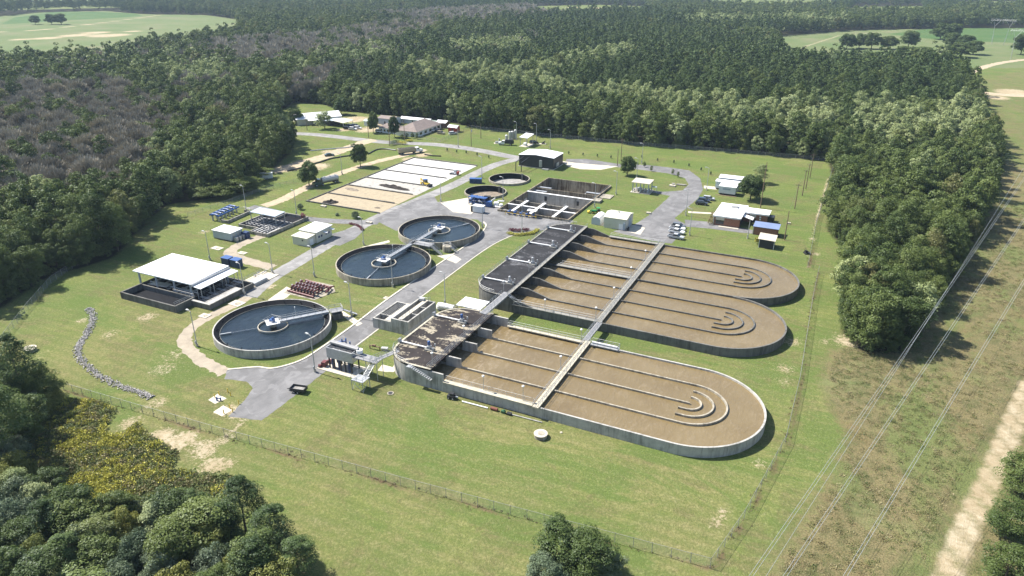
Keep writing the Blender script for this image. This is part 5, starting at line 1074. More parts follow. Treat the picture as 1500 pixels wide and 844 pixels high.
def qmesh(name, Q, T, mat):
    me = bpy.data.meshes.new(name); n = len(Q)
    me.vertices.add(n*4); me.vertices.foreach_set('co', Q.reshape(-1).astype(np.float32))
    me.loops.add(n*4); me.loops.foreach_set('vertex_index', np.arange(n*4, dtype=np.int32))
    me.polygons.add(n); me.polygons.foreach_set('loop_start', np.arange(0, n*4, 4, dtype=np.int32)); me.update(calc_edges=True)
    a = me.attributes.new('tone', 'FLOAT', 'FACE'); a.data.foreach_set('value', T.astype(np.float32))
    me.materials.append(mat); return me
def trunk_mesh(H, r, Rc, top=.8, limbs=6):
    mb = MB(); p = Vector((0, 0, -.3)); pts = [p]
    for k in range(4): p = Vector((rs.uniform(-.12, .12)*k, rs.uniform(-.12, .12)*k, H*top*(k+1)/4)); pts.append(p)
    for k in range(4): mb.cyl(pts[k], pts[k+1], r*(1-.2*k), r*(1-.2*(k+1)), n=7, caps=False)
    for i in range(limbs):
        a = rs.rand()*6.283; k = rs.randint(1, 4); L = Rc*rs.uniform(.5, .8); s = pts[k]; mb.cyl(s, s+Vector((L*math.cos(a), L*math.sin(a), L*.7)), r*.4, r*.12, n=5, caps=False)
    me = bpy.data.meshes.new('trunk'); me.from_pydata(mb.v, [], mb.f); me.materials.append(M['bark']); return me
# crowns by kind and by how close they are seen
def make(kind, lod, i):
    if kind in ('broad', 'pale', 'shrub', 'brush'):
        n, per, sz = {0: (52, 190, .32), 1: (38, 84, .52), 2: (22, 30, .98)}[lod]
        H, Rc = (13.0+2*(i % 3), 4.3+.5*(i % 2)) if kind not in ('shrub', 'brush') else (5.0, 2.9)
        if kind in ('shrub', 'brush'): sz *= .62
        return crown_broad(H, Rc, n, per, sz, 0.07 if kind not in ('shrub', 'brush') else .0), H, Rc
    if kind == 'round': return crown_broad(9.0, 4.0, 70, 190, .40, .13), 9.0, 4.0
    if kind == 'pine':
        n, per, sz = {0: (70, 130, .30), 1: (46, 50, .50), 2: (24, 24, .92)}[lod]; H = 17.0+2*(i % 2)
        return crown_pine(H, 3.9, n, per, sz, .38), H, 3.9
    if kind == 'bare':
        n, per, sz = {0: (40, 110, 1.2), 1: (30, 80, 1.35), 2: (18, 42, 2.0)}[lod]; return crown_bare(12.0, 4.2, n, per, sz), 12.0, 4.2
PROTO = {}
for kind, cnt in (('broad', (5, 7, 6)), ('pale', (2, 4, 4)), ('pine', (3, 5, 5)), ('bare', (0, 4, 4)), ('shrub', (3, 0, 0)), ('round', (4, 0, 0)), ('brush', (4, 0, 0))):
    for lod in (0, 1, 2):
        PROTO[kind, lod] = [make(kind, lod, i) for i in range(cnt[lod])]
LM['brush'] = leafmat('yellow green brush leaves', (.10,.12,.03), (.165,.185,.045), (.25,.255,.07)); LM['round'] = leafmat('lawn tree foliage', (.045,.075,.02), (.075,.112,.03), (.11,.15,.045))
CM = {k: [qmesh('crown', q[0][0], q[0][1], LM[k[0]]) for q in v] for k, v in PROTO.items()}
TMESH = {k: [trunk_mesh(q[1], .24 if k[0] not in ('shrub', 'brush') else .07, q[2], .85 if k[0] == 'pine' else .7, 6 if k[1] == 0 else 3) for q in v] for k, v in PROTO.items()}
def stuff_instances(name, protos, mat, pts, rot, scl, var):
    """one object: its own mesh holds the few crowns and the points, its nodes put a crown on every point"""
    Q = np.concatenate([p[0] for p in protos]); T = np.concatenate([p[1] for p in protos]); pid = np.concatenate([np.full(len(p[0])*4, i) for i, p in enumerate(protos)])
    me = qmesh(name, Q, T, mat); nv = len(me.vertices); n = len(pts); me.vertices.add(n)
    co_ = np.empty((nv+n)*3, np.float32); me.vertices.foreach_get('co', co_); co_ = co_.reshape(-1, 3); co_[nv:] = pts; me.vertices.foreach_set('co', co_.ravel())
    for nm, a, b in (('pid', pid, np.full(n, -1)), ('vid', np.full(nv, -1), var)):
        at_ = me.attributes.new(nm, 'INT', 'POINT'); at_.data.foreach_set('value', np.concatenate([a, b]).astype(np.int32))
    for nm, b in (('rz', rot), ('sc', scl)):
        at_ = me.attributes.new(nm, 'FLOAT', 'POINT'); at_.data.foreach_set('value', np.concatenate([np.zeros(nv), b]).astype(np.float32))
    o = bpy.data.objects.new(name, me); COL.objects.link(o); setp(o, kind='stuff')
    g = bpy.data.node_groups.new(name, 'GeometryNodeTree'); g.interface.new_socket('Geometry', in_out='INPUT', socket_type='NodeSocketGeometry'); g.interface.new_socket('Geometry', in_out='OUTPUT', socket_type='NodeSocketGeometry')
    N = g.nodes.new; Lk = g.links.new; gi = N('NodeGroupInput'); go = N('NodeGroupOutput'); jn = N('GeometryNodeJoinGeometry')
    def named(nm, ty):
        x = N('GeometryNodeInputNamedAttribute'); x.data_type = ty; x.inputs['Name'].default_value = nm; return x.outputs['Attribute']
    def cmp(a, v):
        x = N('FunctionNodeCompare'); x.data_type = 'INT'; x.operation = 'EQUAL'; Lk(a, x.inputs[2]); x.inputs[3].default_value = v; return x.outputs['Result']
    cx = N('ShaderNodeCombineXYZ'); Lk(named('rz', 'FLOAT'), cx.inputs['Z'])
    for i in range(len(protos)):
        s1 = N('GeometryNodeSeparateGeometry'); s1.domain = 'POINT'; Lk(gi.outputs[0], s1.inputs['Geometry']); Lk(cmp(named('pid', 'INT'), i), s1.inputs['Selection'])
        s2 = N('GeometryNodeSeparateGeometry'); s2.domain = 'POINT'; Lk(gi.outputs[0], s2.inputs['Geometry']); Lk(cmp(named('vid', 'INT'), i), s2.inputs['Selection'])
        ip = N('GeometryNodeInstanceOnPoints'); Lk(s2.outputs[0], ip.inputs['Points']); Lk(s1.outputs[0], ip.inputs['Instance'])
        Lk(cx.outputs[0], ip.inputs['Rotation']); Lk(named('sc', 'FLOAT'), ip.inputs['Scale']); Lk(ip.outputs[0], jn.inputs[0])
    Lk(jn.outputs[0], go.inputs[0]); md = o.modifiers.new('scatter', 'NODES'); md.node_group = g
    return o
# --- where each kind grows, read off the photograph at canopy level
CZ = 12
BARE_Z = [ats(L, CZ) for L in ([(-300,130),(60,118),(150,112),(225,128),(258,165),(225,205),(195,250),(150,278),(60,275),(-300,310)], [(275,70),(330,57),(480,46),(600,30),(650,36),(570,60),(500,70),(420,88),(330,92)], [(420,120),(455,100),(500,95),(480,115),(440,130)], [(540,20),(760,8),(860,16),(760,28),(640,34)])]
PALE_Z = [ats(L, CZ) for L in ([(498,80),(560,66),(580,80),(520,94)], [(655,64),(770,60),(785,75),(670,78)], [(750,100),(850,80),(920,66),(930,82),(830,103),(770,110)], [(570,104),(640,97),(720,99),(790,110),(850,127),(1000,134),(1095,150),(1100,172),(1010,168),(900,150),(800,133),(700,120),(600,116)], [(1000,140),(1100,145),(1235,150),(1225,180),(1130,182),(1010,172)], [(1250,150),(1330,148),(1440,150),(1440,190),(1300,196),(1250,186)], [(980,28),(1180,26),(1250,30),(1180,34),(1000,36)], [(205,95),(330,100),(360,120),(250,125)])]
PINE_Z = [ats(L, CZ) for L in ([(480,110),(560,80),(620,55),(760,40),(1000,45),(1150,62),(1400,92),(1420,130),(1380,150),(1240,150),(1110,148),(1000,138),(860,150),(700,150),(560,140)], [(1215,165),(1285,150),(1300,200),(1235,225)])]
BIG = ats([(560,170),(690,186),(830,203),(1010,218),(1212,236)])
rs2 = np.random.RandomState(23)
def field_noise(x, y, s):
    return (np.sin(x/s+1.3*np.sin(y/s*.7))+np.sin(y/s*1.1+1.7*np.sin(x/s*.6+2))+np.sin((x+y)/s*.53+4))/3
def scatter(d0, d1, sp):
    ax = np.arange(-3600, 2200, sp); ay = np.arange(60, 3300, sp); X, Y = np.meshgrid(ax, ay); X = X.ravel(); Y = Y.ravel()
    X = X+rs2.uniform(-.42, .42, X.shape)*sp; Y = Y+rs2.uniform(-.42, .42, Y.shape)*sp
    d = np.hypot(X, Y); k = (d >= d0) & (d < d1)
    XX = _c*X-_s*Y; YY = _s*X+_c*Y; zc = YY*_cp+CAM_H*_sp; k &= zc > 10
    X, Y, XX, YY, zc = X[k], Y[k], XX[k], YY[k], zc[k]
    u = 750+FPX*XX/zc; vt = 422+FPX*((CAM_H-15)*_cp-YY*_sp)/zc
    k = (u > -160) & (u < 1600) & (vt > -25); X, Y = X[k], Y[k]
    k = inpoly(X, Y, WOODS)
    for c in CLEAR: k &= ~inpoly(X, Y, c)
    return X[k], Y[k]
PX, PY, PS = [], [], []
for d0, d1, sp, s in ((0, 300, 4.9, 1.0), (300, 560, 5.6, 1.0), (560, 1000, 7.2, 1.05), (1000, 1600, 9.0, 1.15), (1600, 3300, 12.0, 1.25)):
    x, y = scatter(d0, d1, sp); PX.append(x); PY.append(y); PS.append(np.full(x.shape, s))
PX, PY, PS = map(np.concatenate, (PX, PY, PS))
n = len(PX); kindv = np.full(n, 'broad', dtype='<U6'); rr = rs2.rand(n)
nz = field_noise(PX, PY, 60.0); dist = np.hypot(PX, PY)
inz = lambda Z: np.any([inpoly(PX, PY, z) for z in Z], axis=0)
pin, bar, pal = inz(PINE_Z), inz(BARE_Z), inz(PALE_Z)
edge = segdist(PX, PY, BIG)
kindv[pin & (rr < .8)] = 'pine'
kindv[(~pin) & (dist > 900) & (field_noise(PX, PY, 170.) > .1) & (rr < .85)] = 'pine'
kindv[(edge < 26)] = 'broad'; kindv[(edge < 26) & (rr > .86)] = 'pine'
kindv[bar & (rr < .86)] = 'bare'; kindv[pal & (rr < .9)] = 'pale'
kindv[(~pal) & (~bar) & (~pin) & (rr > .90) & (dist < 900)] = 'pale'
kindv[(PX > -14) & (PY < 360) & (kindv == 'pale') & (rs2.rand(n) < .75)] = 'broad'
kindv[(PX < -330) & (dist < 900) & (~bar) & (rr < .14)] = 'bare'
sc = np.where(dist > 560, PS*(.72+.62*rs2.rand(n)), PS*(.62+.62*rs2.rand(n)**1.2)); rot = rs2.rand(n)*6.283
sc = np.where(kindv == 'pine', sc*(.8+.3*rs2.rand(n)), sc)
strip_in = inpoly(PX, PY, STRIP + [(-6, 500)])
sc = np.where((PX > -12) & (dist < 420), sc*.92, sc)
NAMES = {'broad': ('broadleaf_tree', 'tree'), 'pale': ('pale_tree', 'tree'), 'pine': ('pine_tree', 'pine tree'), 'bare': ('bare_tree', 'bare tree')}
def woods_label(kind, x, y):
    look = {'broad': 'dark green broadleaf tree', 'pale': 'pale silvery green tree', 'pine': 'dark pine', 'bare': 'bare grey twigged tree'}[kind]
    if x > -14 and y < 420: return look+' in the strip of woods between fence and power line clearing', 'trees in the strip of woods'
    if x < -170 and y < 330: return look+' in the woods on the left of the plant', 'trees in the woods left of the plant'
    if x < -330: return look+' in the wide woods beyond the plant to the left', 'trees in the wide woods to the left'
    return look+' in the woods behind the far lawn', 'trees in the woods behind the far lawn'
for kind in ('broad', 'pale', 'pine', 'bare'):
    I = np.nonzero(kindv == kind)[0]; u, v, zc = project(PX[I], PY[I], 8.0)
    vis = (u > -30) & (u < 1530) & (v > -10) & (v < 860); key = np.where(vis, zc, 1e6+zc); I = I[np.argsort(key)]
    near = I[:300]; rest = I[300:]
    for j in near:
        lod = 0 if (dist[j] < 265 and kind != 'pale' and (kind, 0) in PROTO and len(PROTO[kind, 0])) else (1 if dist[j] < 620 else 2)
        P_ = CM[kind, lod]; k = rs2.randint(len(P_)); lab, grp = woods_label(kind, PX[j], PY[j]); nm, cat = NAMES[kind]
        if kind in ('broad',):
            r = thing(nm, lab, cat, (PX[j], PY[j], 0), rot[j], grp); r.scale = (sc[j],)*3
            o = bpy.data.objects.new('crown', P_[k]); COL.objects.link(o); o.parent = r
            o = bpy.data.objects.new('trunk', TMESH[kind, lod][k]); COL.objects.link(o); o.parent = r
        else:
            o = bpy.data.objects.new(nm, P_[k]); COL.objects.link(o); o.location = (PX[j], PY[j], 0); o.rotation_euler = (0, 0, rot[j]); o.scale = (sc[j],)*3; setp(o, lab, cat, grp)
    pr = [q[0] for q in PROTO[kind, 1]] + [q[0] for q in PROTO[kind, 2]]; n1_ = len(PROTO[kind, 1])
    var = np.where(dist[rest] < 620, rs2.randint(0, n1_, len(rest)), n1_+rs2.randint(0, len(PROTO[kind, 2]), len(rest)))
    stuff_instances({'broad': 'broadleaf_woods', 'pale': 'pale_woods', 'pine': 'pine_woods', 'bare': 'bare_woods'}[kind], pr, LM[kind], np.stack([PX[rest], PY[rest], np.zeros(len(rest))], 1), rot[rest], sc[rest], var)
print('trees', {k: int((kindv == k).sum()) for k in ('broad', 'pale', 'pine', 'bare')})
ux, uy = [], []
for L in (FOREST_MAIN, STRIP):
    for a, b in zip(L[:-1], L[1:]):
        Ld = math.dist(a, b); n_ = int(Ld/1.5); q = np.array([-(b[1]-a[1]), b[0]-a[0]])/max(Ld, .1)
        for i in range(n_):
            s_ = rs2.rand(); o_ = rs2.uniform(-.6, 4.5); ux.append(a[0]+(b[0]-a[0])*s_+q[0]*o_); uy.append(a[1]+(b[1]-a[1])*s_+q[1]*o_)
ux, uy = np.array(ux), np.array(uy); k_ = (np.hypot(ux, uy) < 700); ux, uy = ux[k_], uy[k_]; un = len(ux)
stuff_instances('wood_edge_undergrowth', [q[0] for q in PROTO['broad', 1]], LM['broad'], np.stack([ux, uy, np.zeros(un)], 1), rs2.rand(un)*6.28, rs2.uniform(.16, .42, un), rs2.randint(0, len(PROTO['broad', 1]), un))
def tree(nm, kind, u, v, H, Rc, label, cat='tree', group=None, lod=None, z=0.0, seed=0):
    x, y = at(u, v, z); d = math.hypot(x, y); lod = lod if lod is not None else (0 if d < 330 else 1)
    if not PROTO.get((kind, lod)): lod = next(q for q in (0, 1, 2) if PROTO.get((kind, q)))
    k = seed % len(PROTO[kind, lod]); q = PROTO[kind, lod][k]
    r = thing(nm, label, cat, (x, y, 0), seed*1.7, group); r.scale = (Rc/q[2], Rc/q[2], H/q[1])
    o = bpy.data.objects.new('crown', CM[kind, lod][k]); COL.objects.link(o); o.parent = r
    o = bpy.data.objects.new('trunk', TMESH[kind, lod][k]); COL.objects.link(o); o.parent = r
    return r
M['rust'] = plain('rusty red steel', (.16,.05,.032), .7, 0, .35, 3); M['green_dull'] = plain('dull green paint', (.03,.10,.05), .5, 0, .3, 3)
# ------------------------------------------------------------------ vehicles
def paint(name, c, metal=.0):
    t = NT(name); t.col(c); t.set(.3, metal, .5); t.b.inputs['Coat Weight'].default_value = .4; t.b.inputs['Coat Roughness'].default_value = .1; return t.m
for k_, c_ in dict(silver=(.42,.43,.44), white=(.75,.75,.74), black=(.018,.018,.02), navy=(.03,.045,.08), grey=(.12,.13,.14), green=(.04,.075,.06), tan=(.3,.26,.19), blue=(.1,.16,.26)).items(): M['car_'+k_] = paint(k_+' car paint', c_)
def side(mb, prof, y0, y1, m=0, inset=0.0):
    n = len(prof); zs = [p[1] for p in prof]; zl, zh = min(zs), max(zs)
    def yy(y, z, s): return y+s*inset*((z-zl)/(zh-zl+1e-6))
    vs = [(p[0], yy(y0, p[1], 1), p[1]) for p in prof]+[(p[0], yy(y1, p[1], -1), p[1]) for p in prof]
    return mb.add(vs, [tuple(range(n)), tuple(range(2*n-1, n-1, -1))]+[(i+n, (i+1) % n+n, (i+1) % n, i) for i in range(n)], m)
def wheels(t, xs_, w2, r=.36, wd=.24, name='wheel'):
    for x in xs_:
        for s_ in (-1, 1):
            o = MB().cyl((x, s_*(w2-wd), r), (x, s_*w2, r), r, n=12).build(name, M['black'], t); MB().cyl((x, s_*(w2-.02), r), (x, s_*(w2+.012), r), r*.55, n=10).build('rim', M['alu'], o)
def car(u, v, rz, colr, label, style='suv', group=None, nm=None):
    x, y = at(u, v); t = thing(nm or ('pickup_truck' if style == 'pickup' else 'parked_car'), label, 'pickup' if style == 'pickup' else 'car', (x, y, 0), R(rz), group); c = M['car_'+colr]
    if style == 'pickup':
        L = 5.7; body = [(-2.85,.5),(-2.85,1.05),(1.15,1.1),(2.2,1.06),(2.75,.95),(2.85,.5)]; gl = [(-.95,1.08),(-.75,1.72),(.55,1.74),(1.4,1.09)]; rf = (-.78, .58, 1.735)
    elif style == 'sedan':
        L = 4.7; body = [(-2.35,.35),(-2.35,.9),(-1.6,.98),(1.1,.95),(2.1,.82),(2.35,.6),(2.35,.35)]; gl = [(-1.75,.96),(-1.0,1.4),(.35,1.42),(1.2,.95)]; rf = (-1.0, .36, 1.41)
    else:
        L = 4.8; body = [(-2.4,.42),(-2.4,1.05),(1.0,1.05),(2.1,.98),(2.4,.75),(2.4,.42)]; gl = [(-2.3,1.03),(-2.0,1.66),(.5,1.7),(1.35,1.04)]; rf = (-2.02, .52, 1.69)
    side(MB(), body, -.95, .95).build('body', c, t); side(MB(), gl, -.86, .86, inset=.14).build('window', M['glass'], t)
    MB().box(rf[0], -.71, rf[2]-.01, rf[1], .71, rf[2]+.05).build('roof', c, t)
    if style == 'pickup': MB().box(-2.7,-.78,1.072,-1.0,.78,1.085).build('bed', M['steel_dark'], t)
    for s_ in (-1, 1): MB().box(L/2-.08, s_*.62-.17, .72, L/2+.015, s_*.62+.17, .9).build('headlight', M['alu'], t)
    wheels(t, (-L*.31, L*.32), .96); return t
car(990, 349.5, -4, 'silver', 'silver pickup parked nearest the basin wall', 'pickup', 'vehicles parked in the basin side row')
car(991, 342.0, -4, 'white', 'white pickup with dark windows, second in the row from the basin wall', 'pickup', 'vehicles parked in the basin side row')
car(992, 337.0, -4, 'white', 'white truck in the middle of the row, between the white pickup and the grey one', 'pickup', 'vehicles parked in the basin side row')
car(994, 333.5, -4, 'grey', 'dark grey car at the lawn end of the row of white pickups', 'suv', 'vehicles parked in the basin side row')
car(1027.5, 300.0, 4, 'black', 'black car parked nearest the office on the far side of the road', 'suv', 'dark vehicles by the trailers')
car(1031, 295.8, 4, 'navy', 'dark navy car between the black car and the silver grey one', 'suv', 'dark vehicles by the trailers')
car(1038, 293.2, 4, 'silver', 'silver grey car parked beside the navy car, nearest the trailers', 'suv', 'dark vehicles by the trailers')
car(482.5, 228.5, 48, 'green', 'dark green sedan driving on the sandy lane', 'sedan')
for u, v, c_, lab in ((509,189.5,'black','black car in the gravel car park, left of the white ones'),(517,190.5,'white','white car at the front of the gravel car park'),(524,189,'white','white van like car at the right of the gravel car park'),(514,186.5,'navy','dark blue car behind the white ones in the gravel car park'),(521,186,'grey','dark grey car at the back of the gravel car park')):
    car(u, v, 8, c_, lab, 'suv', 'cars in the gravel car park')
for u, v, c_, lab, rz in ((408,188.5,'white','white van on the county road by the left woods',20),(635,192.8,'white','white car close to the house side wall',60),(638,192.5,'navy','dark car on the grass by the house corner',50),(646,196.3,'tan','tan car alone on the fenced grass',-5),(663.5,197,'silver','silver pickup by the fence near the red shed',55),(556,194,'white','white truck behind the bushy tree left of the house',10)):
    car(u, v, rz, c_, lab, 'suv')
car(782, 210.5, 20, 'black', 'black vehicle under the edge of the small pale canopy', 'suv')
# tanker
tk = thing('tanker_truck', 'dark cab tanker truck with a silver tank parked on the sandy track', 'truck', at(479.5, 269.5), R(248))
MB().cyl((-5.2,0,2.1),(2.6,0,2.1),1.15,n=18).dome((-5.2,0,2.1),.01).build('tank', M['alu'], tk)
mb = MB()
for x in (-4, -1.4, 1.2): mb.cyl((x,0,3.2),(x,0,3.5),.35,n=9)
mb.box(-5,-.3,3.2,2.4,.3,3.28); mb.build('hatch', M['galv'], tk); MB().box(-5.4,-.5,.75,6.2,.5,1.0).build('chassis', M['steel_dark'], tk)
side(MB(), [(3.2,.7),(3.2,2.9),(4.6,2.95),(5.0,1.9),(6.5,1.7),(6.6,.7)], -1.15, 1.15).build('cab', M['car_green'], tk); side(MB(), [(3.7,2.05),(3.75,2.75),(4.55,2.8),(4.85,2.05)], -1.17, 1.17).build('window', M['glass'], tk); wheels(tk, (-4.6,-3.4,2.6,5.6), 1.2, .5, .35)
# dump truck
dt = thing('dump_truck', 'tan bodied dump truck with a white cab leaving the sandy track', 'truck', at(601, 225.0), R(52)); sx_ = 1.0
side(MB(), [(-6.2,1.2),(-6.5,3.0),(2.6,3.0),(2.4,1.2)], -1.25, 1.25).build('dump_body', M['car_tan'], dt); MB().box(-6.1,-1.1,3.003,2.3,1.1,3.02).build('load', M['dark_heap'], dt)
side(MB(), [(2.9,.8),(2.9,2.9),(4.4,2.95),(4.8,2.0),(6.4,1.8),(6.5,.8)], -1.15, 1.15).build('cab', M['car_white'], dt); side(MB(), [(3.4,2.05),(3.5,2.75),(4.3,2.8),(4.65,2.05)], -1.17, 1.17).build('window', M['glass'], dt); MB().box(-6.2,-.5,.7,6.2,.5,1.1).build('chassis', M['steel_dark'], dt); wheels(dt, (-5.2,-4.0,1.9,5.5), 1.22, .52, .35)
# white truck by the tanks
pt_ = thing('parked_truck', 'white utility truck parked in front of the grey upright tanks', 'truck', at(741, 212.5), R(195))
side(MB(), [(.6,.6),(.6,2.4),(1.9,2.45),(2.4,1.6),(3.9,1.4),(4.0,.6)], -1.1, 1.1).build('cab', M['car_white'], pt_); side(MB(), [(.9,1.65),(1.0,2.25),(1.85,2.3),(2.25,1.65)], -1.12, 1.12).build('window', M['glass'], pt_); MB().box(-4.2,-1.15,.9,.4,1.15,2.1).box(-4,-.9,2.1,.2,.9,2.9).build('equipment_body', M['steel_dark'], pt_); wheels(pt_, (-2.6,2.9), 1.12, .5, .3)
# backhoe, skid loader
bh = thing('backhoe', 'yellow backhoe loader standing at the edge of the drying beds', 'backhoe', at(624, 272), R(-20))
side(MB(), [(-1.6,.8),(-1.6,1.5),(.4,1.5),(2.0,1.4),(2.1,.8)], -.75, .75).build('body', M['yellow'], bh); MB().box(-1.0,-.7,1.5,.5,.7,2.6).build('cab', M['glass'], bh); MB().box(-1.1,-.8,2.6,.6,.8,2.75).build('cab_roof', M['blue'], bh)
mb = MB(); mb.obox((2.9,0,.7),(.8,2.2,.8),0,ry=R(20)).obox((2.3,-.6,1.0),(1.6,.15,.2),0,ry=R(20)).obox((2.3,.6,1.0),(1.6,.15,.2),0,ry=R(20)); mb.build('loader_bucket', M['steel_dark'], bh); MB().obox((-2.4,0,1.9),(2.6,.3,.35),0,ry=R(40)).obox((-3.4,0,1.6),(.3,.3,2.4),0).obox((-3.3,0,.5),(.7,.7,.6),0).build('digger_arm', M['yellow'], bh); wheels(bh, (-1.0,), .95, .75, .4); wheels(bh, (1.5,), .9, .5, .35)
sk = thing('skid_loader', 'small red and white skid loader on the far white bay', 'loader', at(667, 256), R(5))
MB().box(-1.3,-.7,.4,.9,.7,1.3).build('body', M['car_white'], sk); MB().box(-.6,-.6,1.3,.6,.6,2.2).build('cage', M['car_silver'], sk); MB().box(.9,-.75,.4,1.7,.75,1.5).build('engine_hood', M['red'], sk); MB().box(-2.6,-.9,.15,-1.6,.9,.6).build('bucket', M['steel_dark'], sk); wheels(sk, (-.8,.9), .9, .42, .28)
tr_ = thing('tractor', 'green tractor with yellow loader parked by the basin slab', 'tractor', at(873, 312.5), R(195))
side(MB(), [(-.4,.6),(-.4,1.3),(1.6,1.2),(1.7,.6)], -.4, .4).build('hood', M['green'], tr_); MB().box(-1.5,-.75,2.1,-.1,.75,2.25).build('canopy', M['green'], tr_)
mb = MB()
for x in (-1.4,-.2):
    for y in (-.6,.6): mb.box(x-.05,y-.05,1,x+.05,y+.05,2.1)
mb.build('canopy_post', M['black'], tr_); MB().box(-1.4,-.5,.6,-.4,.5,1.2).build('seat', M['black'], tr_); MB().obox((2.8,0,.45),(.8,1.7,.7),0,ry=R(15)).build('loader_bucket', M['yellow'], tr_); MB().obox((2.0,-.55,.9),(1.6,.12,.18),0,ry=R(25)).obox((2.0,.55,.9),(1.6,.12,.18),0,ry=R(25)).build('loader_arm', M['green'], tr_)
for n_, xs_, r_ in (('wheel', (-.9,), .72), ('wheel', (1.2,), .45)):
    for s_ in (-1,1): o = MB().cyl((xs_[0],s_*.55,r_),(xs_[0],s_*.9,r_),r_,n=14).build(n_, M['black'], tr_); MB().cyl((xs_[0],s_*.88,r_),(xs_[0],s_*.92,r_),r_*.55,n=10).build('rim', M['yellow'], o)
ut = thing('utility_trailer', 'dark dump trailer standing on the grass beside the road end', 'trailer', at(438, 574), R(12)); ut.scale = (.82, .82, .85)
MB().box(-2.1,-1.15,.6,2.1,1.15,.7).box(-2.1,-1.15,.7,-2.0,1.15,1.5).box(2.0,-1.15,.7,2.1,1.15,1.5).box(-2,-1.15,.7,2,-1.05,1.5).box(-2,1.05,.7,2,1.15,1.5).build('tray', M['steel_dark'], ut); MB().box(-1.9,-1.0,.701,1.9,1.0,.95).build('load', M['sludge_grey'], ut); wheels(ut, (-.8,.3), 1.25, .36, .22); MB().cyl((-2.1,-.4,.55),(-3.5,0,.5),.06,n=5).cyl((-2.1,.4,.55),(-3.5,0,.5),.06,n=5).build('drawbar', M['black'], ut)
bt = thing('box_trailer', 'white box trailer parked at the edge of the left woods', 'trailer', at(390, 262.5), R(38))
MB().box(-2.9,-1.15,.55,2.9,1.15,2.8).build('body', M['clad_white'], bt); MB().box(-2.95,-1.2,2.801,2.95,1.2,2.9).build('roof', M['white_roof'], bt); wheels(bt, (-.5,.5), 1.2, .38, .22)
mw = thing('riding_mower', 'dark zero turn mower standing beside the right hand fence', 'mower', at(1182, 372), R(30))
MB().obox((0,0,.35),(1.9,1.3,.4)).build('deck', M['steel_dark'], mw); MB().box(-.7,-.4,.55,0,.4,1.2).build('seat', M['black'], mw); MB().cyl((-.75,-.4,.5),(-.75,-.4,2.0),.05,n=5).cyl((-.75,.4,.5),(-.75,.4,2.0),.05,n=5).cyl((-.75,-.4,2.0),(-.75,.4,2.0),.05,n=5).build('roll_bar', M['black'], mw); wheels(mw, (-.7,.7), .75, .32, .25)
m2_ = thing('engine_pump', 'dark portable engine pump standing against the pale basin wall', 'pump', (-69.0, 113.6, 0), R(5))
MB().box(-.9,-.5,.35,.9,.5,.9).obox((.1,0,1.15),(.9,.7,.5)).build('engine', M['steel_dark'], m2_); MB().cyl((.95,0,.7),(1.5,.1,.6),.2,n=8).build('outlet', M['galv'], m2_); wheels(m2_, (-.5,.5), .65, .34, .18)
for (x, y, L_, r_, lab, mt) in ((-63.2, 113.4, 6.2, .14, 'long pale pipe lying along the pale basin wall, next to the red drum', 'white_metal'), (-51.6, 113.6, 8.0, .12, 'long pale pipe lying by the basin wall under the crosswalk end', 'conc_light')):
    q = MB().cyl((-L_/2,0,r_+.25),(L_/2,.1,r_+.25),r_,n=8).build('loose_pipe', M[mt]); q.location = (x, y, -.2); setp(q, lab, 'pipe')
q = thing('drum', 'red drum lying on its side by the pale basin wall', 'drum', (-58.6, 113.6, 0)); MB().cyl((-.8,0,.36),(.8,0,.36),.35,n=14).build('shell', M['rust'], q)
q = thing('green_pump', 'small green pump unit beside the red drum', 'pump', (-56.4, 113.5, 0)); MB().obox((0,0,.35),(.9,.6,.5)).cyl((.2,0,.6),(.2,0,.9),.15,n=8).build('body', M['green_dull'], q); MB().box(.9,-.4,.0,1.9,.3,.5).build('base', M['steel_dark'], q)
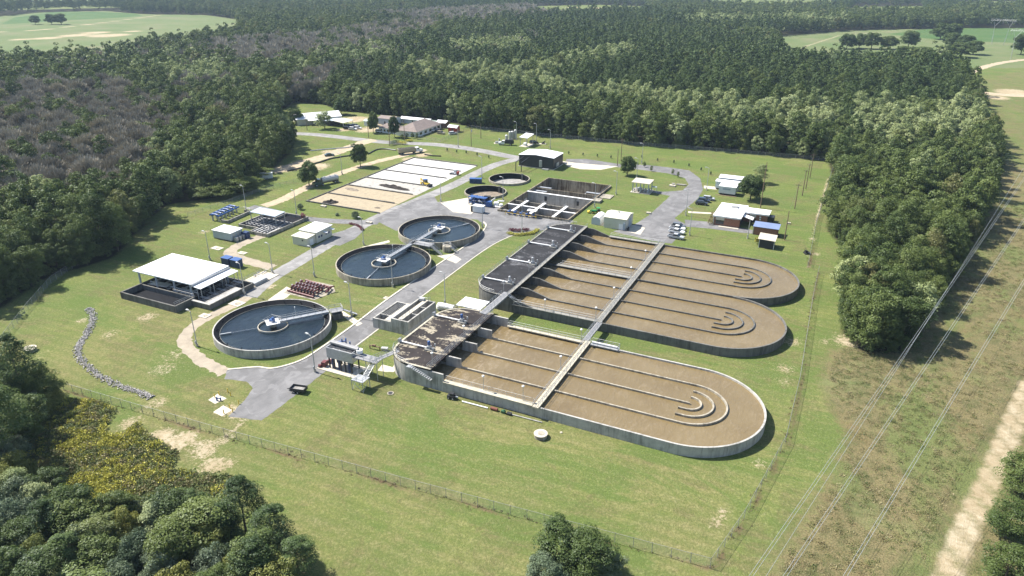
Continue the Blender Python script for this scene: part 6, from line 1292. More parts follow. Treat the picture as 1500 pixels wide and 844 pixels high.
# ------------------------------------------------------------------ poles
def lamp_pole(u, v, lab, h=9.6, arm=True, rz=170, xy=None):
    x, y = xy or at(u, v); t = thing('light_pole', lab, 'light pole', (x, y, 0), R(rz), 'tall light poles of the plant')
    MB().cyl((0,0,.6),(0,0,h),.14,.085,n=8).build('pole', M['galv'], t); MB().cyl((0,0,-.1),(0,0,.75),.3,n=10).build('base', M['conc_flat'], t)
    MB().cyl((0,0,h-.1),(.9,0,h+.1),.06,n=6).obox((1.2,0,h+.1),(.9,.42,.2)).build('lamp_head', M['alu'], t); MB().box(-.12,.15,.8,.12,.42,1.6).build('control_box', M['galv'], t); return t
for a in ((289,507.2,'light pole beside the gravel path bend left of the nearest clarifier'),(308.1,381.3,'light pole behind the big white roof by the gravel loop'),(399.8,400.4,'light pole at the end of the gravel loop by the road'),(358.5,431.7,'light pole against the long coping wall of the white roofed filter'),
          (361,308,'light pole by the blue topped pipes'),(461,405.5,'light pole on the grass before the cream pump shed'),(435,315.5,'light pole behind the pipework tank by the sandy track'),(533,359,'light pole on the road between the cream shed and the middle clarifier'),
          (575.4,420.3,'light pole at the near wall of the middle clarifier'),(515.4,462.9,'light pole on the lawn behind the nearest clarifier'),(461.6,544.7,'light pole at the road end by the nearest clarifier, before the screening plant'),(652.4,447,'light pole next to the white horizontal tank'),
          (706.8,333.6,'light pole on the kerb beside the farthest clarifier'),(501.4,256,'light pole between two round trees by the sandy track'),(671.4,216,'light pole on the county road verge near the red shed'),(646,296,'light pole on the grass left of the yard slab'),(706,261,'light pole at the road by the blue bins'),
          (737,294,'light pole in front of the brown sludge tank'),(764.5,341,'light pole standing in the yellow flower bed'),(806,218,'light pole behind the charcoal building'),(785.6,208,'light pole right of the small pale canopy'),(940,240,'light pole on the far road bend behind the lawn tree'),(902.4,285,'light pole on the slab right of the rectangular basin'),
          (932.5,264,'light pole behind the open grey canopy'),(1004.5,316,'light pole at the office walk on the road edge'),(1010,344.8,'light pole beside the row of parked pickups'),(1035,279,'light pole by the trailers walk'),(1095,349.6,'light pole on the lawn in front of the brick office'),(871,304,'light pole on the right wall of the rectangular basin'),(756.5,205,'light pole among the grey upright tanks')):
    lamp_pole(*a)
def globe(x, y, z, h, lab):
    t = thing('basin_lamp', lab, 'lamp', (x, y, z), 0, 'short white lamps on the basins'); MB().cyl((0,0,0),(0,0,h),.07,n=6).build('post', M['alu'], t); MB().cyl((0,0,h),(0,0,h+.12),.3,n=10).dome((0,0,h+.12),.32,.22,n=10).build('lamp_head', M['white_metal'], t)
for x, y, z, h, lab in ((-62.4,116.0,2.6,3.4,'short white lamp on the front coping of the pale basin, nearer the deck'),(-53.0,116.0,2.6,3.4,'short white lamp on the front coping of the pale basin, by the crosswalk'),(-51.0,145.2,2.6,3.4,'short white lamp on the back coping of the pale basin by the crosswalk'),(-50.6,131,2.7,3.3,'short white lamp midway along the pale basin crosswalk'),
                        (-76.0,117.5,4.75,2.8,'short lamp on the blotched deck at the stair corner'),(-76.0,132,4.75,2.8,'short lamp midway along the blotched deck edge'),(-79,159.6,4.55,3.2,'short lamp on the black deck by the footbridge'),(-78.6,175.5,4.55,3.4,'short lamp on the black deck between first and second drives'),
                        (-52.0,158.6,2.6,3.2,'short white lamp on the near coping of the twin basin, by the crosswalk'),(-51.9,173,2.6,3.0,'short lamp along the twin basin crosswalk, nearest the near coping'),(-51.9,189,2.6,3.0,'short lamp along the twin basin crosswalk at the party wall'),(-51.9,204,2.6,3.0,'short lamp along the twin basin crosswalk, toward the parking road'),(-66,158.0,2.5,3.0,'short lamp on the near coping of the twin basin by the deck')):
    globe(x, y, z, h, lab)
def wood_pole(u, v, lab, h=10.3, arm=False, rz=0, pale=False):
    x, y = at(u, v); t = thing('utility_pole', lab, 'utility pole', (x, y, 0), R(rz), 'wooden utility poles'); MB().cyl((0,0,-.2),(0,0,h),.19,.12,n=8).build('pole', M['wood'], t)
    if arm: MB().obox((0,0,h-.6),(2.2,.12,.14)).cyl((-.95,0,h-.53),(-.95,0,h-.3),.05,n=6).cyl((.95,0,h-.53),(.95,0,h-.3),.05,n=6).build('cross_arm', M['wood'], t)
    return (x, y, h)
w1 = [wood_pole(1149,351.4,'wooden utility pole right of the lean-to shed, nearest of the row along the fence'), wood_pole(1164,306,'wooden utility pole second in the row along the fence',10.0,True), wood_pole(1175,287,'wooden utility pole third in the row along the fence',11,True), wood_pole(1180.3,277,'wooden utility pole fourth in the row along the fence, with a cross arm',11,True,20), wood_pole(1186.2,261.2,'wooden utility pole farthest in the row along the fence',11,True,20)]
wood_pole(1113.8,304.5,'very tall wooden pole behind the brick office',18)
w2 = [wood_pole(450,191,'utility pole by the long white roofed building',9), wood_pole(540,202,'utility pole at the car park edge',9), wood_pole(571,214,'utility pole in the shrub bed by the road junction',10), wood_pole(593,206,'utility pole in front of the brown roofed house',11), wood_pole(690.4,215,'utility pole with transformer on the lawn behind the county road',10,True), wood_pole(704.5,203,'thin utility pole near the lawn edge',8), wood_pole(909.5,236,'wooden utility pole on the far lawn behind the small tree',11,True), wood_pole(904.2,243,'short dark pole at the roadside by the small tree',8)]
q = w2[4]; MB().cyl((q[0]+.4,q[1],7.6),(q[0]+.4,q[1],8.9),.35,n=10).build('transformer', M['galv']); o = bpy.data.objects['transformer']; setp(o, 'grey pole transformer hung near the top of the lawn utility pole', 'transformer')
M['cable'] = plain('pale aluminium cable', (.5,.51,.5), .35, .4, .05); M['cable_dark'] = plain('dark cable', (.10,.10,.105), .5)
def wire(pts, sag, r, nm, lab, mat, n=24, cat='cable', twin=0.0):
    mb = MB()
    for a, b in zip(pts[:-1], pts[1:]):
        a, b = Vector(a), Vector(b); q = Vector((-(b-a).y, (b-a).x, 0)).normalized()
        for o_ in ((-twin/2, twin/2) if twin else (0,)):
            P = [a+(b-a)*i/n-Vector((0,0,4*sag*(i/n)*(1-i/n)))+q*o_ for i in range(n+1)]; mb.tube(P, r, 4)
    o = mb.build(nm, M[mat]); return setp(o, lab, cat)
wire([(p[0], p[1], p[2]-.3) for p in w1], .4, .025, 'overhead_cable', 'dark overhead cable strung along the row of poles by the fence', 'cable_dark', 10)
P0 = [(at(1100,844,11),11), (at(1150,844,11),11), (at(1238,844,11),11)]; P1 = [(at(1500,262,20),20), (at(1500,322,20),20), (at(1500,412,20),20)]
for i, lab in enumerate(('pair of pale power line cables over the clearing, nearest the fence', 'middle pair of pale power line cables over the clearing', 'pair of pale power line cables over the clearing, nearest the sandy track')):
    a = Vector((*P0[i][0], 11)); b = Vector((*P1[i][0], 20)); d = b-a; wire([a-d*.25, b+d*.5], 0.0, .026, 'power_line', lab, 'cable', 60, 'power line', .42)
a = Vector((*at(1150,800,15),15)); b = Vector((*at(1478,280,26),26)); d = b-a; wire([a-d*.4, b+d*.4], 0, .022, 'power_line', 'single thin cable over the clearing beside the strip of woods', 'cable', 60, 'power line')
def pylon(u, v, h, lab, s=1.0):
    x, y = at(u, v); t = thing('lattice_pylon', lab, 'pylon', (x, y, 0), R(-15), 'lattice pylons in the clearing'); mb = MB(); r = .10
    for sx in (-1, 1):
        for sy in (-1, 1): mb.cyl((sx*6*s, sy*3, 0), (sx*7.5*s, sy*.6, h*.68), r, n=4)
        mb.cyl((sx*6*s,-3,0),(sx*7*s,1,h*.4),r*.7,n=4).cyl((sx*6*s,3,0),(sx*7*s,-1,h*.4),r*.7,n=4).cyl((sx*7.5*s,0,h*.68),(sx*10*s,0,h*.9),r,n=4).cyl((sx*7.5*s,0,h*.68),(sx*3*s,0,h*.9),r,n=4)
    for z in (h*.9, h*.95): mb.cyl((-13*s,0,z),(13*s,0,z),r,n=4)
    for i in range(-6, 6): mb.cyl((i*2.1*s,0,h*.9),((i+1)*2.1*s,0,h*.95),r*.6,n=4)
    for sx in (-8, 8): mb.cyl((sx*s,0,h*.95),(sx*s,0,h),r,n=4)
    mb.build('lattice', M['galv'], t); mb = MB()
    for sx in (-11.5, 0, 11.5): mb.cyl((sx*s,0,h*.9),(sx*s,0,h*.9-3),.15,n=5)
    mb.build('insulator', M['grating'], t); return x, y
pylon(1461, 66, 30, 'faint lattice pylon standing in the green field'); pylon(1491, 88, 30, 'lattice pylon by the dark trees at the end of the sandy track')
# ------------------------------------------------------------------ fences
t = NT('chain link'); tb = t.n('ShaderNodeBsdfTransparent'); mx = t.n('ShaderNodeMixShader'); mx.inputs[0].default_value = .15; t.l(tb.outputs[0], mx.inputs[1]); t.l(t.b.outputs[0], mx.inputs[2]); t.l(mx.outputs[0], t.out.inputs[0]); t.col((.48,.50,.50)); t.set(.6, .0); M['chain_link'] = t.m
def fence(pts, lab, step=3.0, h=2.0):
    t = thing('chain_link_fence', lab, 'fence', (pts[0][0], pts[0][1], 0)); ox, oy = pts[0]; mp, mr = MB(), MB(); L = [(p[0]-ox, p[1]-oy) for p in pts]; tot = sum(math.dist(a, b) for a, b in zip(L[:-1], L[1:])); step = max(step, tot/95)
    for a, b in zip(L[:-1], L[1:]):
        mp.add([(a[0],a[1],.08),(b[0],b[1],.08),(b[0],b[1],h),(a[0],a[1],h)], [(0,1,2,3)]); mr.cyl((a[0],a[1],h),(b[0],b[1],h),0.025,n=5)
        n_ = max(1, round(math.dist(a, b)/step))
        for i in range(n_+(b is L[-1])): o = MB().cyl((a[0]+(b[0]-a[0])*i/n_, a[1]+(b[1]-a[1])*i/n_, -.1), (a[0]+(b[0]-a[0])*i/n_, a[1]+(b[1]-a[1])*i/n_, h+.08), .045, n=5).build('post', M['grating'], t)
    mp.build('wire_mesh', M['chain_link'], t); mr.build('top_rail', M['grating'], t)
FRONT = [(-166, 78.5), (-128, 80.4), (-103, 81.9), (-60, 85.0), (-8.4, 89.3)]
fence(FRONT, 'chain link fence along the near edge of the plant lawn', 3.0); fence(FENCE_R, 'chain link fence beside the rounded basin ends, bordering the clearing', 3.0); fence(FENCE_R2, 'chain link fence beside the utility poles and the strip of woods', 3.2)
fence([(-182.5,86.5),(-196,102),(-207.4,116.1),(-216,134)], 'chain link fence at the left corner below the left woods', 3.0)
fence(ats([(1222,237),(1110,228),(1010,219.5),(930,213.5),(830,204),(745,195),(690,189)]), 'long dark chain link fence along the back edge of the lawn', 3.5)
fence(ats([(275,318),(330,300),(380,282),(430,268),(470,250)]), 'faint chain link fence behind the blue topped pipes', 3.5, 1.6)
fence(ats([(612,204),(645,209),(672,196),(686,190)]), 'chain link fence round the grass beside the brown roofed house', 3.2, 1.8)
# ------------------------------------------------------------------ riprap, manholes, flower bed, small plants
def stone_mesh(name, path, n, wd, size, mat, seed=4):
    rr_ = random.Random(seed); mb = MB(); P = smooth_path(path, 12); ico = bmesh.new(); bmesh.ops.create_icosphere(ico, subdivisions=1, radius=1); iv = [v.co.copy() for v in ico.verts]; fi = [tuple(v.index for v in f.verts) for f in ico.faces]; ico.free()
    for i in range(n):
        k = rr_.random()*(len(P)-1); j = int(k); a = Vector(P[j]); b = Vector(P[min(j+1, len(P)-1)]); p = a+(b-a)*(k-j); d = (b-a).normalized() if (b-a).length else Vector((1,0)); q = Vector((-d.y, d.x)); off = max(-1, min(1, rr_.gauss(0,.45)))*wd/2; p = p+q*off; s = size*rr_.uniform(.5,1.3); M3 = Matrix.Rotation(rr_.random()*6.28,3,'Z')@Matrix.Rotation(rr_.random()*6.28,3,'X')
        mb.add([Vector((p.x,p.y,.12+.25*(1-abs(off)/(wd/2))*rr_.random()))+M3@Vector((v.x*s*rr_.uniform(.75,1.1),v.y*s*.8,v.z*s*.6)) for v in iv], fi)
    return mb.build(name, mat)
t = NT('pale broken rock'); g = t.n('ShaderNodeNewGeometry'); t.col(t.ramp(g.outputs['Random Per Island'], [(0,(.24,.23,.22)),(.5,(.38,.36,.34)),(1,(.52,.49,.45))])); t.set(.9,0,.2); M['rock'] = t.m
rip = [(130,452),(136,463),(134,476),(127,490),(118,503),(114,514),(120,528),(134,542),(152,555),(180,567),(204,576),(222,583)]
o = stone_mesh('riprap_rubble', ats(rip), 1900, 2.2, .18, M['rock']); setp(o, kind='stuff')
o = stone_mesh('riprap_rubble', ats([(372,266),(380,272),(372,262)]), 3, 2, .3, M['rock']); bpy.data.objects.remove(o)
for u, v, r_, lab in ((45,514,1.35,'round concrete manhole with a pale lid on the left lawn'),(792,640,1.3,'round concrete manhole on the open lawn before the pale basin')):
    q = thing('manhole', lab, 'manhole', at(u, v)); MB().cyl((0,0,-.1),(0,0,.75),r_,n=20).build('shaft', M['conc_tan'], q); MB().cyl((0,0,.751),(0,0,.9),r_*1.08,n=20).build('cover', M['slab'], q); MB().cyl((.1,0,.901),(.1,0,.95),r_*.55,n=14).build('lid', M['conc_tan'], q)
for u, v, lab in ((572,576.5,'small flat manhole ring in the grass by the stair of the pale basin'),(822,634,'tiny white pipe stub right of the lawn manhole')):
    q = thing('manhole_ring', lab, 'manhole', at(u, v)); MB().cyl((0,0,-.05),(0,0,.14),.75 if u < 700 else .25,n=16).build('rim', M['conc_tan'] if u < 700 else M['slab'], q); MB().cyl((0,0,.141),(0,0,.18),.5 if u < 700 else .15,n=14).build('cover', M['steel_dark'] if u < 700 else M['slab'], q)
for u, v, lab in ((315,583,'bollard at the upper slab by the road end, left one'),(338,580,'bollard beyond the upper slab by the road end'),(334,575,'bollard at the far corner of the upper slab'),(350,592,'bollard at the end of the road, nearest the asphalt'),(337,598,'bollard between the two slabs'),(341,604,'bollard at the lower slab, by the asphalt edge'),(328,606,'bollard at the near corner of the lower slab'),(321,579,'bollard at the far left corner of the upper slab')):
    q = thing('bollard', 'yellow '+lab, 'bollard', at(u, v), 0, 'yellow bollards by the road end'); MB().cyl((0,0,0),(0,0,.95),.10,n=8).dome((0,0,.95),.10).build('post', M['yellow'], q)
q = thing('standpipe', 'grey valve pipes on the upper slab at the road end', 'pipe', at(318, 587)); MB().cyl((0,0,0),(0,0,.9),.18,n=8).cyl((.8,.3,0),(.8,.3,.8),.15,n=8).cyl((0,0,.6),(.8,.3,.6),.12,n=7).build('pipe', M['blue'], q)
for (x0, y0, lab) in ((at(374,285)[0], at(374,285)[1], 'concrete pad in the grass behind the gravel loop'),):
    pass
for i, (u, v, a_, b_, lab) in enumerate(((300,463,2.8,2.2,'pinkish square cover slab on the lawn before the white roofed filter'),(347,445,4.0,3.0,'pale cover slab beside the gravel path at the coping wall'),(614,441,1.6,1.0,'pale cover slab on the lawn left of the splitter tank'),(566,437,1.6,1.4,'small pale cover slab by the road kerb before the splitter tank'),(318,364,4.0,2.4,'pale concrete pad by the shed and gravel loop'),(355,371,3.0,2.0,'pale rubble pad at the edge of the gravel loop'),(474,303,2.4,1.2,'pale stone block on the grass before the drying beds'),(541,327,2.4,1.2,'pale stone block at the fork of the roads'),(950,313,1.6,1.2,'pale stone box on the grass by the parking road'),(985,273,2.6,1.6,'concrete pad with pipes inside the road loop'),(1155,328,1.3,.9,'flat pale box on the grass by the utility poles'))):
    q = thing('cover_slab', lab, 'slab', at(u, v), rp.uniform(-.1,.1)); MB().box(-a_/2,-b_/2,-.05,a_/2,b_/2,.16 if i < 6 else .55).build('slab', M['slab'], q); MB().cyl((a_*.1,0,.16 if i < 6 else .55),(a_*.1,0,.22 if i < 6 else .62),min(a_,b_)*.28,n=12).build('lid', M['conc_tan'], q)
pl = thing('pipe_rack', 'loose pipes and blocks on the pad inside the far road loop', 'pipes', at(997, 272)); MB().cyl((-2,0,.3),(2,.4,.3),.25,n=8).cyl((-1.6,.8,.3),(2.2,1.2,.3),.22,n=8).obox((-3,-.6,.4),(1.4,1.0,.8),.2).build('pipe', M['conc_mid'], pl)
ic = thing('silt_sock', 'long black silt sock and plastic lying along the sandy lane', 'silt barrier', (0,0,0)); mb = MB(); L_ = smooth_path(ats([(420,251.5),(440,247),(455,242),(470,238),(485,233),(510,229),(530,225)]), 5); mb.tube([(p[0], p[1]+rp.uniform(-.7,.7), .25) for p in L_], .38, 7); mb.build('sock', M['steel_dark'], ic)
ic = thing('silt_sock', 'grey silt sock beside the lane under the grass bank', 'silt barrier', (0,0,0)); MB().tube([(p[0], p[1], .2) for p in smooth_path(ats([(455,221.5),(480,219),(510,216.5),(525,213)]), 5)], .32, 7).build('sock', M['galv'], ic)
ic = thing('silt_sock', 'dark silt sock curving round the grass by the round tree', 'silt barrier', (0,0,0)); MB().tube([(p[0], p[1], .25) for p in smooth_path(ats([(540,226),(552,220),(565,219),(580,221)]), 5)], .36, 7).build('sock', M['steel_dark'], ic)
ic = thing('black_pipe', 'long black pipe lying on grass behind the white drying bays', 'pipe', (0,0,0)); MB().tube([(*at(622,227),.3),(*at(634,229),.3),(*at(646,229.5),.3)], .3, 8).build('pipe', M['black'], ic)
# ------------------------------------------------------------------ single trees, shrubs, weeds
tree('lawn_tree', 'round', 453, 272, 9.8, 4.0, 'round dark tree beside the tanker truck', seed=1); tree('lawn_tree', 'round', 528, 244, 10.5, 3.6, 'oval dark tree right of the lane by the drying beds', seed=2)
tree('lawn_tree', 'round', 919, 257, 8.6, 3.3, 'loose green tree on the lawn by the open grey canopy', seed=3); tree('lawn_tree', 'round', 1099, 293, 10, 4.6, 'round green tree behind the brick office, next to the trailers', seed=0)
tree('lawn_tree', 'pale', 1113, 268, 8.2, 3.3, 'thin pale tree behind the very tall pole', seed=1)
tree('yard_tree', 'pale', 476, 189, 10, 5.0, 'grey green round tree beside the carport', seed=0); tree('yard_tree', 'round', 547, 194.5, 11, 3.0, 'narrow tree left of the house by the car park', seed=1); tree('yard_tree', 'round', 578, 201, 11, 2.8, 'narrow tree in front of the house', seed=3)
tree('yard_tree', 'round', 434, 182, 9, 4, 'dark tree before the long white roofed building', seed=2); tree('roadside_pine', 'pine', 414, 215, 22, 4.2, 'tall pine at the corner of the left woods by the county road', 'pine tree', seed=0); tree('yard_tree', 'round', 500, 168, 10, 4.5, 'bright green tree behind the carport', seed=1)
def bush(u, v, H, Rc, lab, kind='shrub', cat='bush', group=None, seed=0, nm='bush'): return tree(nm, kind, u, v, H, Rc, lab, cat, group, 0, 0, seed)
for i, (u, v, H, Rc) in enumerate(((310,290,6,6),(338,287,7,7),(362,280,6,6),(352,268,7,6),(385,262,5,5),(327,276,7,7))): bush(u, v, H, Rc, 'large rounded dark bush at the foot of the left woods', 'broad', 'bush', 'big bushes by the left woods', i)
for i, (u, v) in enumerate(((655,221.5),(669,224),(683,225),(699,228),(716,232))): bush(u, v, 1.6, .38, 'thin young sapling in the row along the county road', 'shrub', 'sapling', 'saplings along the county road', i, 'sapling')
for i, (u, v) in enumerate(((833,226),(854,228),(875,230),(895,232),(940,231.5),(963,236),(987,239),(1009,244),(1027,250),(1041,256))): bush(u, v, 1.5, .4, 'small sapling in the row on the far lawn behind the road', 'shrub', 'sapling', 'saplings on the far lawn', i, 'sapling')
for i, (u, v) in enumerate(((944,245),(954,251),(985,256),(993,260))): bush(u, v, 2.6, .7, 'small tree on the grass inside the far road loop', 'broad', 'sapling', 'small trees inside the road loop', i, 'sapling')
bush(440,307,2.2,1.2,'low dark shrub on the grass before the drying beds','shrub',seed=1); bush(521,320,2.6,1.5,'reddish round shrub near the road fork','shrub',seed=2); bush(494,316,1.0,.8,'tiny dark shrub on the grass between two shrubs','shrub',seed=0)
def bed(name, lab, pts, n, wd, h, kind, seed):
    r_ = np.random.RandomState(seed); P = np.array(smooth_path(pts, 8)); k = r_.randint(0, len(P), n); p = np.concatenate([P[k]+r_.uniform(-wd/2, wd/2, (n, 2)), (h*(.3+.7*r_.rand(n)))[:, None]], 1); nr = unit(n)+np.array([0,0,.6]); nr /= np.linalg.norm(nr, axis=1, keepdims=True)
    o = bpy.data.objects.new(name, qmesh(name, leaf_quads(p, nr, .3), r_.rand(n), LM[kind])); COL.objects.link(o); return setp(o, lab, 'flower bed')
LM['mauve'] = leafmat('purple red shrub leaves', (.10,.03,.04), (.16,.05,.06), (.22,.08,.09))
bed('flower_bed', 'curved bed of yellow shrubs at the corner of the yard lawn', ats([(745,343),(757,345),(770,344),(781,342),(787,338)]), 1500, 1.5, .8, 'gold', 3); bed('flower_bed', 'row of purple shrubs behind the yellow ones in the yard bed', ats([(748,338.5),(760,339),(772,338)]), 900, 1.6, .9, 'mauve', 4)
bed('flower_bed', 'yellow and green shrubs at the junction by the dump truck', ats([(582,210.5),(588,211.5),(594,212)]), 900, 2.6, 1.6, 'gold', 5); bed('shrub_bed', 'grey green shrubs beside the utility pole at the junction', ats([(573,213),(577,212),(581,211)]), 900, 3, 2.0, 'shrub', 6)
bed('flower_bed', 'yellow bushes on the verge in front of the brown roofed house', ats([(597,207.5),(602,207.8)]), 500, 2, 1.2, 'gold', 7); bed('flower_bed', 'yellow and brown shrubs at the corner of the brick office', ats([(1040,329),(1044,322),(1047,315)]), 1100, 2.2, 1.6, 'olive', 8); bed('flower_bed', 'bright yellow shrub beside the lean-to shed', ats([(1108,357),(1110,357.5)]), 500, 1.6, 2.2, 'gold', 9); bed('flower_bed', 'red brown shrub hedge at the bend by the cream shed', ats([(513,329),(522,331),(529,335),(531,338)]), 700, 1.0, .7, 'mauve', 10)
for i, (u, v, H) in enumerate(((604.5,203,3.2),(611,204,3.4),(596,203,3.0),(589,204,2.6))): bush(u, v, H, 1.0, 'small upright conifer in the row before the brown roofed house', 'broad', 'conifer', 'conifers before the house', i, 'conifer')
# --- scrub and trees of the near corner
def near(nm, kind, u, vt, H, Rc, lab, cat='tree', seed=0, group=None):
    """placed by the top of the crown in the photograph"""
    x, y = at(u, vt, H); q = PROTO[kind, 0][seed % len(PROTO[kind, 0])]; r = thing(nm, lab, cat, (x, y, 0), seed*1.3, group); r.scale = (Rc/q[2], Rc/q[2], H/q[1]); k = seed % len(PROTO[kind, 0])
    o = bpy.data.objects.new('crown', CM[kind, 0][k]); COL.objects.link(o); o.parent = r; o = bpy.data.objects.new('trunk', TMESH[kind, 0][k]); COL.objects.link(o); o.parent = r; return r
for i, (u, vt, H, Rc, lab) in enumerate(((345,700,11,3.6,'dark pine at the front of the near thicket, tallest of the right hand group'),(392,742,10,3.4,'dark pine in the near thicket beside the lawn, behind the tallest one'),(430,790,8,3.2,'dark pine at the right tip of the near thicket'),(365,790,9,3.4,'dark pine low in the near thicket by its right tip'),(318,740,8,3.0,'dark pine in the middle of the near thicket'),(5,490,17,4.6,'big pine cut by the picture edge at the left corner fence'),(-25,560,18,5,'tall pine behind the left corner fence, mostly out of view'))): near('pine_tree', 'pine', u, vt, H, Rc, lab, 'pine tree', i)
for i, (u, vt, H, Rc, lab) in enumerate(((825,775,7,4.2,'leafy dark tree at the lower edge of the lawn, near the fence'),(865,785,7.5,4.0,'leafy dark tree right beside the one at the lower edge of the lawn'),(800,822,5,3.4,'low grey green tree left of the dark trees at the lower lawn edge'),(895,812,4,2.4,'small bluish bush right of the dark trees at the lower lawn edge'))): near('edge_tree', 'broad' if i < 2 else 'shrub', u, vt, H, Rc, lab, 'tree', i)
for i, (u, vt, H, Rc, lab) in enumerate(((1512,668,8,4.0,'leafy tree at the right edge beside the sandy track, farthest of three'),(1492,735,7.5,3.9,'leafy tree at the right edge beside the sandy track, middle of three'),(1488,805,6.5,3.9,'leafy tree in the lower right corner beside the sandy track'))): near('edge_tree', 'broad', u, vt, H, Rc, lab, 'tree', i+1)
cx, cy = map(np.array, zip(*SCRUB)); r_ = np.random.RandomState(31); px, py = np.meshgrid(np.arange(-235, -40, 3.1), np.arange(25, 100, 3.1)); px = px.ravel()+r_.uniform(-1.3, 1.3, px.size); py = py.ravel()+r_.uniform(-1.3, 1.3, py.size)
uu, vv, _z = project(px, py, 0); k = inpoly(uu, vv, [(-80,545),(60,575),(90,598),(45,640),(40,700),(110,755),(200,750),(280,745),(330,790),(470,930),(-80,930)]) & (vv < 930); px, py, uu, vv = px[k], py[k], uu[k], vv[k]
for i in range(len(px)):
    deep = min(1.0, max(0.0, (vv[i]-640)/150)) if uu[i] > 90 else 1.0; kind = ('shrub', 'brush', 'broad', 'pale', 'pine', 'broad', 'brush', 'shrub')[int(r_.rand()*8)]; H = (2.2+3.0*deep)*r_.uniform(.7,1.35) if kind in ('shrub', 'pale', 'brush') else (3.0+4.4*deep)*r_.uniform(.7,1.3); Rc = H*(.32 if kind == 'pine' else .46)*r_.uniform(.85,1.2)
    if r_.rand() < .16: continue
    u_, v_ = uu[i], vv[i]; side_ = 'left edge' if u_ < 110 else ('lower middle' if v_ > 760 else 'inner part'); K0 = len(PROTO[kind, 0]); kk = r_.randint(K0); q = PROTO[kind, 0][kk]
    lab = {'shrub': 'blue green shrub', 'broad': 'dark leafy small tree', 'pale': 'pale green shrub', 'pine': 'young dark pine', 'brush': 'yellow green bush'}[kind]+' in the '+side_+' of the near thicket below the fence'
    r = thing('thicket_shrub' if kind in ('shrub', 'pale', 'brush') else 'thicket_tree', lab, 'shrub' if kind in ('shrub', 'pale', 'brush') else 'tree', (px[i], py[i], 0), r_.rand()*6.28, 'plants of the near thicket, '+side_); r.scale = (Rc/q[2], Rc/q[2], H/q[1])
    o = bpy.data.objects.new('crown', CM[kind, 0][kk]); COL.objects.link(o); o.parent = r; o = bpy.data.objects.new('trunk', TMESH[kind, 0][kk]); COL.objects.link(o); o.parent = r
# --- trees standing in the far fields
for i, (u, v, H, Rc, lab) in enumerate(((1240,72,14,8,'round tree in the right field, left end of the line'),(1258,71,13,8,'round tree in the right field, second from the left'),(1276,72,15,8,'round tree in the right field, third from the left'),(1300,72,12,9,'wide tree in the right field before the large round one'),(1330,70,16,9,'large round tree in the right field'),(1377,58,16,11,'broad tree standing in the green crop edge, left'),(1394,57,16,10,'broad tree standing in the green crop edge, right'),(1392,70,14,9,'tree in front of the broad pair in the right field'),(1412,72,13,9,'tree right of the broad pair in the right field'),(1405,84,12,10,'dark tree before the right field near the lane'),(1425,80,12,9,'dark tree at the lane corner by the right field'),(1385,84,10,9,'low dark tree at the wood edge by the right field'),(1350,84,9,9,'low round tree at the wood edge of the right field'),(1325,84,9,9,'low round tree left along the wood edge of the right field'),(1495,80,18,9,'dark tree behind the nearer pylon'),(1510,85,18,9,'dark tree at the picture edge behind the nearer pylon'),(52,36,12,7,'small tree alone in the left field by the track, left'),(76,36,13,8,'small tree in the left field by the track, middle'),(90,36,14,9,'small round tree in the left field by the track, right'))): tree('field_tree', 'round', u, v, H*1.15, Rc*1.05, lab, 'tree', 'trees standing in the fields', 1, 0, i)
# --- rough growth of the clearing and of the weedy slope
r_ = np.random.RandomState(77)
tx = r_.uniform(-12, 75, 26000); ty = r_.uniform(80, 330, 26000); k = inpoly(tx, ty, CORRIDOR) & (segdist(tx, ty, ats([(1500,560),(1466,640),(1440,700),(1405,770),(1370,860)])) > 2.6) & (segdist(tx, ty, ats([(1520,570),(1488,640),(1462,700),(1430,770),(1395,860)])) > 1.8)
dens = field_noise(tx, ty, 9.0)+.6*field_noise(tx, ty, 3.1); k &= (dens > -.6) & (r_.rand(len(tx)) < .55+.4*(dens > .3)); tx, ty = tx[k], ty[k]
LM['straw'] = leafmat('straw coloured weeds', (.19,.155,.08), (.27,.225,.12), (.36,.31,.18)); LM['weed'] = leafmat('green weeds', (.085,.11,.035), (.135,.165,.055), (.19,.215,.085))
hue = field_noise(tx+40, ty*.8, 13.0)+.8*r_.normal(size=len(tx))
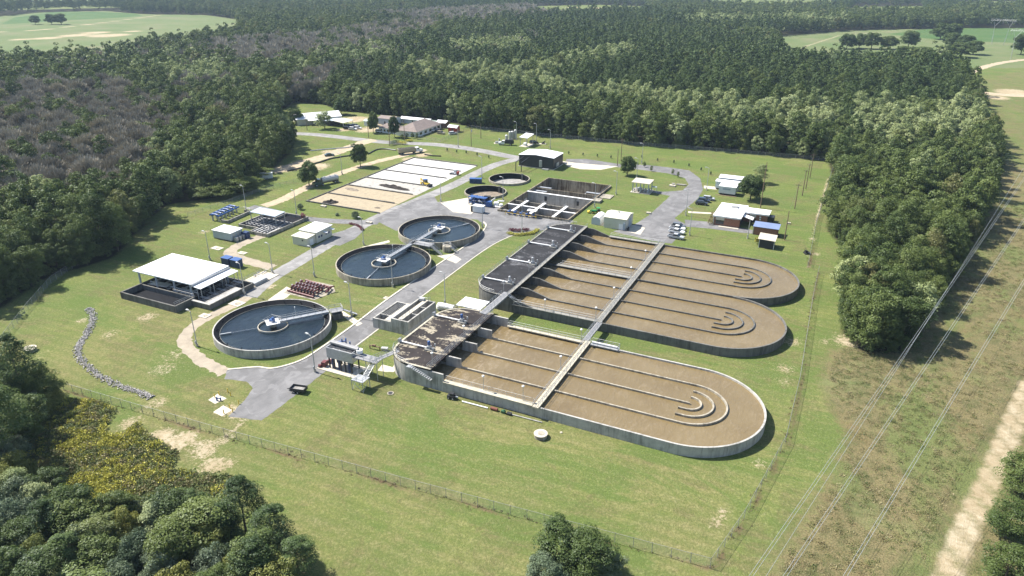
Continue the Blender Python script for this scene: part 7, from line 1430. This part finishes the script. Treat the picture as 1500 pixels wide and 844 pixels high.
for nm, lm, kk in (('straw_brush', 'straw', hue > .25), ('green_brush', 'weed', hue < -.35), ('olive_brush', 'olive', (hue >= -.35) & (hue <= .25))):
    m_ = int(kk.sum()); stuff_instances(nm, [crown_tuft(34, .16, .32, .7) for _ in range(4)], LM[lm], np.stack([tx[kk], ty[kk], np.zeros(m_)], 1), r_.rand(m_)*6.28, r_.uniform(.4, 1.2, m_), r_.randint(0, 4, m_))
gp = ats([(100,585),(150,590),(200,620),(262,668),(250,690),(345,700),(330,770),(260,775),(180,775),(90,750),(30,690),(40,640)])
gx_ = r_.uniform(-190, -60, 19000); gy_ = r_.uniform(40, 90, 19000); k = inpoly(gx_, gy_, gp) & (field_noise(gx_, gy_, 5.0)+.5*field_noise(gx_, gy_, 2.2) > -.75); gx2, gy2 = gx_[k], gy_[k]; uu_, vv_, _z = project(gx2, gy2, 0); m_ = field_noise(gx2, gy2, 3.0)+.8*r_.normal(size=len(gx2)) > np.where((uu_ < 260) & (vv_ < 745), .55, 1.2)
pr2 = [crown_tuft(46, .24, 1.1, .8) for _ in range(3)]
g_ = r_.rand(len(gx2)) < .6
for nm, kk, lm in (('goldenrod_weeds', m_, 'gold'), ('weedy_brush', (~m_) & g_, 'weed'), ('olive_weeds', (~m_) & (~g_), 'olive')): stuff_instances(nm, pr2 if lm == 'gold' else [crown_tuft(46, .24, .7, .8) for _ in range(3)], LM[lm], np.stack([gx2[kk], gy2[kk], np.zeros(kk.sum())], 1), r_.rand(kk.sum())*6.28, r_.uniform(.6, 1.4, kk.sum()), r_.randint(0, 3, kk.sum()))
# bare strip and dead weeds under the fences
fx, fy = [], []
for L in (FRONT, FENCE_R, FENCE_R2):
    for a, b in zip(L[:-1], L[1:]):
        n_ = int(math.dist(a, b)*1.6); s_ = r_.rand(n_); fx += list(a[0]+(b[0]-a[0])*s_+r_.normal(0, .45, n_)); fy += list(a[1]+(b[1]-a[1])*s_+r_.normal(0, .45, n_))
LM['dead'] = leafmat('dead brown weeds', (.075,.05,.03), (.12,.08,.05), (.17,.125,.08), .1)
n_ = len(fx); stuff_instances('fence_weeds', [crown_tuft(16, .2, .35, .4) for _ in range(3)], LM['dead'], np.stack([fx, fy, np.zeros(n_)], 1), r_.rand(n_)*6.28, r_.uniform(.25, .8, n_), r_.randint(0, 3, n_))
